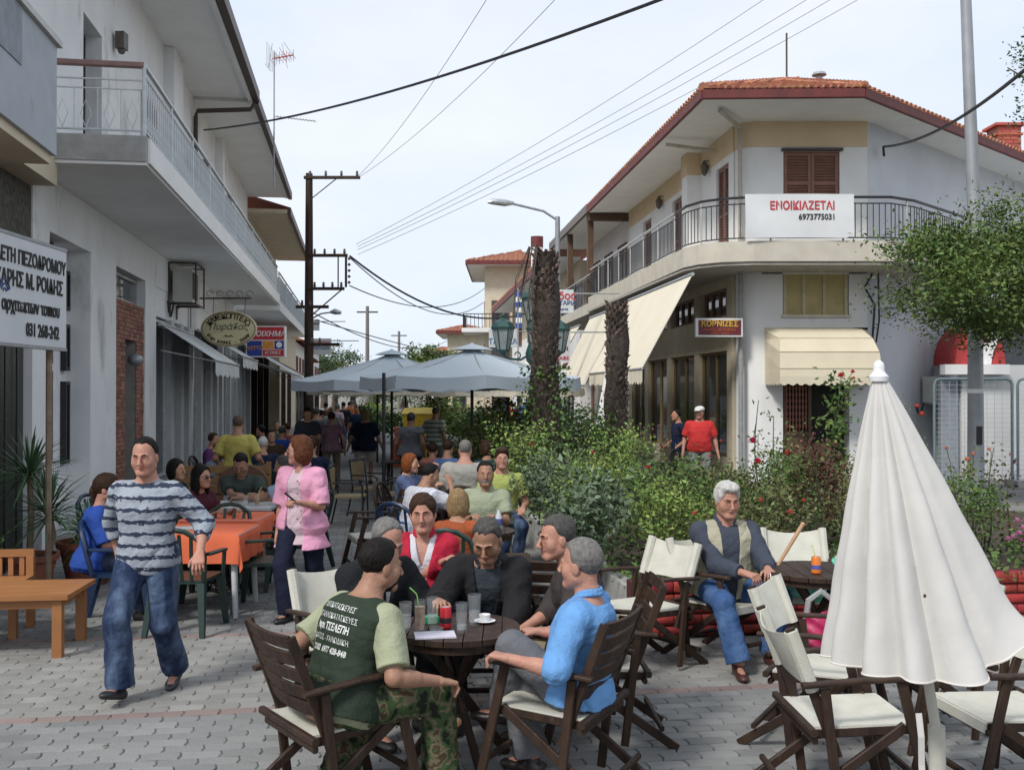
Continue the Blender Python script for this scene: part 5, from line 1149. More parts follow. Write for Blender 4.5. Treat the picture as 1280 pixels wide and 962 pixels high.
# ---------------- wire mesh fence panels
def fence_panel(x0, x1, Y, z0, z1, label):
    t = empty('fence_panel', (x0,Y,0), 0, label, 'fence', 'temporary mesh fence panels'); W_ = x1-x0; m = mat('blue_grey_tube', (.22,.29,.33), .45, metal=.3); r_ = .12
    q = MB(); pts = [(0,0,z0),(0,0,z1-r_),(.035,0,z1-.035),(r_,0,z1),(W_-r_,0,z1),(W_-.035,0,z1-.035),(W_,0,z1-r_),(W_,0,z0)]; q.tube(pts, .03, 8); q.build('tube_frame', m, t, True)
    q = MB(); 
    for k in range(1, int(W_/.16)): q.bar((k*.16,0,z0+.1),(k*.16,0,z1), .007, .007)
    for k in range(1, int((z1-z0)/.1)): q.bar((0,0,z0+k*.1),(W_,0,z0+k*.1), .007, .007)
    q.build('wire_mesh', mat('wire_white', (.5,.53,.55), .5), t, kind='stuff')
    q = MB(); q.box(-.15,.15,-.3,.3,0,.14); q.build('foot_block', M_conc, t)
for x0, x1, lab in ((8.95, 10.6, 'mesh fence panel behind the lamp pole'), (10.72, 13.4, 'mesh fence panel at the right edge of the photo')): fence_panel(x0, x1, 21.2, .05, 2.28, lab)
# ---------------- big lamp pole on the right
t = empty('lamp_pole', (8.9,19.2,0), 0, 'tall grey tapered metal pole rising past the corner building on the right', 'pole')
q = MB(); q.tube([(0,0,0),(0,0,.02),(0,0,5),(-.32,0,14)], [.16,.155,.125,.075], 20); q.build('shaft', mat('pole_grey', (.34,.36,.38), .5, (.28,.29,.31), scale=3, metal=.2, dirt=((.15,.15,.14), 2, .66)), t, True)
q = MB(); q.tube([(0,0,1.98),(0,0,2.06)], .148, 20); q.build('white_band', M_paper, t, True); q = MB(); q.box(-.05,.05,-.17,-.12,1.0,1.35); q.build('access_door', M_black, t); q = MB(); q.lathe([(.26,0),(.26,.03),(.17,.06)], 16); q.build('base_flange', M_steel, t)
# ---------------- ornate street lantern
def lantern(mb_g, mb_m, c, s=1):
    x,y,z = c; g = [(.10*s,-.26*s),(.17*s,.10*s)]
    mb_m.lathe([(.02*s,-.34*s),(.05*s,-.30*s),(.115*s,-.27*s),(.115*s,-.25*s)], 6, c); mb_m.lathe([(.2*s,.10*s),(.21*s,.13*s),(.15*s,.22*s),(.06*s,.27*s),(.03*s,.30*s),(.045*s,.33*s),(.01*s,.38*s)], 6, c)
    for k in range(6): a = 2*pi*k/6; mb_m.bar((x+.108*s*cos(a),y+.108*s*sin(a),z-.26*s),(x+.185*s*cos(a),y+.185*s*sin(a),z+.11*s),.016*s,.016*s)
    mb_g.lathe(g, 6, c)
t = empty('street_lantern', (.36,18,0), 0, 'ornate dark green lantern post with curved arms behind the tall palm trunk', 'street lamp'); gm = mat('lantern_green', (.015,.07,.06), .45, (.01,.05,.045)); lg = mat('lantern_glass', (.3,.33,.33), .2)
q = MB(); q.lathe([(.2,0),(.2,.3),(.12,.45),(.07,.6),(.06,1.5),(.09,1.55),(.06,1.6),(.05,2.5),(.1,2.56),(.12,2.7),(.07,2.85),(.05,3.1),(.05,3.3)], 12); q.build('post', gm, t, True)
for i, (dx, dy, dz) in enumerate(((-.52,-.1,3.02),(.48,.1,3.0),(.02,0,3.56),(.1,-.5,2.98))):
    g_, m_ = MB(), MB(); lantern(g_, m_, (dx,dy,dz), 1.05); o_ = m_.build('lantern_frame', gm, t); g_.build('lantern_glass', lg, o_)
    if i != 2: q = MB(); q.tube([(0,0,2.7),(dx*.4,dy*.4,2.58),(dx*.85,dy*.85,2.6),(dx,dy,dz-.34)], .022, 8); q.tube([(dx*(.5+.1*cos(a)),dy*(.5+.1*cos(a)),2.66+.06*sin(a)) for a in np.linspace(0,5,10)], .012, 6); q.build('arm', gm, t, True)
# flag by the lantern
t = empty('flag', (.15,25,0), 0, 'small blue and white striped flag hanging beside the lantern', 'flag'); q = MB(); q.tube([(0,0,0),(0,0,4.6)], .02, 6); q.build('staff', M_steel, t)
for k in range(7): q = MB(); q.box(-.06+.004*(k%2), .10, -.01, .01, 3.6+k*.13, 3.6+(k+1)*.13-.002); q.build('stripe', mat('flag_blue', (.03,.09,.35), .7) if k % 2 == 0 else M_paper, t)
# cobra-head lamps
def cobra(loc, h_, arm, lab, m=M_steel):
    t = empty('cobra_lamp', loc, 0, lab, 'street lamp', 'arm street lamps'); q = MB(); q.tube([(0,0,0),(0,0,h_)], [.11,.07], 10); q.build('pole', m, t, True)
    q = MB(); q.tube([(0,0,h_-.1),(arm[0]*.3,arm[1]*.3,h_+.15),(arm[0],arm[1],h_+arm[2])], .035, 8); q.build('arm', m, t, True)
    a = Vector((arm[0],arm[1],0)).normalized(); c = V3(arm[0],arm[1],h_+arm[2]); q = MB(); q.tube([c-a*.1, c+a*.15, c+a*.5+V3(0,0,.03), c+a*.65], [.05,.1,.09,.03], 10); q.build('lamp_head', M_alu, t, True)
cobra((1.3,28.5,0), 7.0, (-1.35,-.2,.35), 'grey street lamp with a long arm rising behind the tall palm')
# ---------------- utility poles
def crossarm(q, c, half, m=None, ins=3):
    q.bar(c-V3(half,0,0), c+V3(half,0,0), .1, .1)
t = empty('utility_pole', (-6.5,32,0), 0, 'dark timber utility pole with crossarms rising by the left eaves', 'utility pole')
q = MB(); q.tube([(0,0,0),(.0,0,9.0)], [.17,.11], 10); q.build('pole', M_dwood, t, True)
for (x0, x1, z) in ((-.15,1.65,8.85),(.0,1.25,6.36),(.0,1.15,5.3),(-.4,.65,4.72),(-.1,1.0,3.52)):
    q = MB(); q.bar((x0,-.1,z),(x1,-.1,z),.08,.1); a_ = q.build('crossarm', M_dwood, t)
    for k in range(4 if z > 5 else 2): i_ = MB(); i_.lathe([(.03,0),(.05,.06),(.03,.09),(.045,.13),(.01,.17)], 8, (x0+.2+(x1-x0-.3)*k/3, -.1, z+.05)); i_.build('insulator', mat('insulator', (.12,.1,.1), .3), a_, True)
q = MB(); q.bar((1.2,-.1,5.35),(1.2,-.1,6.4),.07,.07); q.bar((.95,-.1,5.35),(.95,-.1,6.4),.04,.04); q.bar((.05,-.1,4.4),(1.1,-.1,5.3),.04,.04); q.bar((0,-.1,8.1),(.9,-.1,8.82),.03,.03); q.build('bracket_frame', M_dwood, t)
for k in range(5): i_ = MB(); i_.sphere((1.3,-.1,5.5+k*.19), .05, 5); i_.build('insulator', mat('insulator', (.12,.1,.1), .3), t, True)
q = MB(); q.tube([(0,0,4.3),(.4,-.1,4.5),(.75,-.1,4.55)], .025, 6); q.tube([(.7,-.1,4.55),(.85,-.1,4.57),(1.05,-.1,4.53)], [.04,.1,.05], 8); q.build('lamp', M_alu, t, True)
for x, Y, h_, lab in ((-12.3,85,9.3,'far thin utility pole above the trees, left of two'), (-13.0,115,9.0,'farthest utility pole above the trees, right of two'),):
    t = empty('utility_pole', (x,Y,0), 0, lab, 'utility pole'); q = MB(); q.tube([(0,0,0),(0,0,h_)], [.2,.14], 8); q.build('pole', mat('grey_wood', (.2,.19,.18)), t, True); q = MB(); q.bar((-.9,0,h_-.5),(.9,0,h_-.5),.12,.12); q.build('crossarm', M_dwood, t)
# ---------------- wires
def wire(a, b, sag, r, lab, grp='overhead wires', m=None, n=24):
    a, b = Vector(a), Vector(b); q = MB(); q.tube([a.lerp(b, i/n)-V3(0,0,sag*4*(i/n)*(1-i/n)) for i in range(n+1)], r, 5); o = q.build('overhead_wire', m or M_black, None, True); tag(o, lab, 'wire', grp)
wire(LF.pt(24,.1,8.3), P(1100,-110,9), .35, .022, 'thick black cable crossing the sky from the left upper wall')
wire(P(437,320,32), P(700,372,44), 1.4, .035, 'thick cable sagging from the pole frame to the right houses')
wire(P(437,322,32), P(604,378,60), 1.2, .02, 'thinner cable just below the thick sagging one')
wire(P(437,357,32), P(606,360,60), .9, .02, 'thin cable running level from the pole frame to the tall yellow house')
wire(P(390,390,32), P(560,425,75), .9, .02, 'low cable from the small pole lamp towards the right')
wire(P(395,400,32), P(700,460,80), .5, .018, 'lowest cable descending over the blue umbrellas')
wire(P(1105,183,22.2), P(1330,45,12), .3, .028, 'black cable from the corner building to the top right')
wire(P(1105,183,22.2), P(1106,195,22.2), .0, .03, 'short cable end hanging on the corner building wall')
gwm = mat('grey_wire', (.3,.3,.32), .5)
for i, (px_, py_, ex, ey) in enumerate(((447,318,1085,-8),(447,312,1050,-8),(447,308,1020,-8),(445,305,965,-8))):
    wire(P(px_,py_,34), P(ex,ey,26), .25, .009, ['lowest','second lowest','second highest','highest'][i]+' of the four thin wires fanning out to the top right', 'four thin wires', gwm)
for i, (px_, py_, ex, ey) in enumerate(((447,220,612,-8),(447,222,700,-8),)):
    wire(P(px_,py_,32), P(ex,ey,18), .25, .007, ['left','right'][i]+' hair-thin wire running up from the top crossarm', 'hair-thin wires', gwm)
# ---------------- TV aerial
t = empty('tv_aerial', P(342,205,26), 0, 'television aerial with a grid reflector on the left roof', 'aerial'); z0 = P(342,205,26).z
q = MB(); q.tube([(0,0,-.6),(0,0,2.95)], .022, 6); q.build('mast', M_steel, t)
q = MB(); q.bar((-.05,0,2.75),(.5,0,2.85),.03,.03)
for k in range(6): q.bar((.05+k*.09,-.25,2.76+k*.016),(.05+k*.09,.25,2.76+k*.016),.012,.012); q.bar((.05+k*.09,0,2.6+k*.016),(.05+k*.09,0,2.92+k*.016),.012,.012)
q.build('element_array', mat('red_aerial', (.45,.12,.1), .5), t)
q = MB()
for k in range(5): q.bar((-.12,-.3+k*.15,2.5),(-.12,-.3+k*.15,3.1),.01,.01); q.bar((-.16+.12*k,-.3,2.52+k*.14),(-.16+.12*k,.3,2.52+k*.14),.01,.01)
q.bar((-.15,0,2.5),(-.05,0,3.15),.014,.014); q.bar((.35,0,2.5),(.2,0,3.15),.012,.012); q.build('reflector', M_steel, t)
q = MB(); q.bar((0,0,1.25),(1.1,0,1.12),.02,.02)
for k in range(12): q.bar((.1+k*.085,-.12,1.24-k*.01),(.1+k*.085,.12,1.24-k*.01),.01,.01)
q.build('side_aerial', M_steel, t)
# ================================================================ the rose bed
def leafmat(name, c, c2, isl=.45):
    return mat('leaf_'+name, c, .6, c2, scale=1.2, isl=isl, spec=.3)
LM = {'green': leafmat('green', (.10,.165,.04), (.06,.11,.03)), 'light': leafmat('light', (.20,.28,.07), (.13,.20,.05)), 'grey': leafmat('greygreen', (.13,.18,.11), (.09,.13,.075)),
      'dark': leafmat('dark', (.05,.095,.03), (.035,.065,.024)), 'rose': leafmat('rose', (.10,.155,.055), (.15,.10,.045), .5), 'red': leafmat('red', (.12,.035,.03), (.07,.05,.03), .45), 'olive': leafmat('olive', (.13,.15,.04), (.08,.11,.03)),
      'tree': leafmat('tree', (.12,.18,.045), (.07,.115,.03), .5)}
M_stem = mat('stem', (.07,.08,.035), .7); M_bark = mat('bark', (.11,.08,.06), .9, (.06,.045,.035), scale=12, bump=.6)
def leaves(n, sampler, size, wd=.45, up=.35, long=False):
    """n folded leaf quads; sampler(n)->(n,3)"""
    c = sampler(n); d = rng.normal(size=(n,3)); d[:,2] = d[:,2]*.6+up; d /= np.linalg.norm(d,axis=1)[:,None]
    s_ = np.cross(d, rng.normal(size=(n,3))); s_ /= np.linalg.norm(s_,axis=1)[:,None]; nn = np.cross(d, s_)
    L_ = (size*rng.uniform(.6,1.25,n))[:,None]; W_ = L_*wd
    b = c; t_ = c+d*L_-nn*L_*.12; l_ = c+d*L_*.45+s_*W_*.5+nn*L_*.07; r_ = c+d*L_*.45-s_*W_*.5+nn*L_*.07
    V = np.stack([b,l_,t_,r_],1).reshape(-1,3); Q = np.arange(4*n).reshape(n,4); return V, Q
def clumpy(c, r, k=26, spread=.3, shell=.55):
    c = np.array(c); r = np.array(r); q = rng.normal(size=(k,3)); q /= np.linalg.norm(q,axis=1)[:,None]; q *= rng.uniform(shell,1,(k,1)); q[:,2] = q[:,2]*.9+.05
    def f(n):
        i = rng.integers(0,k,n); p = q[i]+rng.normal(size=(n,3))*spread*rng.uniform(.4,1.1,(n,1)); return c+p*r
    return f
def bush(name, x, y, w_, h_, kind, n, label, size=.05, flowers=(), group='plants in the rose bed', z0=.42, stems=7, leafw=.5, cat='bush', spread=.26, shell=.4):
    t = empty(name, (x,y,z0), 0, label, cat, group); cl = clumpy((0,0,h_*.55), (w_/2,w_/2,h_*.5), 30, spread, shell)
    V, Q = leaves(n, cl, size, leafw); V[:,2] = np.maximum(V[:,2], .01)
    me = mesh_np('foliage', V, Q, False); link('foliage', me, LM[kind], t, kind='stuff')
    for k in range(stems):
        a = random.uniform(0,2*pi); rr = random.uniform(.2,.8)*w_/2; q = MB(); q.tube([(0.04*cos(a),.04*sin(a),0),(rr*.5*cos(a),rr*.5*sin(a),h_*.5),(rr*cos(a+.2),rr*sin(a+.2),h_*random.uniform(.8,1.02))], [.009,.006,.003], 5); q.build('stem', M_stem, t)
    for (dx,dy,dz,r,col) in flowers: flower((dx,dy,dz), r, col, t)
    return t
FLC = {'red': (.55,.02,.03), 'crimson': (.45,.01,.06), 'coral': (.6,.1,.07), 'pink': (.65,.2,.25), 'apricot': (.6,.25,.12), 'white': (.7,.68,.62), 'petunia': (.6,.22,.42)}
def flower(c, r, col, par, name='rose_bloom'):
    q = MB()
    for ring, (n, rr, zz, tilt) in enumerate(((5,.95,0,.35),(5,.65,.25,.9),(4,.4,.35,1.3))):
        for k in range(n):
            a = 2*pi*k/n+ring*.6; d = V3(cos(a),sin(a),0); s_ = V3(-sin(a),cos(a),0); o = V3(*c)+V3(0,0,-r*.2)
            tip = o+d*r*rr*cos(tilt*.7)+V3(0,0,r*(zz+sin(tilt)*.7)); m_ = o+d*r*rr*.7*cos(tilt*.5)+V3(0,0,r*(zz*.5+sin(tilt)*.35))
            q.add([o+d*r*.08, m_+s_*r*.42, tip+s_*r*.22, tip-s_*r*.22, m_-s_*r*.42], [(0,1,2,3,4)])
    return q.build(name, mat('petal_'+col, FLC[col], .6, tuple(v*.75 for v in FLC[col]), scale=30), par, True)
# planter: soil + red brick kerb wall
q = MB(); q.prism([(1.1,8.3),(8.4,9.35),(8.0,12.1),(5.1,15.4),(3.4,17.0),(2.8,20),(1.7,26),(.1,31.8),(-2.4,31.8)], -.03, .40); q.build('garden_soil', mat('soil', (.07,.05,.035), .95, (.04,.03,.02), scale=9, bump=1, bscale=20), kind='structure')
t, bf = thing_at('planter_wall', (.98,8.15,0), 'low red painted brick wall edging the rose bed behind the cafe chairs', 'wall')
def brick_wall(A, B_, asparts):
    A, B_ = V3(*A,0), V3(*B_,0); d = (B_-A); Ln = d.length; d.normalize(); n = V3(d.y,-d.x,0); a_ = math.atan2(d.y,d.x)
    q = MB(); p = [A-n*.03, B_-n*.03, B_-n*.2, A-n*.2]; q.hexa([v for v in p]+[v+V3(0,0,.45) for v in p]); q.build('mortar_core', M_mortar, t)
    def bk(L_, H_, D_):
        m_ = MB(); r = .016; h = H_; prof = [(0,-.0),(-.0,r),(-D_*.0,h-r)]
        ys = [(.022,.001),(.0,.010),(-.010,h*.3),(-.010,h*.7),(.0,h-.010),(.022,h-.001)]
        vs = [(x,y_,z) for x in (.004, .014, L_-.014, L_-.004) for y_, z in [(yy+(.008 if x in (.004, L_-.004) else 0), zz) for yy, zz in ys]]
        fs = [(i*6+k, (i+1)*6+k, (i+1)*6+k+1, i*6+k+1) for i in range(3) for k in range(5)]+[tuple(range(5,-1,-1)), tuple(range(18,24))]
        m_.add(vs, fs); return m_
    Ls = .235; b0 = bk(Ls, .087, .1); half = bk(Ls/2, .087, .1); cap_ = bk(.34, .105, .12); mes = {}; big = MB()
    for j in range(5):
        z = .0+j*.089+(.004 if j else 0); ww = cap_ if j == 4 else b0; L_ = .34 if j == 4 else Ls; x = 0 if j % 2 == 0 or j == 4 else -Ls/2
        while x < Ln-.02:
            x0 = max(x, 0); L1 = min(L_, x+L_-x0, Ln-x0)
            if L1 > .06:
                src = ww if abs(L1-L_) < 1e-3 else bk(L1, .087 if j < 4 else .105, .1); key = (j == 4, round(L1,3)); p = A+d*x0+V3(0,0,z)+n*(-.02 if j < 4 else .0)+n*random.uniform(-.003,.003)
                if asparts:
                    if key not in mes: o_ = src.build('brick', M_redbrick, t, True, loc=p); mes[key] = o_.data
                    else: o_ = link('brick', mes[key], None, t, loc=p)
                    o_.rotation_euler.z = a_
                else:
                    M_ = Matrix.Translation(p) @ Matrix.Rotation(a_,4,'Z'); big.add([M_ @ Vector(v) for v in src.v], src.f)
            x += L_
    if not asparts: big.build('brick', M_redbrick, t, True, kind='stuff')
brick_wall((.98,8.12),(8.6,9.2), True); rebase(t, bf)
t, bf = thing_at('garden_kerb', (.98,8.3,0), 'low grey concrete kerb along the walkway side of the rose bed', 'kerb')
q = MB(); q.prism([(.99,8.16),(1.10,8.3),(-2.45,31.9),(-2.62,31.9)], -.02, .37); q.build('kerb_stone', M_conc, t); rebase(t, bf)
# ground cover
def gc(n):
    out = []
    while len(out) < n:
        x, y = rng.uniform(-2.6,8.5), rng.uniform(8.2,31)
        if in_bed(x,y,-.15): out.append((x,y,.4+rng.uniform(0,.16)))
    return np.array(out)
V, Q = leaves(9000, gc, .07, .5); o_ = link('ground_cover', mesh_np('ground_cover', V, Q, False), LM['green'], None, kind='stuff'); tag(o_, 'low leafy ground cover filling the rose bed', 'plants')
B_ = [  # x, y, w, h, kind, n, size, label
 (.72,8.95,.75,.85,'grey',1700,.07,'grey green spiky shrub at the near left corner of the bed'), (1.35,8.9,.85,.75,'light',1700,.05,'light green bush directly behind the two men talking in profile'),
 (.75,10.1,1.0,1.0,'light',2200,.045,'pale green feathery shrub beside the man with the moustache'), (1.75,9.5,.9,.62,'olive',1500,.05,'olive green low bush behind the empty canvas chair'),
 (.5,11.6,1.1,.95,'grey',2000,.06,'broad grey green shrub left of the taller palm foot'), (1.6,10.8,1.2,.95,'green',2400,.05,'mid green bush in the middle of the near bed'),
 (2.35,9.3,.8,.72,'rose',1500,.05,'low rose bush with coral blooms by the old man'), (2.7,10.4,1.1,.95,'green',2200,.045,'green bush behind the old man in the vest'),
 (.15,13.4,1.0,1.25,'light',1800,.06,'yellow green bush left of the ivy covered trunk'), (1.35,13.0,1.1,1.1,'light',2200,.05,'bright green shrub between the two palm trunks'),
 (2.3,12.6,1.2,.62,'rose',2000,.055,'reddish rose bush in front of the shorter palm trunk'), (3.3,11.6,1.1,.95,'green',2100,.05,'dense green bush just left of the old man head'),
 (-.35,16.0,1.1,1.35,'olive',1700,.07,'olive shrub under the right rim of the blue umbrella'), (2.9,14.3,1.3,.5,'rose',1700,.06,'rose bush with reddish shoots near the man in red'),
 (3.9,13.0,.9,.8,'red',1300,.055,'dark red leaved shrub between the man in red and the white pier'), (1.3,16.3,1.2,1.2,'green',1700,.07,'tall green bush behind the shorter palm trunk'),
 (-.6,19.0,1.3,1.1,'green',1600,.08,'green bush behind the seated crowd left of the lantern'), (-.4,23.5,1.6,1.1,'dark',1600,.1,'dark bush by the striped polo shirt man'),
 (3.4,9.6,.85,.8,'rose',1600,.045,'rose bush directly behind the old man shoulder'), (4.0,10.6,1.0,1.05,'rose',2200,.05,'rose bush right behind the round cane table'),
 (3.15,10.2,.55,1.05,'red',1000,.05,'dark red rose shoots left of the crossing cane'), (4.3,9.5,.9,.8,'green',1700,.045,'green rose bush behind the canvas bench'),
 (1.4,20.5,1.6,1.3,'dark',1500,.09,'dark bush beyond the lantern post'), (.4,26,2.0,1.5,'green',1500,.12,'farthest green shrub at the back of the bed'), (-2.0,28.5,1.6,1.6,'light',1300,.12,'pale bush at the far tip of the bed'),
 (6.4,10.3,.8,.35,'grey',900,.05,'sparse low shrub right of the closed umbrella')]
fl = {6: [(-.1,-.25,.6,.03,'coral'),(.15,-.3,.5,.035,'coral'),(-.25,-.2,.4,.03,'pink')], 1: [(.2,-.4,.55,.03,'coral')], 10: [(.1,-.45,.8,.03,'coral'),(-.3,-.4,.6,.03,'coral')], 3: [(.0,-.4,.45,.03,'apricot')], 13: [(0,-.4,.9,.03,'coral')],
      7: [(.2,-.45,.5,.03,'coral')], 8: [(.1,-.4,.9,.035,'red')], 5: [(-.2,-.5,.8,.035,'red')], 19: [(.1,-.4,.9,.04,'red')], 4: [(.4,-.4,.9,.03,'red')], 16: [(.3,-.4,1.1,.05,'pink')]}
for i, (x,y,w_,h_,k,n,sz,lab) in enumerate(B_): bush('rose_bush' if k in ('rose','red') else 'shrub', x, y, w_, h_, k, n, lab, sz, fl.get(i, ()))
# tall single rose stems with blooms
def rose_stem(px, py, Y, label, blooms, nleaf=110, base_px=None, kind='rose', z0=.4, size=.055):
    top = P(px,py,Y); bx = P(base_px or px, 0, Y).x; t = empty('rose_plant', (bx,Y,z0), 0, label, 'rose', 'tall rose stems'); H_ = top.z-z0; pts = [V3((top.x-bx)*f_**1.5+.03*sin(f_*7), .03*cos(f_*5), H_*f_) for f_ in np.linspace(0,1,9)]
    q = MB(); q.tube(pts, [.012-.001*k for k in range(9)], 6); q.build('stem', M_stem, t, True)
    P_ = np.array([tuple(p) for p in pts]); f = lambda n: P_[rng.integers(2,9,n)]+rng.normal(size=(n,3))*np.array([.09,.09,.07])
    V, Q = leaves(nleaf, f, size, .5); link('foliage', mesh_np('foliage', V, Q, False), LM[kind], t, kind='stuff')
    for bx_, by_, r, col in blooms: p = P(bx_,by_,Y)-V3(bx,Y,z0); q = MB(); q.tube([pts[6], (pts[8]+p)/2-V3(0,0,.03), p], .004, 5); q.build('twig', M_stem, t); flower(p, r, col, t)
rose_stem(1050,478,11.2, 'tallest climbing rose with red blooms beside the rounded awning', [(1051,470,.05,'red'),(1066,465,.035,'red'),(1067,473,.03,'coral')], 520, 1040, 'green', size=.075)
rose_stem(946,500,10.5, 'tall rose stem with two crimson blooms before the white pier', [(941,552,.06,'crimson'),(947,578,.06,'red')], 60)
rose_stem(985,545,10.8, 'rose stem with a single coral red bloom left of the lattice', [(984,567,.055,'red')], 180, 990)
rose_stem(965,470+50,10.9, 'thin bare rose shoot between the two blooming stems', [], 40, 975)
rose_stem(1110,498+10,11.0,'rose stem with coral blooms just behind the closed umbrella tip', [(1146,508,.04,'coral'),(1152,518,.045,'coral')], 160, 1120)
rose_stem(1215,575,10.2,'thin rose with apricot blooms in front of the lamp pole', [(1209,575,.045,'apricot'),(1216,568,.035,'apricot')], 70, 1212)
rose_stem(1240,560,10.0,'slender rose shoot right of the lamp pole', [(1236,562,.03,'apricot')], 60, 1235)
rose_stem(1262,585,9.9,'dark leaved rose shoot near the right edge', [], 90, 1258, 'red')
rose_stem(1190,590,10.4,'short leafy rose shoot between umbrella and lamp pole', [(1183,545+15,.03,'apricot')], 60, 1194)
rose_stem(1225,600,9.7,'leafy rose stem above the pink petunias', [], 150, 1228)
rose_stem(800,520+30,14.5,'reddish rose shoot right of the shorter palm trunk', [], 120, 805,'red'); rose_stem(830,545,14,'rose shoot reaching the man in the red shirt', [(830,560,.04,'coral')], 120, 835,'red')
# pink petunias
V_ = [(5.15,9.35,.55),(5.6,9.2,.5),(4.75,9.2,.4)]
for k, (x,y,w_) in enumerate(V_):
    t = bush('petunia', x, y, w_, .3, 'green', 500, ['pink petunias spilling by the right end of the low wall','pink petunias at the right edge of the photo','smaller pink petunia clump nearest the closed umbrella'][k], .04, (), 'pink petunias', cat='flowers', stems=3)
    for j in range(26): a = random.uniform(0,2*pi); rr = random.uniform(0,w_*.6); flower((rr*cos(a), rr*sin(a)-.05, random.uniform(.18,.42)), .035, 'petunia', t, 'bloom')
# palm trunks
def palm(x, y, h_, r0, r1, label, ivy=0):
    t = empty('palm_trunk', (x,y,.38), 0, label, 'palm trunk', 'headless palm trunks'); q = MB(); n = 14
    q.tube([(.03*sin(i*.7),.02*cos(i),h_*i/n) for i in range(n+1)], [r0+(r1-r0)*abs(i/n-.0)+.02*sin(i*1.3) for i in range(n+1)], 14); m_ = mat('palm_bark', (.075,.055,.045), .95, (.03,.023,.02), scale=14, bump=1, bscale=30); q.build('core', m_, t, True)
    q = MB(); k = 0
    while k < int(h_*150):
        a = k*2.39996; z = h_*k/(h_*150); rr = (r0+(r1-r0)*z/h_)*.95; d = V3(cos(a),sin(a),0); s_ = V3(-sin(a),cos(a),0); b = d*rr+V3(0,0,z); ln = random.uniform(.04,.11); tip = b+d*ln*random.uniform(.35,.8)+V3(0,0,ln*random.uniform(.1,.8))+s_*random.uniform(-.03,.03); w_ = random.uniform(.02,.04)
        q.add([b-s_*w_-V3(0,0,.05), b+s_*w_-V3(0,0,.05), tip+s_*.008, tip-s_*.008, b-s_*w_*.6+V3(0,0,.03), b+s_*w_*.6+V3(0,0,.03)], [(0,1,2,3),(5,4,3,2),(0,3,4),(1,5,2)]); k += 1
    q.build('frond_stubs', mat('palm_stub', (.13,.095,.075), .9, (.06,.045,.035), scale=20, isl=.5), t, kind='stuff')
    if ivy:
        f = lambda n: np.stack([(lambda a, z: (np.cos(a)*(r0+.09+rng.normal(size=n)*.06), np.sin(a)*(r0+.09+rng.normal(size=n)*.06), z))(rng.uniform(0,2*pi,n), rng.uniform(0,1,n)**1.5*ivy)][0], 1)
        V, Q = leaves(1500, f, .07, .8, -.1); link('ivy', mesh_np('ivy', V, Q, False), LM['green'], t, kind='stuff')
    return t
t = palm(.50,15,3.72,.21,.18,'taller dead palm trunk with ivy round its foot', 2.0)
for k in range(8):                        # dry frond remains at the top
    a = random.uniform(2.3,4.3); q = MB(); q.tube([(.05*cos(a),.05*sin(a),3.7),(.25*cos(a),.2*sin(a),3.85-.1*random.random()),(.45*cos(a),.3*sin(a),3.35-.5*random.random()),(.5*cos(a),.3*sin(a),2.8-.4*random.random())], [.018,.012,.007,.003], 5); q.build('dry_frond', mat('dry_frond', (.12,.1,.08), .9), t, True)
palm(1.78,17,3.15,.19,.165,'shorter dead palm trunk in the middle of the rose bed', 0)
# closed pale umbrella in the bed, red litter etc.
def closed_umbrella(loc, h_, r_, label, m, lean=(0,0), z1=None, bottom=.9):
    t = empty('closed_umbrella', loc, 0, label, 'umbrella', None); q = MB(); q.tube([(0,0,0),(lean[0]*.97,lean[1]*.97,h_)], .022, 8); q.build('pole', M_alu, t, True)
    q = MB(); n = 64; mm = 20; vs = []
    for i in range(mm+1):
        f = i/mm
        for k in range(n):
            a = 2*pi*k/n; r = (.03+r_*f**.85)*(1+.16*f*sin(8*a+.6)+.05*sin(3*a)); vs.append((lean[0]*(1-f*.5)+r*cos(a), lean[1]*(1-f*.5)+r*sin(a), h_-f*(h_-bottom)))
    q.add(vs, [(i*n+k, (i+1)*n+k, (i+1)*n+(k+1)%n, i*n+(k+1)%n) for i in range(mm) for k in range(n)]); q.build('canopy', m, t, True); return t
closed_umbrella((2.28,24,0), 2.55, .22, 'closed pale umbrella standing far back between the palm trunks', M_paper, bottom=1.2)
# ---------------- tree on the right
def tree(x, y, h_, cr, label, n=15000, size=.07, kind='tree', trunk=True, k=60, cz=None, rz=None, group=None):
    t = empty('leafy_tree', (x,y,0), 0, label, 'tree', group); cz = cz or h_-cr*.8; sm = clumpy((0,0,cz), (cr,cr,rz or cr*.8), k, .16, .35)
    V, Q = leaves(n, sm, size, .45); link('crown', mesh_np('crown', V, Q, False), LM[kind], t, kind='stuff')
    tx = 2.2 if 'corner' in label else 0; q = MB(); q.tube([(tx,0,0),(tx+.1,0,cz*.4),(tx*.3,.1,cz*.8)], [.17*cr/1.6,.13*cr/1.6,.08], 10); q.build('trunk', M_bark, t, True)
    for j in range(9):
        a = j*2.4; q = MB(); q.tube([(tx*.6+.03,.03,cz*.75+.1*j*.5),(.4*cr*cos(a),.4*cr*sin(a),cz-.1+.1*(j%3)),(.85*cr*cos(a),.85*cr*sin(a),cz+cr*.4*sin(j*1.7))], [.06,.035,.01], 6); q.build('limb', M_bark, t, True)
    return t
tree(8.85,16.8,5.2,2.4,'leafy green tree in front of the corner building at right', 54000, .085, cz=3.95, rz=1.4, k=90)
tree(10.15,17.5,8.5,1.6,'taller tree reaching in at the top right corner', 6000, .09, cz=7.35, rz=1.1, kind='dark')
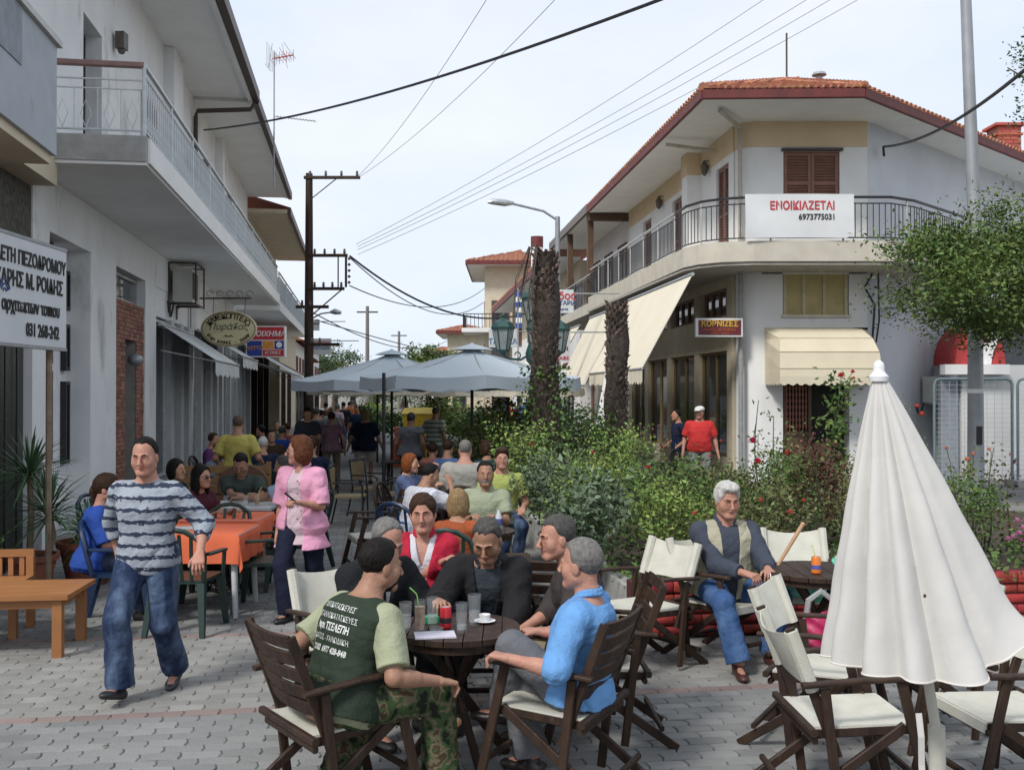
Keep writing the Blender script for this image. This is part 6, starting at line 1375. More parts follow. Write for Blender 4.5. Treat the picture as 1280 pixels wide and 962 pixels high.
for i, (px_, Y, h_, cr, lab, kd) in enumerate(((405,125,8.2,4.5,'dark tree far down the street left of the two poles','dark'),(440,100,4.9,3.6,'low yellow green tree by the far left pole','olive'),(418,105,6.4,3.6,'dark rounded tree behind the yellow green one','dark'),(470,130,5.4,5,'hazy green tree between the far poles','green'),(535,85,6.0,2.6,'bright green tree beside the lower tiled house','tree'),(505,120,5.0,5,'distant tree right of the far utility pole','green'),(556,90,5.4,2.5,'tree tucked against the lower yellow house','green'),
    (700,19,2.0,.1,'','')) ):
    if not lab: continue
    tree((px_-640)/F*Y, Y, h_, cr, lab, 2600, .32, kd, k=40, cz=h_-cr*.55, rz=cr*.55, group='far trees')
for i, (px_, Y) in enumerate(((455,45),(510,40),(560,38),(470,60),(590,48),(535,55))):
    bush('hedge_shrub', (px_-640)/F*Y, Y, 2.4, 1.25, ['dark','green','green','light','dark','olive'][i], 1500, ['dark','mid green','rounded green','pale green','deep green','olive'][i]+' street shrub far beyond the umbrellas, '+['left by the walkway','left of the yellow bin','behind the yellow bin','farthest by the walkway','behind the seated crowd','past the striped polo man'][i], .18, (), 'far street shrubs', 0)
# ================================================================ open umbrellas
M_umb = mat('pale_blue_canvas', (.50,.56,.60), .85, (.45,.51,.56), scale=1.2, bump=.15, bscale=25); M_umb2 = mat('cream_umbrella', (.6,.56,.45), .85)
def umbrella(x, y, r, zr, zt, m, label, n=8, rot=.1, vh=.2, pole=M_black):
    t = empty('open_umbrella', (x,y,0), 0, label, 'umbrella', 'open umbrellas over the cafe tables'); S = 6
    def rim(k, f): a = rot+2*pi*k/n; b = rot+2*pi*(k+1)/n; p = V3(cos(a),sin(a),0).lerp(V3(cos(b),sin(b),0), f); return p
    for k in range(n):
        q = MB(); vs = []; fs = []; NR, NS = 8, 8
        for i in range(NR+1):
            g = i/NR
            for j in range(NS+1): f = j/NS; p = rim(k,f)*r*g; sag = .05*g*(1-g)*4+.05*g*sin(pi*f); vs.append((p.x, p.y, zt+(zr-zt)*g**.92-sag*.8))
        for i in range(NR):
            for j in range(NS): a = i*(NS+1)+j; fs.append((a,a+NS+1,a+NS+2,a+1))
        q.add(vs, fs); q.build('canopy_panel', m, t, True)
        q = MB(); top = vs[-(NS+1):]; bo = [(v[0]*1.012, v[1]*1.012, v[2]-vh+.015*sin(j*1.7+k)) for j, v in enumerate(top)]; q.add(top+bo, [(j,j+1,NS+2+j,NS+1+j) for j in range(NS)]); q.build('valance', m, t, True)
    q = MB(); q.lathe([(.36,-.075),(.25,-.03),(.03,.03),(.01,.05)], n, (0,0,zt+.03)); q.build('vent_cap', m, t)
    q = MB(); q.tube([(0,0,0),(0,0,zt)], .028, 8); q.build('pole', pole, t, True)
    for k in range(n): a = rot+2*pi*k/n; q = MB(); q.bar((0,0,zt-.05),(r*.97*cos(a),r*.97*sin(a),zr-.03),.02,.025); q.bar((0,0,zr-.05),(r*.5*cos(a),r*.5*sin(a),(zt+zr)/2-.08),.015,.02); q.build('rib', M_alu, t)
    q = MB(); q.box(-.25,.25,-.25,.25,0,.07); q.build('base', M_conc, t)
umbrella(-.68,17.0,1.88,2.26,2.76,M_umb,'nearer pale blue open umbrella over the seated crowd', rot=.15)
umbrella(-2.5,20.8,2.05,2.24,2.82,M_umb,'farther pale blue open umbrella beside the walkway', rot=.35)
umbrella(-3.7,27.5,1.9,2.15,2.7,M_umb2,'cream open umbrella behind the blue ones by the walkway'); umbrella(-.1,24.6,1.9,2.12,2.65,M_umb2,'cream open umbrella behind the nearer blue one')
umbrella(-3.3,31,1.8,2.1,2.6,M_umb2,'farthest cream open umbrella down the walkway')
q = empty('umbrella_pole', (-2.0,15.6,0), 0, 'thin dark metal pole left of the near blue umbrella, by the metal chairs', 'pole'); m_ = MB(); m_.tube([(0,0,0),(0,0,2.3)], .028, 8); m_.build('shaft', M_black, q, True); m_ = MB(); m_.lathe([(.22,0),(.22,.05),(.04,.08)], 16); m_.build('base', M_conc, q)
# ---------------- the big closed umbrella in front
t = empty('closed_umbrella', (1.62,3.78,0), 0, 'large closed off-white canvas umbrella in the right foreground', 'umbrella'); AX = V3(-.252,-.05,2.07)
mcv = mat('umbrella_canvas', (.58,.565,.535), .85, (.52,.505,.485), scale=1.6, bump=.25, bscale=9, dirt=((.42,.42,.38), 2.6, .64))
q = MB(); n = 144; mm = 34; vs = []
def prl(a, f):
    fold = 0
    for ph, amp, sh_ in ((-2.85,.055,2.2),(-2.35,.06,2.4),(-1.95,.05,2.6),(-1.42,.06,2.0),(-.55,.05,1.4),(.4,.05,2),(1.2,.06,2),(2.0,.05,2),(2.7,.05,2)):
        d = (a-ph+pi)%(2*pi)-pi; fold += amp*math.exp(-(d*5.2)**2)
        fold -= .055*math.exp(-((d-.26)*11)**2)
    return fold
for i in range(mm+1):
    f = i/mm; g = f**.92
    for k in range(n):
        a = 2*pi*k/n-pi; r = .016+.345*g*(1+.13*cos(a-.1))+g*prl(a, f)+.006*g*sin(9*a+14*f)*sin(11*f+2*a)
        base = AX*(1-f)+V3(-.09,-.02,.985)*f
        hem = 0
        if f > .75: hem = ((f-.75)/.25)**1.5*( .13*max(0,cos(a+.25))**2*1.0 + .016*abs(sin(2.5*a)) -.012*sin(a*3))
        vs.append((base.x+r*cos(a), base.y+r*sin(a)*.8, base.z+hem))
q.add(vs, [(i*n+k, (i+1)*n+k, (i+1)*n+(k+1)%n, i*n+(k+1)%n) for i in range(mm) for k in range(n)]); q.build('canopy', mcv, t, True)
q = MB(); top = vs[-n:]; q.add(top+[(v[0]*.985-.002, v[1]*.985, v[2]+.012) for v in top], [(k,(k+1)%n,n+(k+1)%n,n+k) for k in range(n)]); 
for_h = MB(); for_h.tube(top+[top[0]], .004, 5, False); for_h.build('hem', mat('hem_stitch', (.7,.67,.62), .8), t, True)
q = MB(); q.lathe([(.034,-.03),(.036,-.012),(.026,0),(.02,.01),(.021,.022),(.018,.038),(.008,.047),(.001,.05)], 16, tuple(AX)); q.build('finial', mat('white_plastic', (.72,.72,.74), .35), t, True)
q = MB(); q.tube([AX, V3(-.03,-.01,.76), V3(-.012,0,.6)], .019, 10); q.build('pole', mat('ivory_pole', (.6,.58,.5), .45), t, True); q = MB(); q.tube([V3(-.02,0,.745), V3(-.004,0,.1)], .031, 14); q.build('pole_sleeve', mat('ivory_pole', (.6,.58,.5), .45), t, True)
q = MB(); q.lathe([(.24,0),(.25,.05),(.2,.09),(.04,.12)], 20); q.build('base', M_conc, t)
q = MB(); tp = [V3(-.20,-.28,.88), V3(-.195,-.29,.8), V3(-.19,-.28,.7), V3(-.185,-.285,.6)]
for a, b in zip(tp[:-1], tp[1:]): q.bar(a, b, .022, .004, up=(0,-1,0))
q.build('tie_strap', mcv, t); q = MB(); q.sphere((-.2,-.335,1.30), .006, 4, (1,.4,1.2)); q.build('stain', M_brownalu, t)
# ================================================================ furniture
def fold_chair(label, x, y, deg, kind='slat', group='dark wooden folding cafe chairs', canvas=M_canvas, wood=M_dwood, arms=True):
    """faces +y in its own frame; side frames cross like scissors"""
    t = empty('folding_chair', (x,y,0), R(deg-90), label, 'chair', group); W_ = .27
    def bar(nm, a, b, w_=.045, th=.028, up=(1,0,0), m=wood): q = MB(); q.bar(a, b, w_, th, up); return q.build(nm, m, t)
    for s_ in (-1,1):
        X = s_*W_
        bar('front_leg', (X,.33,0), (X,.17,.66), .048, .026); bar('rear_leg', (X-s_*.03,-.42,.0), (X-s_*.03,.20,.44), .048, .026)
        bar('arm_support', (X+s_*.002,-.12,.03+.0), (X+s_*.002,-.19,.63), .045, .025)
        q = MB(); q.bar((X+s_*.01,.27,.675),(X+s_*.01,-.02,.665),.05,.024,(0,0,1),.3); q.bar((X+s_*.01,-.018,.665),(X+s_*.01,-.30,.645),.045,.024,(0,0,1),.3); q.build('armrest', wood, t)
        bar('back_post', (X-s_*.03,-.12,.30), (X-s_*.03,-.345,.90), .046, .026); bar('seat_rail', (X-s_*.045,.25,.425), (X-s_*.045,-.24,.405), .045, .026)
    for (yy, zz) in ((.29,.17),(-.33,.12),(.245,.40),(-.235,.385)): q = MB(); q.bar((-W_,yy,zz),(W_,yy,zz),.026,.03); q.build('stretcher', wood, t)
    q = MB(); q.bar((-W_-.03,-.25,.43),(W_+.03,-.25,.43),.035,.035); q.build('stretcher', wood, t)
    # canvas seat with a slight sag
    n = 8; vs = []
    for i in range(n+1):
        for j in range(n+1): u_, v_ = i/n, j/n; vs.append((-.235+.47*u_, -.23+.48*v_, .452-.022*sin(pi*u_)*sin(pi*v_)-.012*(1-v_)))
    k = len(vs); vs += [(a,b,c-.012) for a,b,c in vs]; fs = []
    for i in range(n):
        for j in range(n): a = i*(n+1)+j; fs += [(a,a+n+1,a+n+2,a+1),(k+a,k+a+1,k+a+n+2,k+a+n+1)]
    for j in range(n): fs += [(j,j+1,k+j+1,k+j),(n*(n+1)+j+1,n*(n+1)+j,k+n*(n+1)+j,k+n*(n+1)+j+1)]; i = j; fs += [(i*(n+1)+n,(i+1)*(n+1)+n,k+(i+1)*(n+1)+n,k+i*(n+1)+n),((i+1)*(n+1),i*(n+1),k+i*(n+1),k+(i+1)*(n+1))]
    q = MB(); q.add(vs, fs); q.build('seat', canvas, t, True)
    q = MB(); q.box(-.23,.23,.245,.262,.395,.445); q.build('seat_front_hem', canvas, t)
    if kind == 'slat':
        for i in range(5):
            f = .40+i*.135; c = V3(0,-.12,.30).lerp(V3(0,-.345,.90), f+.03); q = MB(); N_ = 6; d = V3(0,-.225,.6).normalized(); nn = V3(0,.6,.225).normalized()
            for k in range(N_):
                a = -W_+.03+(2*W_-.06)*k/N_; b = -W_+.03+(2*W_-.06)*(k+1)/N_; ca = -.03*(1-(a/W_)**2); cb = -.03*(1-(b/W_)**2)
                q.hexa([c+V3(a,0,0)+nn*(ca-.008)-d*.031, c+V3(b,0,0)+nn*(cb-.008)-d*.031, c+V3(b,0,0)+nn*(cb+.008)-d*.031, c+V3(a,0,0)+nn*(ca+.008)-d*.031, c+V3(a,0,0)+nn*(ca-.008)+d*.031, c+V3(b,0,0)+nn*(cb-.008)+d*.031, c+V3(b,0,0)+nn*(cb+.008)+d*.031, c+V3(a,0,0)+nn*(ca+.008)+d*.031])
            q.build('back_slat', wood, t)
    else:
        n = 10; vs = []
        for i in range(n+1):
            for j in range(n+1):
                u_, v_ = i/n, j/n; f = .52+.46*v_; p = V3(0,-.12,.30).lerp(V3(0,-.345,.90), f); sg = .05*sin(pi*u_)*(.6+.4*v_); vs.append((-.262+.524*u_, p.y-sg, p.z-.045*sin(pi*u_)*v_+.012*sin(pi*u_)*(1-v_)))
        k = len(vs); vs += [(a,b+.006,c) for a,b,c in vs]; fs = []
        for i in range(n):
            for j in range(n): a = i*(n+1)+j; fs += [(a,a+n+1,a+n+2,a+1),(k+a,k+a+1,k+a+n+2,k+a+n+1)]
            fs += [(i*(n+1)+n,(i+1)*(n+1)+n,k+(i+1)*(n+1)+n,k+i*(n+1)+n),((i+1)*(n+1),i*(n+1),k+i*(n+1),k+(i+1)*(n+1))]
        q = MB(); q.add(vs, fs); q.build('back_canvas', canvas, t, True)
        for s_ in (-1,1): q = MB(); a = V3(0,-.12,.30).lerp(V3(0,-.345,.90), .52); b = V3(0,-.12,.30).lerp(V3(0,-.345,.90), .98); q.tube([a+V3(s_*.242,0,0), b+V3(s_*.242,0,0)], [.033,.033], 8); q.build('canvas_sleeve', canvas, t, True)
    return t
fold_chair('slatted wooden chair of the man in the green vest', -.86, 4.88, 37); fold_chair('slatted wooden chair of the man in the bright blue shirt', .24, 5.1, 153)
fold_chair('slatted wooden chair of the smiling man in the dark shirt', .50, 5.86, 182)
fold_chair('empty slatted chair between the black suit and the dark shirt', .30, 6.85, 95); fold_chair('canvas backed chair half hidden behind the grey haired man in black', -.98, 6.15, -52, 'canvas'); fold_chair('wooden chair under the man in the black suit', -.12, 6.45, -88, 'slat')
fold_chair('empty canvas chair angled behind the bright blue shirt man', .95, 7.35, 215, 'canvas', 'canvas folding chairs'); fold_chair('canvas chair of the old man in the vest', 1.6, 7.52, -52, 'canvas', 'canvas folding chairs')
fold_chair('nearest empty canvas chair left of the closed umbrella pole', 1.63, 4.92, 2, 'canvas', 'canvas folding chairs'); fold_chair('empty canvas chair just behind the nearest one', 1.78, 5.72, -30, 'canvas', 'canvas folding chairs')
fold_chair('canvas chair facing the camera behind the cane table', 2.28, 7.85, -92, 'canvas', 'canvas folding chairs'); fold_chair('chair behind the closed umbrella at the right edge', 2.45, 4.98, 188, 'canvas', 'canvas folding chairs'); fold_chair('second chair behind the closed umbrella, nearer its pole', 2.42, 5.9, 200, 'canvas', 'canvas folding chairs')
fold_chair('dark slatted chair by the walkway behind the white shirt man', -1.48, 10.9, 200, 'slat')
def round_table(label, x, y, z, r, m=M_dwood, legs=True):
    t = empty('round_table', (x,y,0), 0, label, 'table', 'round wooden cafe tables'); n = 7
    for i in range(n):        # planked top
        a, b = -r+2*r*i/n+.003, -r+2*r*(i+1)/n-.003; pts = [(xx, s_*sqrt(max(r*r-xx*xx, 1e-6))) for s_ in (-1,1) for xx in (np.linspace(a,b,6) if s_ < 0 else np.linspace(b,a,6))]
        q = MB(); q.prism(pts, z-.03, z-.0005*(i%2)); q.build('top_plank', m, t)
    q = MB(); q.lathe([(r*.93,z-.075),(r*.93,z-.031)], 28); q.build('apron', m, t)
    for k in range(4): a = k*pi/2+.5; q = MB(); q.bar((.9*r*cos(a),.9*r*sin(a),0),(-.55*r*cos(a),-.55*r*sin(a),z-.07),.05,.03,(-sin(a),cos(a),0)); q.build('leg', m, t)
    return t
round_table('dark round wooden table with glasses where the four men sit', -.30, 5.42, .735, .345); round_table('dark round wooden table with an orange can and a cane', 2.18, 7.15, .735, .38)
round_table('round table with a cake plate behind the woman in red', -.30, 9.15, .74, .33)
# ---------- things on the table
def glass(x, y, z, label, h_=.145, r=.034, fill=None, group='drinking glasses'):
    t = empty('glass', (x,y,z), 0, label, 'glass', group); gm_ = mat('clear_glass', (.8,.85,.87), .03, alpha=.06, spec=.8)
    q = MB(); q.lathe([(.001,.0),(r*.75,0),(r*.8,.01),(r,h_),(r*.93,h_),(r*.74,.016),(.001,.014)], 16, cap=False); q.build('tumbler', gm_, t, True)
    if fill: q = MB(); q.lathe([(.001,.017),(r*.73,.017),(r*.73+(r*.19)*fill[0],h_*fill[0]),(.001,h_*fill[0])], 14, cap=False); q.build('drink', fill[1], t, True)
    return t
wm = mat('water', (.6,.66,.68), .05, alpha=.16); cm = mat('iced_coffee', (.25,.14,.07), .2, (.45,.33,.22), scale=30)
TZ = .736
glass(-.565,5.32,TZ,'clear water glass left of the iced coffee', .15, .036, (.55,wm)); g_ = glass(-.485,5.28,TZ,'tall iced coffee glass with a green straw', .17, .032, (.8,cm)); glass(-.43,5.42,TZ,'water glass half hidden behind the iced coffee', .155, .035, (.4,wm))
q = MB(); q.tube([(0,0,.06),(-.015,0,.19),(-.022,0,.205),(-.055,0,.235)], .0035, 6); q.build('straw', mat('green_straw', (.25,.6,.12), .4), g_, True)
glass(-.265,5.28,TZ,'clear glass right of the red can', .155, .034, (.25,wm)); glass(-.205,5.45,TZ,'tall clear glass farthest right on the table', .165, .038, (.45,wm))
def can(x, y, z, label, m, band, h_=.118, r=.031, txt=None, straw=None):
    t = empty('drink_can', (x,y,z), 0, label, 'can'); q = MB(); q.lathe([(r*.75,0),(r,.008),(r,h_-.012),(r*.82,h_),(r*.78,h_-.003),(.001,h_-.003)], 18); q.build('can_body', m, t, True)
    q = MB(); q.lathe([(r+.0006,h_*.28),(r+.0006,h_*.52)], 18, cap=False); q.build('label_band', band, t, True)
    q = MB(); q.lathe([(.001,h_-.002),(r*.8,h_-.002)], 18, cap=False); q.build('lid', M_alu, t)
    if txt: text(txt, h_*.2, M_paper, t, (0,-r-.001,h_*.68), (1,0,0), (0,0,1), wscale=.8, depth=.0005)
    if straw: q = MB(); q.tube([(0,0,h_*.6),(-.01,0,h_+.02),(-.03,0,h_+.08)], .0035, 6); q.build('straw', straw, t, True)
can(-.355,5.36,TZ,'red soft drink can in the middle of the near table', mat('can_red', (.6,.02,.03), .3), M_blk); can(2.12,6.98,TZ,'orange soft drink can with a straw on the cane table', mat('can_orange', (.75,.2,.03), .3), mat('can_blue', (.1,.12,.4), .3), .12,.033, straw=mat('yellow_straw', (.7,.7,.2), .4))
t = empty('paper_sheet', (-.40,5.20,TZ+.001), .15, 'white paper with a glass ashtray on it at the near edge of the table', 'paper'); q = MB(); q.box(-.105,.105,-.07,.07,0,.008); q.build('sheet', mat('lilac_paper', (.66,.64,.74), .6), t)
t = empty('ashtray', (-.395,5.22,TZ+.0095), 0, 'small clear glass ashtray on the white paper', 'ashtray'); q = MB(); q.lathe([(.001,0),(.03,0),(.04,.03),(.034,.03),(.026,.008),(.001,.008)], 8, cap=False); q.build('bowl', MATS['clear_glass'], t)
t = empty('tissue_packet', (-.445,5.50,TZ+.001), .3, 'green tobacco pack beside the red can', 'packet'); q = MB(); q.box(-.04,.04,-.03,.03,0,.035); q.build('pack', mat('green_pack', (.03,.25,.09), .5), t)
t = empty('saucer', (-.15,5.5,TZ+.001), 0, 'white saucer and cup at the back of the near table', 'saucer'); q = MB(); q.lathe([(.001,0),(.03,0),(.06,.012),(.001,.006)], 16, cap=False); q.build('dish', M_paper, t, True); q = MB(); q.lathe([(.02,.006),(.03,.03),(.032,.045),(.028,.045),(.02,.015)], 14, cap=False); q.build('cup', M_paper, t, True)
t = empty('walking_cane', P(972,702,6.95), 0, 'light wooden stick leaning on the far right table', 'cane'); a = V3(0,0,-.02); b = P(1003,655,6.95)-P(972,702,6.95); q = MB(); q.tube([a, a.lerp(b,.5), b], [.012,.014,.015], 8); q.build('stick', mat('light_wood', (.5,.3,.17), .5), t, True); q = MB(); q.sphere(b, .017, 5); q.build('knob', mat('light_wood', (.5,.3,.17)), t, True)
def crumpled(name, loc, r, m, label, cat, sq=(1,.8,.6), seed=0, n=10):
    t = empty(name, loc, 0, label, cat); S_ = SDF(r/9); S_.ell((0,0,r*sq[2]), (r*sq[0],r*sq[1],r*sq[2]), disp=wrinkle(r*.14, 11/r*.6, seed)); V, Q = S_.mesh(); link('bag_body', mesh_np('bag', V, Q), m, t); return t
gm2 = mat('teal_plastic', (.08,.42,.3), .35, (.2,.55,.42), scale=15); crumpled('plastic_bag', (2.36,7.1,TZ), .09, gm2, 'crumpled teal plastic wrap on the cane table', 'bag', seed=2); 
t = crumpled('plastic_bag', (2.2,7.55,.45), .2, gm2, 'green plastic bag lying on the canvas chair under the table', 'bag', (1.3,.6,.4), 4)
t = crumpled('shopping_bag', (2.02,6.55,.30), .15, mat('crimson_bag', (.45,.02,.1), .5), 'crimson bag in clear plastic hanging below the cane table', 'bag', (.95,.6,.85), 6); q = MB(); q.tube([(-.1,0,.2),(-.08,0,.34),(0,0,.40),(.08,0,.34),(.1,0,.2)], .02, 6); q.build('clear_handles', mat('clear_plastic', (.55,.55,.55), .3, alpha=.5), t, True)
q = MB(); q.bar((-.13,0,0),(-.13,0,-.3),.02,.02); 
t = empty('foot_stool', (2.05,6.55,0), 0, 'low dark stool carrying the crimson bag', 'stool'); q = MB(); q.box(-.2,.2,-.15,.15,.27,.3); q.build('seat', M_dwood, t)
for sx_ in (-1,1):
    for sy_ in (-1,1): q = MB(); q.bar((sx_*.18,sy_*.13,0),(sx_*.16,sy_*.11,.27),.03,.03); q.build('leg', M_dwood, t)
# ---------- plastic chairs
def plastic_chair(label, x, y, deg, m=None, group='dark green plastic chairs'):
    m = m or mat('green_plastic', (.012,.035,.028), .35); t = empty('plastic_chair', (x,y,0), R(deg-90), label, 'chair', group)
    q = MB(); q.prism([(-.21,-.2),(.21,-.2),(.24,.22),(.2,.25),(-.2,.25),(-.24,.22)], .42, .45); q.build('seat', m, t)
    for sx_ in (-1,1):
        q = MB(); q.hexa([(sx_*.26-.02,.24,0),(sx_*.26+.02,.24,0),(sx_*.26+.02,.28,0),(sx_*.26-.02,.28,0),(sx_*.22-.03,.18,.43),(sx_*.22+.03,.18,.43),(sx_*.22+.03,.25,.43),(sx_*.22-.03,.25,.43)]); q.build('leg', m, t)
        q = MB(); q.hexa([(sx_*.24-.02,-.31,0),(sx_*.24+.02,-.31,0),(sx_*.24+.02,-.27,0),(sx_*.24-.02,-.27,0),(sx_*.2-.03,-.22,.43),(sx_*.2+.03,-.22,.43),(sx_*.2+.03,-.15,.43),(sx_*.2-.03,-.15,.43)]); q.build('leg', m, t)
        q = MB(); q.bar((sx_*.25,.2,.43),(sx_*.27,.17,.64),.03,.04); q.bar((sx_*.27,.19,.65),(sx_*.26,-.22,.67),.05,.025); q.build('armrest', m, t)
    arc = [V3(-.22,-.2,.45), V3(-.24,-.25,.66), V3(-.2,-.29,.8), V3(-.1,-.31,.865), V3(0,-.315,.88), V3(.1,-.31,.865), V3(.2,-.29,.8), V3(.24,-.25,.66), V3(.22,-.2,.45)]
    q = MB(); q.tube(arc, .022, 8); q.build('back_frame', m, t, True)
    for k in range(4): xx = -.12+k*.08; q = MB(); q.bar((xx,-.205,.45),(xx*1.25,-.305,.85-abs(xx)*.3),.03,.012,(0,1,0)); q.build('back_slat', m, t)
    return t
pb = mat('blue_plastic', (.01,.03,.08), .35)
plastic_chair('dark green plastic chair at the near right of the orange cloth table', -2.28, 9.3, 185); plastic_chair('green plastic chair standing between the two orange tables', -2.85, 9.72, -95); plastic_chair('green plastic chair hidden behind the striped shirt man', -2.75, 8.45, 88)
plastic_chair('dark blue plastic chair of the man in the blue shirt', -3.42, 8.75, 15, pb); plastic_chair('dark blue plastic chair with a rounded back against the left wall', -4.35, 10.9, -10, pb); plastic_chair('green plastic chair beyond the second orange table', -2.25, 10.3, 190)
plastic_chair('blue plastic chair of the man in the white shirt', -1.05, 10.35, 60, pb); plastic_chair('green plastic chair left of the white table', -3.45, 10.9, 0)
def sq_table(label, x0, x1, y0, y1, z, m, cloth=None, group=None, rz=0):
    t = empty('cafe_table', ((x0+x1)/2,(y0+y1)/2,0), rz, label, 'table', group); w_, d_ = (x1-x0)/2, (y1-y0)/2; q = MB(); q.box(-w_,w_,-d_,d_,z-.03,z); q.build('top', m, t)
    for sx_ in (-1,1):
        for sy_ in (-1,1): q = MB(); q.tube([(sx_*(w_-.06),sy_*(d_-.06),z-.03),(sx_*(w_-.03),sy_*(d_-.03),0)], [.032,.024], 10); q.build('leg', m, t, True)
    if cloth:
        n = 15; H_ = .26; vs = []; cl_ = empty('tablecloth', ((x0+x1)/2,(y0+y1)/2,0), rz, cloth, 'tablecloth', 'orange tablecloths')
        def drop(u, v):
            x, y = u*(w_+.2), v*(d_+.2); ox, oy = max(0, abs(x)-w_), max(0, abs(y)-d_); zz = z+.004-max(ox,oy)*1.25-.25*min(ox,oy)*1.6
            xx = math.copysign(min(abs(x), w_+.008+ox*.14), x) if ox else x; yy = math.copysign(min(abs(y), d_+.008+oy*.14), y) if oy else y
            if ox or oy: xx += .012*sin(y*24)*(1 if ox else 0)*ox*5*(1 if x>0 else -1); yy += .012*sin(x*22)*(1 if oy else 0)*oy*5*(1 if y>0 else -1)
            return (xx,yy,zz)
        N_ = 40
        for i in range(N_+1):
            for j in range(N_+1): vs.append(drop(-1+2*i/N_, -1+2*j/N_))
        q = MB(); q.add(vs, [(i*(N_+1)+j,(i+1)*(N_+1)+j,(i+1)*(N_+1)+j+1,i*(N_+1)+j+1) for i in range(N_) for j in range(N_)]); q.build('cloth', mat('orange_cloth', (.72,.15,.06), .8, (.62,.12,.05), scale=2), cl_, True)
    return t
mw = mat('white_table', (.6,.62,.63), .4)
sq_table('white plastic table under the nearest orange cloth', -3.2, -2.42, 8.85, 9.6, .735, mw, 'orange tablecloth on the nearest left table', 'white plastic tables'); sq_table('white plastic table under the farther orange cloth', -3.3, -2.52, 9.9, 10.6, .735, mw, 'orange tablecloth on the second left table', 'white plastic tables')
sq_table('bare white table before the man in the green shirt', -3.55, -2.62, 10.85, 11.6, .745, mw, None, 'white plastic tables')
for i, (x,y,lab,h_,f_) in enumerate(((-2.95,11.1,'small glass in the middle of the white table',.11,(.5,wm)),(-2.8,11.0,'glass with a yellow straw on the white table',.12,(.7,cm)),(-3.2,11.2,'clear glass at the left of the white table',.1,None),(-3.45,11.0,'tall water bottle shaped glass on the white table',.2,(.8,wm)))):
    g_ = glass(x,y,.746,lab,h_,.032,f_); 
    if i == 1: q = MB(); q.tube([(0,0,.05),(.02,0,.17),(.05,0,.21)], .004, 6); q.build('straw', mat('yellow_straw', (.7,.7,.2), .4), g_)
t = empty('newspaper', (-2.95,9.25,.742), .3, 'folded printed newspaper on the nearest orange table', 'newspaper'); q = MB(); q.box(-.16,.13,-.1,.1,.0,.012); q.build('sheets', mat('newsprint', (.6,.6,.58), .8, (.3,.3,.3), scale=40), t)
t = empty('cake_plate', (-.32,9.05,.742), 0, 'plate with a slice of chocolate cake behind the black suit', 'plate'); q = MB(); q.lathe([(.001,0),(.08,0),(.13,.02),(.001,.008)], 20, cap=False); q.build('plate', M_paper, t, True); q = MB(); q.prism([(-.09,-.03),(.08,-.05),(.02,.05)], .01, .07); q.build('cake', mat('cake', (.2,.12,.1), .8), t)
t = empty('water_bottle', (-.12,9.1,.742), 0, 'small water bottle with a blue label by the cake', 'bottle'); q = MB(); q.lathe([(.03,0),(.032,.02),(.032,.13),(.014,.17),(.014,.19)], 14); q.build('bottle_body', mat('pet', (.55,.6,.65), .15), t, True); q = MB(); q.lathe([(.033,.05),(.033,.11)], 14, cap=False); q.build('label_band', mat('can_blue', (.1,.12,.4), .3), t)
# orange wood bench table + chair, lower left
ow = mat('orange_wood', (.36,.16,.055), .5, (.28,.115,.04), scale=4, stretch=(.4,2,1), bump=.05)
t = empty('wooden_table', (-3.92,7.8,0), R(6), 'low orange varnished wooden table at the left edge', 'table'); q = MB()
for k in range(4): q = MB(); q.box(-.55,.55,-.34+k*.17+.001,-.34+(k+1)*.17-.001,.44,.475); q.build('top_board', ow, t)
for sx_ in (-1,1):
    for sy_ in (-1,1): q = MB(); q.box(sx_*.46-.035,sx_*.46+.035,sy_*.27-.035,sy_*.27+.035,0,.439); q.build('leg', ow, t)
q = MB(); q.box(-.42,.42,-.29,-.26,.37,.438); q.build('apron', ow, t); q = MB(); q.box(-.42,.42,.26,.29,.37,.438); q.build('apron', ow, t); q = MB(); q.box(.445,.475,-.23,.23,.37,.438); q.build('apron', ow, t)
t = empty('wooden_chair', (-4.38,8.3,0), R(8), 'orange wooden chair with a slatted back behind the low table', 'chair')
for xx in (-.3,.3):
    for yy, h_ in ((-.2,.42),(.22,.6)): q = MB(); q.box(xx-.03,xx+.03,yy-.03,yy+.03,0,h_); q.build('leg', ow, t)
q = MB(); q.box(-.33,.33,-.23,.19,.41,.44); q.build('seat', ow, t); q = MB(); q.box(-.33,.33,.2,.24,.6,.66); q.build('top_rail', ow, t)
for k in range(6): q = MB(); q.box(-.24+k*.09,-.2+k*.09,.21,.235,.44,.6); q.build('back_slat', ow, t)
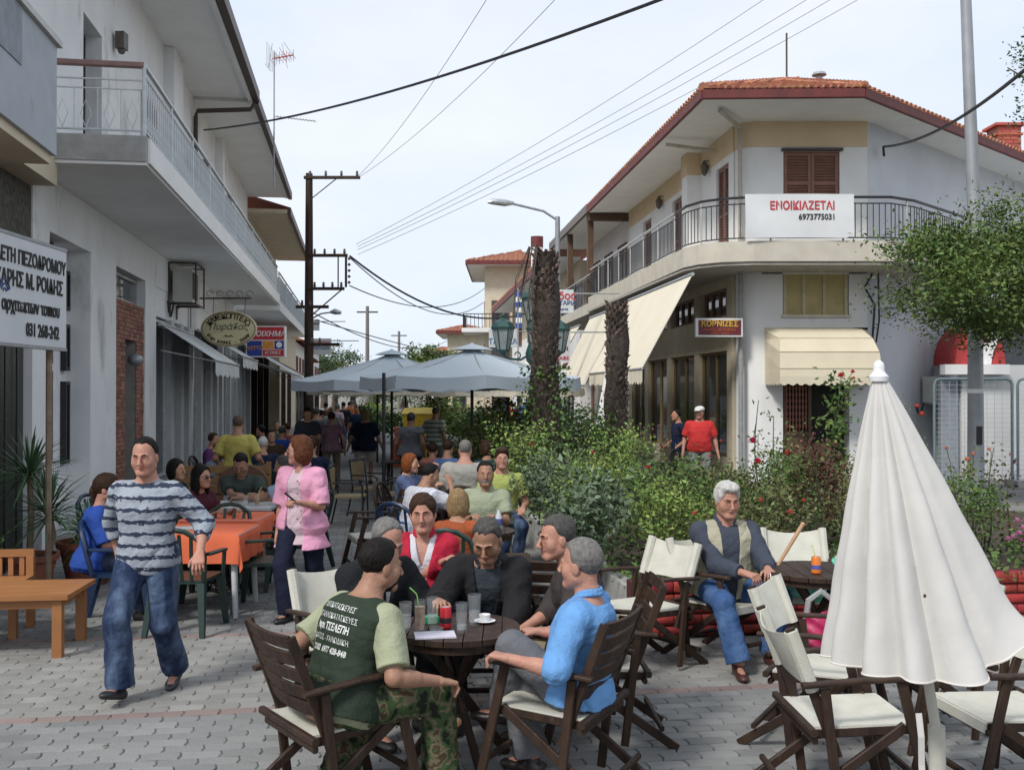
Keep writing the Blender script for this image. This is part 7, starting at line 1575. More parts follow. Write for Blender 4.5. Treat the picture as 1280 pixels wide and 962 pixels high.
# ---------- potted plants on the left
def pot(loc, r, h_, label): 
    t = empty('flower_pot', loc, 0, label, 'pot', 'terracotta pots'); q = MB(); q.lathe([(r*.68,0),(r*.95,h_*.85),(r*1.06,h_*.86),(r*1.08,h_),(r*.95,h_),(r*.9,h_*.9),(.001,h_*.9)], 24); q.build('pot_body', mat('terracotta', (.33,.11,.065), .75, (.2,.07,.045), scale=6, dirt=((.2,.15,.12), 3, .62)), t, True); q = MB(); q.lathe([(.001,h_*.905),(r*.9,h_*.905)], 20, cap=False); q.build('soil', mat('soil', (.07,.05,.035)), t)
def yucca(loc, zc, label, n=60, L_=.5, stems=((0,0,.9),), m='dark', wd=.028, droop=.5):
    t = empty('yucca_plant', loc, 0, label, 'plant', 'potted spiky plants')
    for sx_, sy_, h_ in stems:
        q = MB(); q.tube([(sx_,sy_,0),(sx_*1.3+.02,sy_,h_*.5),(sx_*1.1,sy_,h_)], [.035,.03,.03], 10); q.build('stem', mat('yucca_stem', (.24,.19,.12), .8, (.15,.12,.08), scale=14), t, True)
        q = MB()
        for k in range(n):
            a = k*2.4+random.uniform(-.2,.2); el = random.uniform(-.5,1.45); d = V3(cos(a)*cos(el),sin(a)*cos(el),sin(el)); ln = L_*random.uniform(.7,1.1); b = V3(sx_*1.1,sy_,h_+random.uniform(-.08,.05)); s_ = d.cross(V3(0,0,1)); s_ = s_.normalized() if s_.length > .01 else V3(1,0,0)
            p1 = b+d*ln*.5-V3(0,0,droop*.06*ln); p2 = b+d*ln*.95-V3(0,0,droop*.28*ln); w_ = wd/2; up = d.cross(s_)*-.006
            q.add([b-s_*w_*.6,b+up,b+s_*w_*.6,p1-s_*w_,p1+up,p1+s_*w_,p2], [(0,1,4,3),(1,2,5,4),(3,4,6),(4,5,6)])
        q.build('sword_leaves', mat('yucca_leaf_'+m, {'dark': (.05,.12,.045), 'mid': (.08,.17,.06)}[m], .45, (.07,.13,.06), scale=3, isl=.35), t, kind='stuff')
pot((-4.75,9.9,0), .24, .40, 'terracotta pot holding the tall yucca'); yucca((-4.75,9.9,.36), 1, 'tall yucca with two bare stems by the signpost', 80, .62, ((-.02,0,.85),(.14,.03,.45)), droop=.6)
pot((-4.45,10.5,0), .29, .45, 'wider terracotta pot behind the tall yucca pot'); yucca((-4.45,10.5,.42), 1, 'bushy low yucca in the wider pot', 110, .5, ((0,0,.12),), 'mid', droop=1.1)
pot((-5.0,9.3,0), .2, .3, 'small pot at the left with a yellow green shrub'); bush('potted_shrub', -5.0, 9.3, .5, .42, 'light', 700, 'yellow green small shrub in the pot behind the wooden chair', .05, [(-.2,-.2,.3,.03,'red')], None, .28)
pot((-6.9,12.9+1.0,0), .2, .3, 'small pot against the white wall beyond the yuccas')
# ---------- yellow bin, far furniture
t = empty('yellow_bin', (-2.35,25.3,0), 0, 'tall yellow recycling bin beside the striped polo shirt', 'bin'); ybm = mat('bin_yellow', (.7,.45,.03), .5); q = MB(); q.hexa([(-.3,-.3,.08),(.3,-.3,.08),(.3,.3,.08),(-.3,.3,.08),(-.38,-.38,1.45),(.38,-.38,1.45),(.38,.38,1.45),(-.38,.38,1.45)]); q.build('bin_body', ybm, t); q = MB(); q.hexa([(-.42,-.42,1.46),(.42,-.42,1.46),(.42,.42,1.46),(-.42,.42,1.46),(-.34,-.3,1.6),(.34,-.3,1.6),(.34,.34,1.6),(-.34,.34,1.6)]); q.build('bin_lid', mat('bin_lid_yellow', (.75,.55,.1), .5), t)
for i, (x,y) in enumerate(((-2.0,18.3),(-1.6,23),(-4.4,16.5),(-4.7,19.5))):
    sq_table(['dark table under the farther blue umbrella','table behind the grey top woman','wooden table in front of the man in navy','far dark table on the left'][i], x-.35,x+.35,y-.35,y+.35,.74, M_dwood if i != 2 else M_mwood, None, 'small dark cafe tables')
def metal_chair(label, x, y, deg):
    t = empty('metal_chair', (x,y,0), R(deg-90), label, 'chair', 'black metal cafe chairs'); q = MB()
    for s_ in (-1,1): q = MB(); q.tube([(s_*.24,.26,0),(s_*.24,.24,.62),(s_*.24,.18,.66),(s_*.24,-.2,.66)], .014, 6); q.tube([(s_*.24,-.3,0),(s_*.24,-.2,.45),(s_*.24,-.26,.9)], .014, 6); q.build('side_frame', M_black, t, True)
    q = MB(); q.tube([(-.24,-.26,.9),(.24,-.26,.9)], .014, 6); q.build('top_bar', M_black, t)
    q = MB(); q.box(-.23,.23,-.2,.24,.43,.46); q.build('seat', mat('tan_seat', (.35,.27,.15), .7), t); q = MB(); q.box(-.22,.22,-.255,-.24,.55,.86); q.build('back_panel', mat('tan_seat', (.35,.27,.15), .7), t)
metal_chair('black metal chair with tan seat at the walkway edge', -2.45, 15.0, 0); metal_chair('black metal chair behind the nearer one by the walkway', -2.3, 16.3, -20); metal_chair('black metal chair facing back under the blue umbrella', -1.7, 15.4, 190); metal_chair('black metal chair beside the yellow bin', -2.1, 22.0, 30)
t = empty('wooden_lattice', (-3.9,13.2,0), 0, 'light wooden bench backs behind the green shirt man', 'bench')
for k in range(6): q = MB(); q.box(-.6,.7,-.02,.02,.28+k*.13,.28+k*.13+.1); q.build('slat', mat('honey_wood', (.28,.15,.06), .6), t)
for xx in (-.58,.05,.68): q = MB(); q.box(xx-.03,xx+.03,.02,.06,0,1.08); q.build('post', mat('honey_wood', (.28,.15,.06), .6), t)
t = empty('round_back_chair', (-3.45,12.75,0), 0, 'brown round wicker chair back behind the green shirt man', 'chair'); q = MB(); q.lathe([(.001,-.02),(.4,-.02),(.42,0),(.4,.02),(.001,.02)], 20); q.xf(Matrix.Translation((0,.1,.82)) @ Matrix.Rotation(R(90),4,'X') @ Matrix.Diagonal((.8,.62,1,1))); q.build('back', mat('wicker', (.16,.085,.045), .8, (.1,.05,.03), scale=60), t, True); q = MB(); q.box(-.3,.3,-.35,.1,.4,.46); q.build('seat', mat('wicker', (.16,.085,.045)), t)
for xx in (-.26,.26):
    for yy in (-.3,.06): q = MB(); q.bar((xx,yy,0),(xx,yy,.4),.04,.04); q.build('leg', M_mwood, t)
for i, (x, y, w_) in enumerate(((-2.75,27,.9),(-3.0,30,.9),(-3.6,36,1.2))):
    t = empty('flower_box', (x,y,0), 0, ['orange red planter box behind the navy blouse woman','second orange red planter box down the walkway','farthest orange red planter box'][i], 'planter', 'orange planter boxes'); q = MB(); q.box(-w_/2,w_/2,-.2,.2,0,.75); q.build('box', mat('orange_planter', (.55,.1,.04), .6), t)

# ---------- small litter on the paving
q = MB()
for k in range(90):
    y = random.uniform(5.3, 13); x = random.uniform(-.5*y, .5*y)
    if in_bed(x, y, .1): continue
    a = random.uniform(0, 6.3); r_ = random.uniform(.008,.022); z = random.uniform(.003,.012)
    q.add([(x+r_*cos(a),y+r_*sin(a),.002),(x-r_*.5*sin(a),y+r_*.5*cos(a),z),(x-r_*cos(a),y-r_*sin(a),.003),(x+r_*.5*sin(a),y-r_*.5*cos(a),z*.6)], [(0,1,2,3)])
tag(q.build('fallen_leaves', mat('dead_leaf', (.22,.16,.08), .8, (.4,.36,.28), scale=1.7, isl=.5), None, kind='stuff'), 'dead leaves and cigarette ends scattered on the paving', 'litter')
# ================================================================ the people
def camo_mat():
    m = cloth('camo', (.06,.07,.04), (.05,.06,.035)); nt = m.node_tree; L = nt.links.new; b = nt.nodes['Principled BSDF']; tc = nt.nodes.new('ShaderNodeTexCoord')
    n = N(nt, 'ShaderNodeTexNoise'); n.inputs['Scale'].default_value = 13; n.inputs['Detail'].default_value = 2.5; L(tc.outputs['Object'], n.inputs[0]); r = N(nt, 'ShaderNodeValToRGB'); r.color_ramp.interpolation = 'CONSTANT'
    e = r.color_ramp.elements; e[0].color = (.015,.018,.012,1); e[1].position = .40; e[1].color = (.045,.075,.03,1); q = e.new(.50); q.color = (.13,.115,.07,1); q = e.new(.585); q.color = (.07,.045,.025,1); q = e.new(.65); q.color = (.05,.08,.035,1)
    L(n.outputs[0], r.inputs[0]); L(r.outputs[0], b.inputs['Base Color']); return m
def stripe_mat(name, base, dark, period, width, noise=.02, axis='Z'):
    m = cloth(name, base, base); nt = m.node_tree; L = nt.links.new; b = nt.nodes['Principled BSDF']; tc = nt.nodes.new('ShaderNodeTexCoord'); sp = nt.nodes.new('ShaderNodeSeparateXYZ'); L(tc.outputs['Object'], sp.inputs[0])
    n = N(nt, 'ShaderNodeTexNoise'); n.inputs['Scale'].default_value = 26; n.inputs['Detail'].default_value = 5; mp = N(nt, 'ShaderNodeMapping'); mp.inputs['Scale'].default_value = (1,1,2.5); L(tc.outputs['Object'], mp.inputs[0]); L(mp.outputs[0], n.inputs[0])
    a = N(nt, 'ShaderNodeMath', operation='MULTIPLY_ADD'); L(n.outputs[0], a.inputs[0]); a.inputs[1].default_value = noise*2; L(sp.outputs[axis], a.inputs[2])
    d = N(nt, 'ShaderNodeMath', operation='DIVIDE'); L(a.outputs[0], d.inputs[0]); d.inputs[1].default_value = period; f_ = N(nt, 'ShaderNodeMath', operation='FRACT'); L(d.outputs[0], f_.inputs[0])
    l_ = N(nt, 'ShaderNodeMath', operation='LESS_THAN'); L(f_.outputs[0], l_.inputs[0]); l_.inputs[1].default_value = width; mi = N(nt, 'ShaderNodeMix', data_type='RGBA'); mi.inputs[6].default_value = tuple(base)+(1,); mi.inputs[7].default_value = tuple(dark)+(1,); L(l_.outputs[0], mi.inputs[0]); L(mi.outputs[2], b.inputs['Base Color']); return m
def jeans(name, c, pale):
    m = cloth(name, c, c); nt = m.node_tree; L = nt.links.new; b = nt.nodes['Principled BSDF']; tc = nt.nodes.new('ShaderNodeTexCoord'); n = N(nt, 'ShaderNodeTexNoise'); n.inputs['Scale'].default_value = 5; n.inputs['Detail'].default_value = 6; mp = N(nt, 'ShaderNodeMapping'); mp.inputs['Scale'].default_value = (1.6,1.6,.6); L(tc.outputs['Object'], mp.inputs[0]); L(mp.outputs[0], n.inputs[0])
    r = N(nt, 'ShaderNodeValToRGB'); r.color_ramp.elements[0].position = .42; r.color_ramp.elements[0].color = tuple(c)+(1,); r.color_ramp.elements[1].position = .68; r.color_ramp.elements[1].color = tuple(pale)+(1,); L(n.outputs[0], r.inputs[0]); L(r.outputs[0], b.inputs['Base Color']); return m
def wl(x, y, face, p):          # world point -> figure frame
    a = R(face-90); dx, dy = p[0]-x, p[1]-y; return (dx*cos(a)+dy*sin(a), -dx*sin(a)+dy*cos(a), p[2])
def who(label, x, y, face, RHw=None, LHw=None, RFw=None, LFw=None, **k):
    if RHw is not None: k['RH'] = wl(x,y,face,P(*RHw)) if RHw[1] > 5 else wl(x,y,face,RHw)
    if LHw is not None: k['LH'] = wl(x,y,face,P(*LHw)) if LHw[1] > 5 else wl(x,y,face,LHw)
    if RFw: k['RF'] = wl(x,y,face,(RFw[0],RFw[1],RFw[2] if len(RFw) > 2 else 0))
    if LFw: k['LF'] = wl(x,y,face,(LFw[0],LFw[1],LFw[2] if len(LFw) > 2 else 0))
    return person(label, x, y, face, **k)
C_ = cloth
denim = jeans('denim', (.018,.032,.075), (.11,.16,.25)); denim2 = jeans('blue_denim', (.035,.08,.2), (.08,.15,.3)); black = C_('black', (.012,.012,.015)); navy = C_('navy', (.012,.018,.045)); grey_tr = C_('grey_trousers', (.14,.145,.16))
# man in the green vest (back to the camera)
def vest_text(i):
    o = i['objs']['jacket']; me = o.data; bv = BVHTree.FromPolygons([v.co for v in me.vertices], [tuple(p.vertices) for p in me.polygons])
    u, sx, f, P0 = map(Vector, (i['u'], i['sx'], i['f'], i['P0'])); lm = mat('white_vest_print', (.7,.72,.7), .7)
    for s_, t_, sz, b_ in (('ΥΔΡΟΚΑΤΑΣΚΕΥΕΣ',.405,.04,0), ('ΜΕΤΑΛΛΟΚΑΤΑΣΚΕΥΕΣ',.355,.04,0), ('Αφοι ΤΣΕΛΕΠΗ',.305,.05,.0015), ('ΚΑΤΟΣ - ΧΑΛΚΙΔΙΚΗ',.25,.04,0), ('22102  6977 428-848',.20,.042,.001)):
        c = P0+u*t_-f*.4+sx*.01; t = text(s_, sz*.92, lm, None, c, sx, u, depth=0, bold=b_, wscale=.74)
        bpy.data.objects.remove(t) if False else None
        tm = t.data
        for v in tm.vertices:
            h_ = bv.ray_cast(v.co, f)
            if h_[0] is not None: v.co = h_[0]-f*.0025
        t.name = 'vest_lettering'; t.parent = o
who('man in a dark green lettered vest and camouflage trousers, back to the camera', -.83, 4.83, 42, sit=True, lean=20, wt=1.24, head=(-8,-8,0), hs=1.09, hair='short', hc='black', hairline=.085, tone='tan', beard='black',
    top=dict(m=C_('sage_tee', (.34,.36,.24)), sleeve=.85, g=.014), jacket=dict(m=C_('green_vest', (.028,.042,.028)), name='vest', sleeve=0, hem=-.06, g=.03, cutv=(-.1,.5,.02,.09)), legs=dict(m=camo_mat(), g=.02, flare=.03),
    RHw=(548,850,4.78), LH=(-.40,.04,.66), RF=(.2,.46,0), LF=(-.16,.08,0), shoes=(.5,.5,.5), extras=vest_text, z=.0, curl=(.7,.6))
# man in the bright blue shirt
who('grey haired man in a bright blue shirt with crossed legs at the table', .34, 5.06, 158, H=1.68, seatz=.42, sit=True, lean=-5, wt=1.1, head=(-6,-2,0), hs=1.08, hair='short', hc='grey', hairline=.08, tone='red',
    top=dict(m=C_('bright_blue', (.15,.34,.66)), sleeve=1.2, collar='collar', g=.026, hem=-.04), legs=dict(m=grey_tr, g=.02, flare=.03), LHw=(636,822,4.83), RH=(.28,.32,.70), LF=(.13,.46,.24), RF=(.12,.30,0), curl=(.6,.75), belly=.03, shoes=(.03,.02,.02), kneeo=-.2)
who('smiling grey haired man in a dark brown shirt seen in profile', .50, 5.93, 181, sit=True, lean=20, wt=1.08, head=(18,-6,0), hs=1.1, hair='short', hc='dgrey', hairline=.08, tone='red', smile=1.5,
    top=dict(m=C_('dark_brown', (.055,.045,.045)), sleeve=1.35, collar='collar', g=.026), legs=dict(m=C_('khaki', (.26,.22,.15)), g=.02), RHw=(652,786,5.85), LHw=(663,790,5.72), curl=(1.0,1.0), RF=(.14,.42,0), LF=(-.14,.38,0), shoes=(.05,.03,.02))
who('man in a black suit jacket leaning over the table and looking down', -.15, 6.4, -90, sit=True, lean=28, wt=1.12, head=(-12,-30,0), hs=1.1, hair='short', hc='dgrey', hairline=.088, tone='tan', smile=1,
    top=dict(m=C_('dark_slate', (.035,.045,.055)), sleeve=1.2, collar='collar', g=.018), jacket=dict(m=C_('black_suit', (.018,.018,.02), (.013,.013,.015)), cutv=(.05,.5,.015,.085), g=.036, collar='roll'), legs=dict(m=black), RHw=(549,752,5.75), LHw=(632,792,5.8), curl=(.8,.6), RF=(.16,.42,0), LF=(-.16,.4,0))
who('white haired man in a black jacket half hidden behind the green vest', -.92, 6.12, -48, sit=True, lean=24, wt=1.1, head=(0,-24,0), hs=1.1, hair='short', hc='grey', hairline=.11, tone='red',
    top=dict(m=C_('white_shirt', (.6,.6,.62)), sleeve=1, collar='collar', g=.018), jacket=dict(m=C_('black_jacket', (.014,.015,.018)), cutv=(.3,.5,.01,.04), g=.036), legs=dict(m=black), RHw=(500,790,5.7), LHw=(560,770,5.85), RF=(.16,.42,0), LF=(-.16,.4,0))
def emblem(i):
    pass
who('young woman in a red tracksuit jacket frowning at the camera', -.62, 7.15, -93, female=True, H=1.66, sit=True, lean=8, wt=1.22, head=(2,-3,3), hs=1.12, hair='pony', hc='brown', hairline=.072, tone='red', smile=-1,
    top=dict(m=C_('white_vneck', (.6,.6,.66)), sleeve=.5, g=.014, cutv=(.27,.5,.004,.065)), jacket=dict(m=C_('red_track', (.42,.02,.045), (.36,.015,.04)), cutv=(.12,.5,.02,.105), g=.032, collar='roll'), legs=dict(m=C_('dark_blue', (.02,.025,.06))), RHw=(553,702,6.88), LHw=(520,735,6.9), curl=(.6,.7))
# old man in the vest
def cigarette(i):
    w_ = i['wri'][-1]+i['hd'][-1]*.11; q = MB(); q.tube([w_, w_+np.array([.02,.07,-.03])], .004, 6); q.build('cigarette', M_paper, i['root'])
def belt_watch(i):
    w_ = Vector(i['wri'][-1]); d = Vector(i['hd'][-1]); q = MB(); q.tube([w_-d*.03, w_-d*.012], .032, 14); q.build('wristwatch', mat('watch_steel', (.3,.28,.2), .3, metal=.8), i['root'], True)
who('white haired old man in a beige vest and jeans sitting before the rose bushes', 1.60, 7.62, -84, H=1.78, sit=True, lean=8, wt=1.15, head=(2,-8,0), hs=1.11, hair='puff', hc='white', hairline=.085, tone='red', smile=-.6,
    top=dict(m=C_('slate_shirt', (.055,.065,.09)), sleeve=1.85, collar='collar', g=.024), jacket=dict(m=C_('beige_vest', (.4,.38,.28)), name='vest', sleeve=0, hem=-.05, g=.036, cutv=(-.1,.5,.045,.075)), legs=dict(m=denim2, g=.02, flare=.02), RHw=(930,716,7.2), LHw=(960,712,7.15), RFw=(1.60,7.06), LFw=(1.90,7.36), shoes=(.07,.025,.02), curl=(.7,.8), belly=.03, extras=cigarette)
# walking man
sm_ = stripe_mat('striped_shirt', (.30,.33,.38), (.03,.04,.07), .078, .32, .03)
who('man in a grey and navy striped shirt and jeans striding past on the left', -2.42, 6.66, -93, H=1.76, head=(4,-6,2), hs=1.04, wt=1.03, hair='short', hc='black', hairline=.103, tone='red', lean=2, roll=0,
    top=dict(m=sm_, sleeve=1.5, g=.022, hem=-.12, ext=.02), legs=dict(m=denim, g=.022, flare=.022, to=1.0), LHw=(250,690,6.5), RH=(.27,-.16,.88), RFw=(-2.53,6.47,.02), LFw=(-2.31,6.88,.03), fpitch=(16,-14), pz=.925, curl=(.5,.5), pole_L=(-.6,-.7,-.4), shoes=(.03,.03,.035))
# woman in pink
def phone(i):
    w_ = i['wri'][-1]+i['hd'][-1]*.09+np.array([0,.01,.03]); q = MB(); q.bar(w_-.03, w_+np.array([.03,.03,.045]), .045, .014); q.build('phone', M_blk, i['root'])
    for k in range(4):
        p = i['P0']+i['u']*(.36-k*.11)+i['f']*.165+i['sx']*-.045; q = MB(); q.lathe([(.001,0),(.009,0),(.009,.004),(.001,.005)], 10); M_ = Matrix.Translation(Vector(p)) @ Matrix.Rotation(R(-90),4,'X'); q.xf(M_); q.build('button', mat('pink_button', (.35,.13,.22), .4), i['root'])
pink = C_('pink_jacket', (.68,.33,.46), (.63,.29,.42))
who('woman in a pink short sleeved jacket and dark trousers holding a phone', -1.88, 8.95, -106, female=True, H=1.68, wt=1.08, head=(-62,-2,0), hs=1.06, hair='bob', hc='auburn', tone='red', glasses='clear', lean=0,
    top=dict(m=C_('pale_pink', (.62,.47,.52)), sleeve=.3, g=.02, hem=-.2, ext=.01, cutv=(.42,.5,.02,.05)), jacket=dict(m=pink, sleeve=.95, hem=-.24, g=.03, ext=.03, cutv=(-.3,.5,.10,.05), collar='collar'), legs=dict(m=C_('dark_navy', (.012,.015,.035)), g=.02, flare=.03, to=1.02), LHw=(374,628,8.68), RHw=(343,700,8.95), RFw=(-1.96,8.78), LFw=(-1.74,9.28,.04), fpitch=(0,-15), curl=(.4,1.1), pz=.86, extras=phone, shoes=(.02,.015,.015))
# ---------- left tables
who('person in a blue shirt with tied back hair sitting at the left wall', -3.68, 8.85, 12, H=1.66, wt=1.18, sit=True, female=True, lean=6, head=(-8,0,0), hs=1.08, hair='pony', hc='brown', tone='red', top=dict(m=C_('royal_blue', (.025,.07,.32)), sleeve=.95, g=.03), legs=dict(m=C_('dark_denim', (.02,.03,.06))), RH=(.15,.35,.7), LH=(-.1,.38,.72))
who('woman with long black hair and sunglasses at the orange table', -3.28, 10.35, -28, female=True, H=1.64, sit=True, lean=6, head=(0,0,0), hair='long', hc='black', tone='mid', glasses='sun', top=dict(m=C_('maroon', (.06,.012,.022)), sleeve=.5), legs=dict(m=black), RH=(.15,.38,.78), LH=(-.15,.38,.78))
who('dark haired person in black behind the sunglasses woman', -3.85, 11.3, -20, female=True, H=1.62, sit=True, hair='bob', hc='black', top=dict(m=black, sleeve=1.5), legs=dict(m=black))
who('man in a dark green shirt bending over the white table', -3.22, 12.05, -88, sit=True, lean=16, head=(0,-34,0), hs=1.1, wt=1.1, hair='short', hc='black', tone='tan', top=dict(m=C_('dark_green_shirt', (.045,.06,.05)), sleeve=.7, collar='collar', g=.026), legs=dict(m=black), RHw=(297,618,11.5), LHw=(318,618,11.5), curl=(.9,.9))
who('grey haired man in light blue and black reaching over the white table', -2.42, 11.35, 172, sit=True, lean=14, head=(-5,-8,0), hs=1.08, wt=1.1, hair='short', hc='dgrey', tone='tan', top=dict(m=C_('pale_blue', (.3,.38,.52)), sleeve=.6, g=.024), jacket=dict(m=black, name='vest', sleeve=0, g=.03, cutv=(-.1,.5,.03,.08)), legs=dict(m=C_('dark_shorts', (.03,.03,.035)), kind='shorts'), LHw=(300,622,11.2), RHw=(325,622,11.5), curl=(.8,.8))
who('balding man in a yellow shirt standing with his back turned', -3.9, 14.2, 92, H=1.74, wt=1.08, hair='thin', hc='shaved', tone='tan', top=dict(m=C_('mustard', (.45,.38,.1)), sleeve=.8, g=.026), legs=dict(m=C_('beige_trousers', (.25,.22,.16))), RH=(.3,.2,1.0), LH=(-.25,.15,.95))
who('white haired man in a navy jacket sitting with his back turned', -3.95, 15.8, 95, sit=True, wt=1.2, hair='short', hc='white', tone='red', top=dict(m=navy, sleeve=1.8, g=.03), legs=dict(m=black))
who('man in a grey blue shirt sitting in profile by the left shop', -4.3, 14.3, -5, sit=True, wt=1.1, lean=10, hair='short', hc='brown', tone='tan', top=dict(m=C_('grey_blue', (.14,.17,.23)), sleeve=.7, g=.026), legs=dict(m=C_('plum', (.07,.03,.06))))
who('brown haired person seated behind the woman in pink', -3.05, 15.2, 100, sit=True, wt=1.1, hair='short', hc='brown', top=dict(m=navy, sleeve=1.2), legs=dict(m=black))
# ---------- walkway
who('man in a dark grey shirt and jeans standing at the left of the walkway', -4.15, 20.3, -75, H=1.76, hair='short', hc='black', head=(0,-20,0), top=dict(m=C_('charcoal', (.03,.035,.045)), sleeve=.7), legs=dict(m=denim2), RH=(.12,.3,1.1), LH=(-.1,.3,1.1))
who('woman in a patterned blouse and tan trousers walking away with a bag', -3.72, 20.6, 98, female=True, H=1.66, wt=1.1, hair='short', hc='brown', top=dict(m=mat('cloth_floral', (.28,.16,.18), .9, (.1,.05,.08), scale=40), sleeve=.6), legs=dict(m=C_('tan_trousers', (.19,.16,.12)), flare=.02), RF=(.1,.2,0), LF=(-.1,-.15,0))
who('woman in a navy blouse and white shorts walking away', -3.2, 21.8, 94, female=True, H=1.68, wt=1.28, hair='bob', hc='blond', top=dict(m=navy, sleeve=.9, g=.028, hem=-.16), legs=dict(m=C_('offwhite', (.5,.46,.44)), kind='shorts', g=.025), RF=(.1,.12,0), LF=(-.1,-.1,0), RH=(.36,.05,.8), LH=(-.36,.05,.82))
who('grey haired woman in a sleeveless grey top standing under the umbrellas', -1.92, 18.9, 80, female=True, H=1.68, wt=1.25, hair='short', hc='dgrey', top=dict(m=C_('grey_top', (.2,.21,.24)), sleeve=.35, g=.026), legs=dict(m=navy), LH=(-.3,.15,.85))
who('man in a white and green striped polo shirt with his back turned', -1.72, 22.2, 60, H=1.74, wt=1.15, hair='short', hc='dgrey', top=dict(m=stripe_mat('green_polo', (.5,.52,.45), (.15,.2,.15), .1, .35, .003), sleeve=.8, g=.026), legs=dict(m=C_('grey_shorts', (.16,.16,.17)), kind='shorts'))
# ---------- seated crowd under the umbrellas
who('dark haired man in a white striped shirt bending forward on a blue chair', -1.05, 10.45, 40, sit=True, lean=20, wt=1.1, head=(-20,-20,0), hair='short', hc='black', tone='tan', top=dict(m=stripe_mat('white_stripe', (.58,.58,.63), (.4,.42,.5), .05, .3, .003, 'X'), sleeve=.8, g=.028), legs=dict(m=denim2), RH=(.12,.42,1.02), LH=(-.1,.4,.8))
who('red haired woman in a blue top raising her hand', -1.32, 12.3, -15, female=True, H=1.62, sit=True, wt=1.15, hair='bob', hc='ginger', tone='fair', top=dict(m=C_('slate_blue', (.1,.13,.24)), sleeve=.6), legs=dict(m=black), LH=(-.1,.36,1.05), RH=(.1,.4,.85))
who('grey haired man in a grey shirt sitting with his back to the camera', -.58, 12.2, 85, sit=True, wt=1.3, H=1.8, lean=4, seatz=.55, hair='short', hc='grey', tone='red', top=dict(m=C_('stone_shirt', (.33,.32,.29)), sleeve=.9, g=.03, hem=-.02), legs=dict(m=C_('brown_trousers', (.1,.075,.05))))
who('man with grey stubble in a pale green shirt facing the camera', -.27, 10.3, -92, sit=True, wt=1.08, H=1.7, head=(6,0,0), hs=1.08, hair='short', hc='black', hairline=.088, tone='tan', beard='grey', top=dict(m=C_('pale_green', (.32,.36,.25)), sleeve=.7, collar='collar', g=.024), legs=dict(m=denim), RH=(.12,.35,.76), LH=(-.12,.35,.76))
who('brown haired man looking over the moustached man shoulder', -.12, 11.5, -85, sit=True, wt=1.05, H=1.8, seatz=.5, hair='puff', hc='brown', tone='red', top=dict(m=C_('lime_top', (.35,.4,.12)), sleeve=.7), legs=dict(m=denim))
who('person with streaked blond bobbed hair seen from behind near the red jacket', -.47, 8.45, 78, female=True, H=1.56, sit=True, wt=1.0, seatz=.40, hair='bob', hc='blond', top=dict(m=C_('rust_top', (.32,.08,.03)), sleeve=.8), legs=dict(m=black), RH=(.1,.35,.8), LH=(-.1,.35,.8))
who('person in a dark teal jacket sitting behind the grey shirted man', -.35, 14.6, 120, sit=True, wt=1.1, hair='bob', hc='brown', female=True, top=dict(m=C_('teal', (.02,.05,.07)), sleeve=1.8), legs=dict(m=black))
who('person in a blue and pink top left of the teal jacket', -.98, 14.9, 70, sit=True, female=True, hair='short', hc='brown', top=dict(m=C_('blue_top', (.08,.14,.3)), sleeve=.7), legs=dict(m=black))
who('child in a salmon top beneath the blue umbrella', -1.25, 15.6, 80, sit=True, H=1.4, seatz=.5, hair='short', hc='brown', top=dict(m=C_('salmon', (.45,.16,.12)), sleeve=.6), legs=dict(m=denim))
# ---------- man in red with cap
def cap_(i):
    S_ = SDF(.012); hs = 1.0; c = i['hcn']; M_ = i['HM']; H_ = i['HP']; S_.ell(H_((0,-.012,.075)), (.094,.112,.062), M_, k=.01, cut=lambda a,b,c: -.03-c); S_.ell(H_((0,.12,.062)), (.065,.06,.009), M_, k=.006); V, Q = S_.mesh(); link('cap', mesh_np('cap', V, Q), mat('white_cap', (.7,.7,.68), .8), i['root'])
who('man in a red t-shirt and white cap standing by the corner shop', 3.66, 19.5, -100, H=1.8, wt=1.2, head=(-25,-6,0), hair='short', hc='grey', tone='red', top=dict(m=C_('red_tee', (.55,.04,.04)), sleeve=.8, g=.028), legs=dict(m=C_('grey_pants', (.22,.23,.22))), RH=(.32,.08,.85), LH=(-.34,.06,.84), extras=cap_, belly=.05)
who('man in a navy top half hidden behind the red t-shirt man', 3.42, 20.5, -170, H=1.72, hair='short', hc='black', top=dict(m=navy, sleeve=.8), legs=dict(m=black), RH=(.3,.1,.95), LH=(-.36,.1,.95))
# ---------- far crowd
FARP = [(400,26,'teal',(.04,.07,.09),0,'short','black'),(414,29,'white',(.6,.6,.6),0,'short','white'),(421,33,'lilac',(.5,.4,.5),0,'short','grey'),(430,36,'black',(.015,.015,.02),0,'short','black'),(440,40,'orange',(.6,.2,.08),0,'short','grey'),(446,33,'dark blue',(.02,.04,.1),0,'short','brown'),
        (436,44,'pink',(.6,.35,.4),0,'short','brown'),(408,37,'brown',(.1,.06,.04),0,'short','black'),(395,23,'grey',(.1,.11,.12),0,'short','dgrey'),(612,38,'pale yellow',(.5,.45,.3),1,'short','brown'),(622,34,'black',(.015,.015,.02),1,'short','black'),(640,40,'crimson',(.4,.03,.05),0,'short','brown'),(605,31,'white',(.6,.6,.6),1,'short','black'),(592,29,'navy',(.02,.03,.08),1,'bob','brown'),(650,44,'blue',(.05,.1,.3),0,'short','black')]
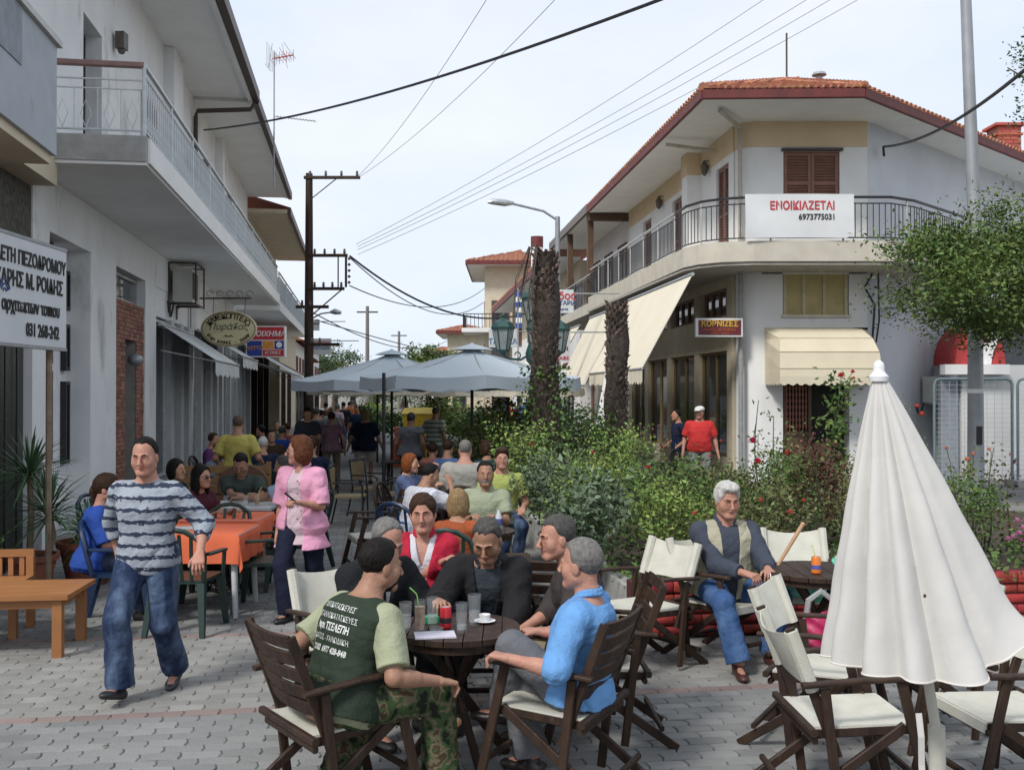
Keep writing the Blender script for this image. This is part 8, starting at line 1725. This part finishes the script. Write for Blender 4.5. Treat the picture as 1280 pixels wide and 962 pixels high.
for i, (px_, Y, cn, c, st_, hr, hc_) in enumerate(FARP):
    side = 'left of the walkway' if px_ < 425 else 'on the walkway' if px_ < 500 else 'beyond the rose bed on the right'
    who('distant %s in a %s top %s' % (['person','figure','walker'][i % 3], cn, side), (px_-640)/F*Y, Y, [90,-90,70,120][i % 4], H=1.6+.04*(i % 5), sit=bool(st_), hair=hr, hc=hc_, top=dict(m=C_('far_'+cn.replace(' ','_'), c), sleeve=.8), legs=dict(m=[denim2,black,navy][i % 3]), res=.03, group='distant people', RF=None if st_ else (.1,.15,0), LF=None if st_ else (-.1,-.15,0))
SHD = [(262,17.5,'purple',(.1,.03,.12)),(338,19.0,'dark brown',(.05,.03,.02)),(352,21,'royal blue',(.03,.08,.35)),(362,23,'dull red',(.2,.05,.04)),(372,25,'grey',(.1,.1,.1)),(345,25,'green',(.05,.1,.06)),(384,28,'cream',(.35,.32,.25)),(330,21.5,'black',(.015,.015,.02))]
for i, (px_, Y, cn, c) in enumerate(SHD):
    who('person in %s seated in the shaded left cafe, %s' % (cn, ['by the yellow shirt','behind the navy jacket','at the dark tables','deeper in','farthest but one','by the posts','farthest in','near the glass front'][i]), (px_-640)/F*Y, Y, [0,-60,90,180][i % 4], sit=True, hair='short', hc=['brown','black','dgrey'][i % 3], top=dict(m=C_('shade_'+cn.replace(' ','_'), c), sleeve=.7), legs=dict(m=black), res=.024, group='people in the shaded left cafe')
    plastic_chair('dark chair of the person in %s in the shaded left cafe' % cn, (px_-640)/F*Y, Y, [0,-60,90,180][i % 4], M_dwood, 'dark chairs in the shaded left cafe')
for i, (x, y, d, nm) in enumerate(((-.62,7.2,-93,'young woman in red'),(-3.25,12.1,-88,'man in the dark green shirt'),(-2.4,11.3,172,'man in the light blue shirt'),(-.58,12.2,85,'grey shirted man'),(-.27,10.35,-92,'moustached man'),(-.47,8.45,78,'streaked blond person'),(-1.32,12.3,-15,'red haired woman'),(-3.28,10.35,-28,'sunglasses woman'),(-.35,14.6,120,'teal jacket person'),(-.98,14.9,70,'blue and pink topped person'),(-4.3,14.3,-5,'grey blue shirted man'),(-3.95,15.8,95,'navy jacketed man'))):
    plastic_chair('chair under the '+nm, x-.03*cos(R(d)), y-.03*sin(R(d)), d, M_dwood if i in (0,3,6) else None, 'chairs under the seated guests')
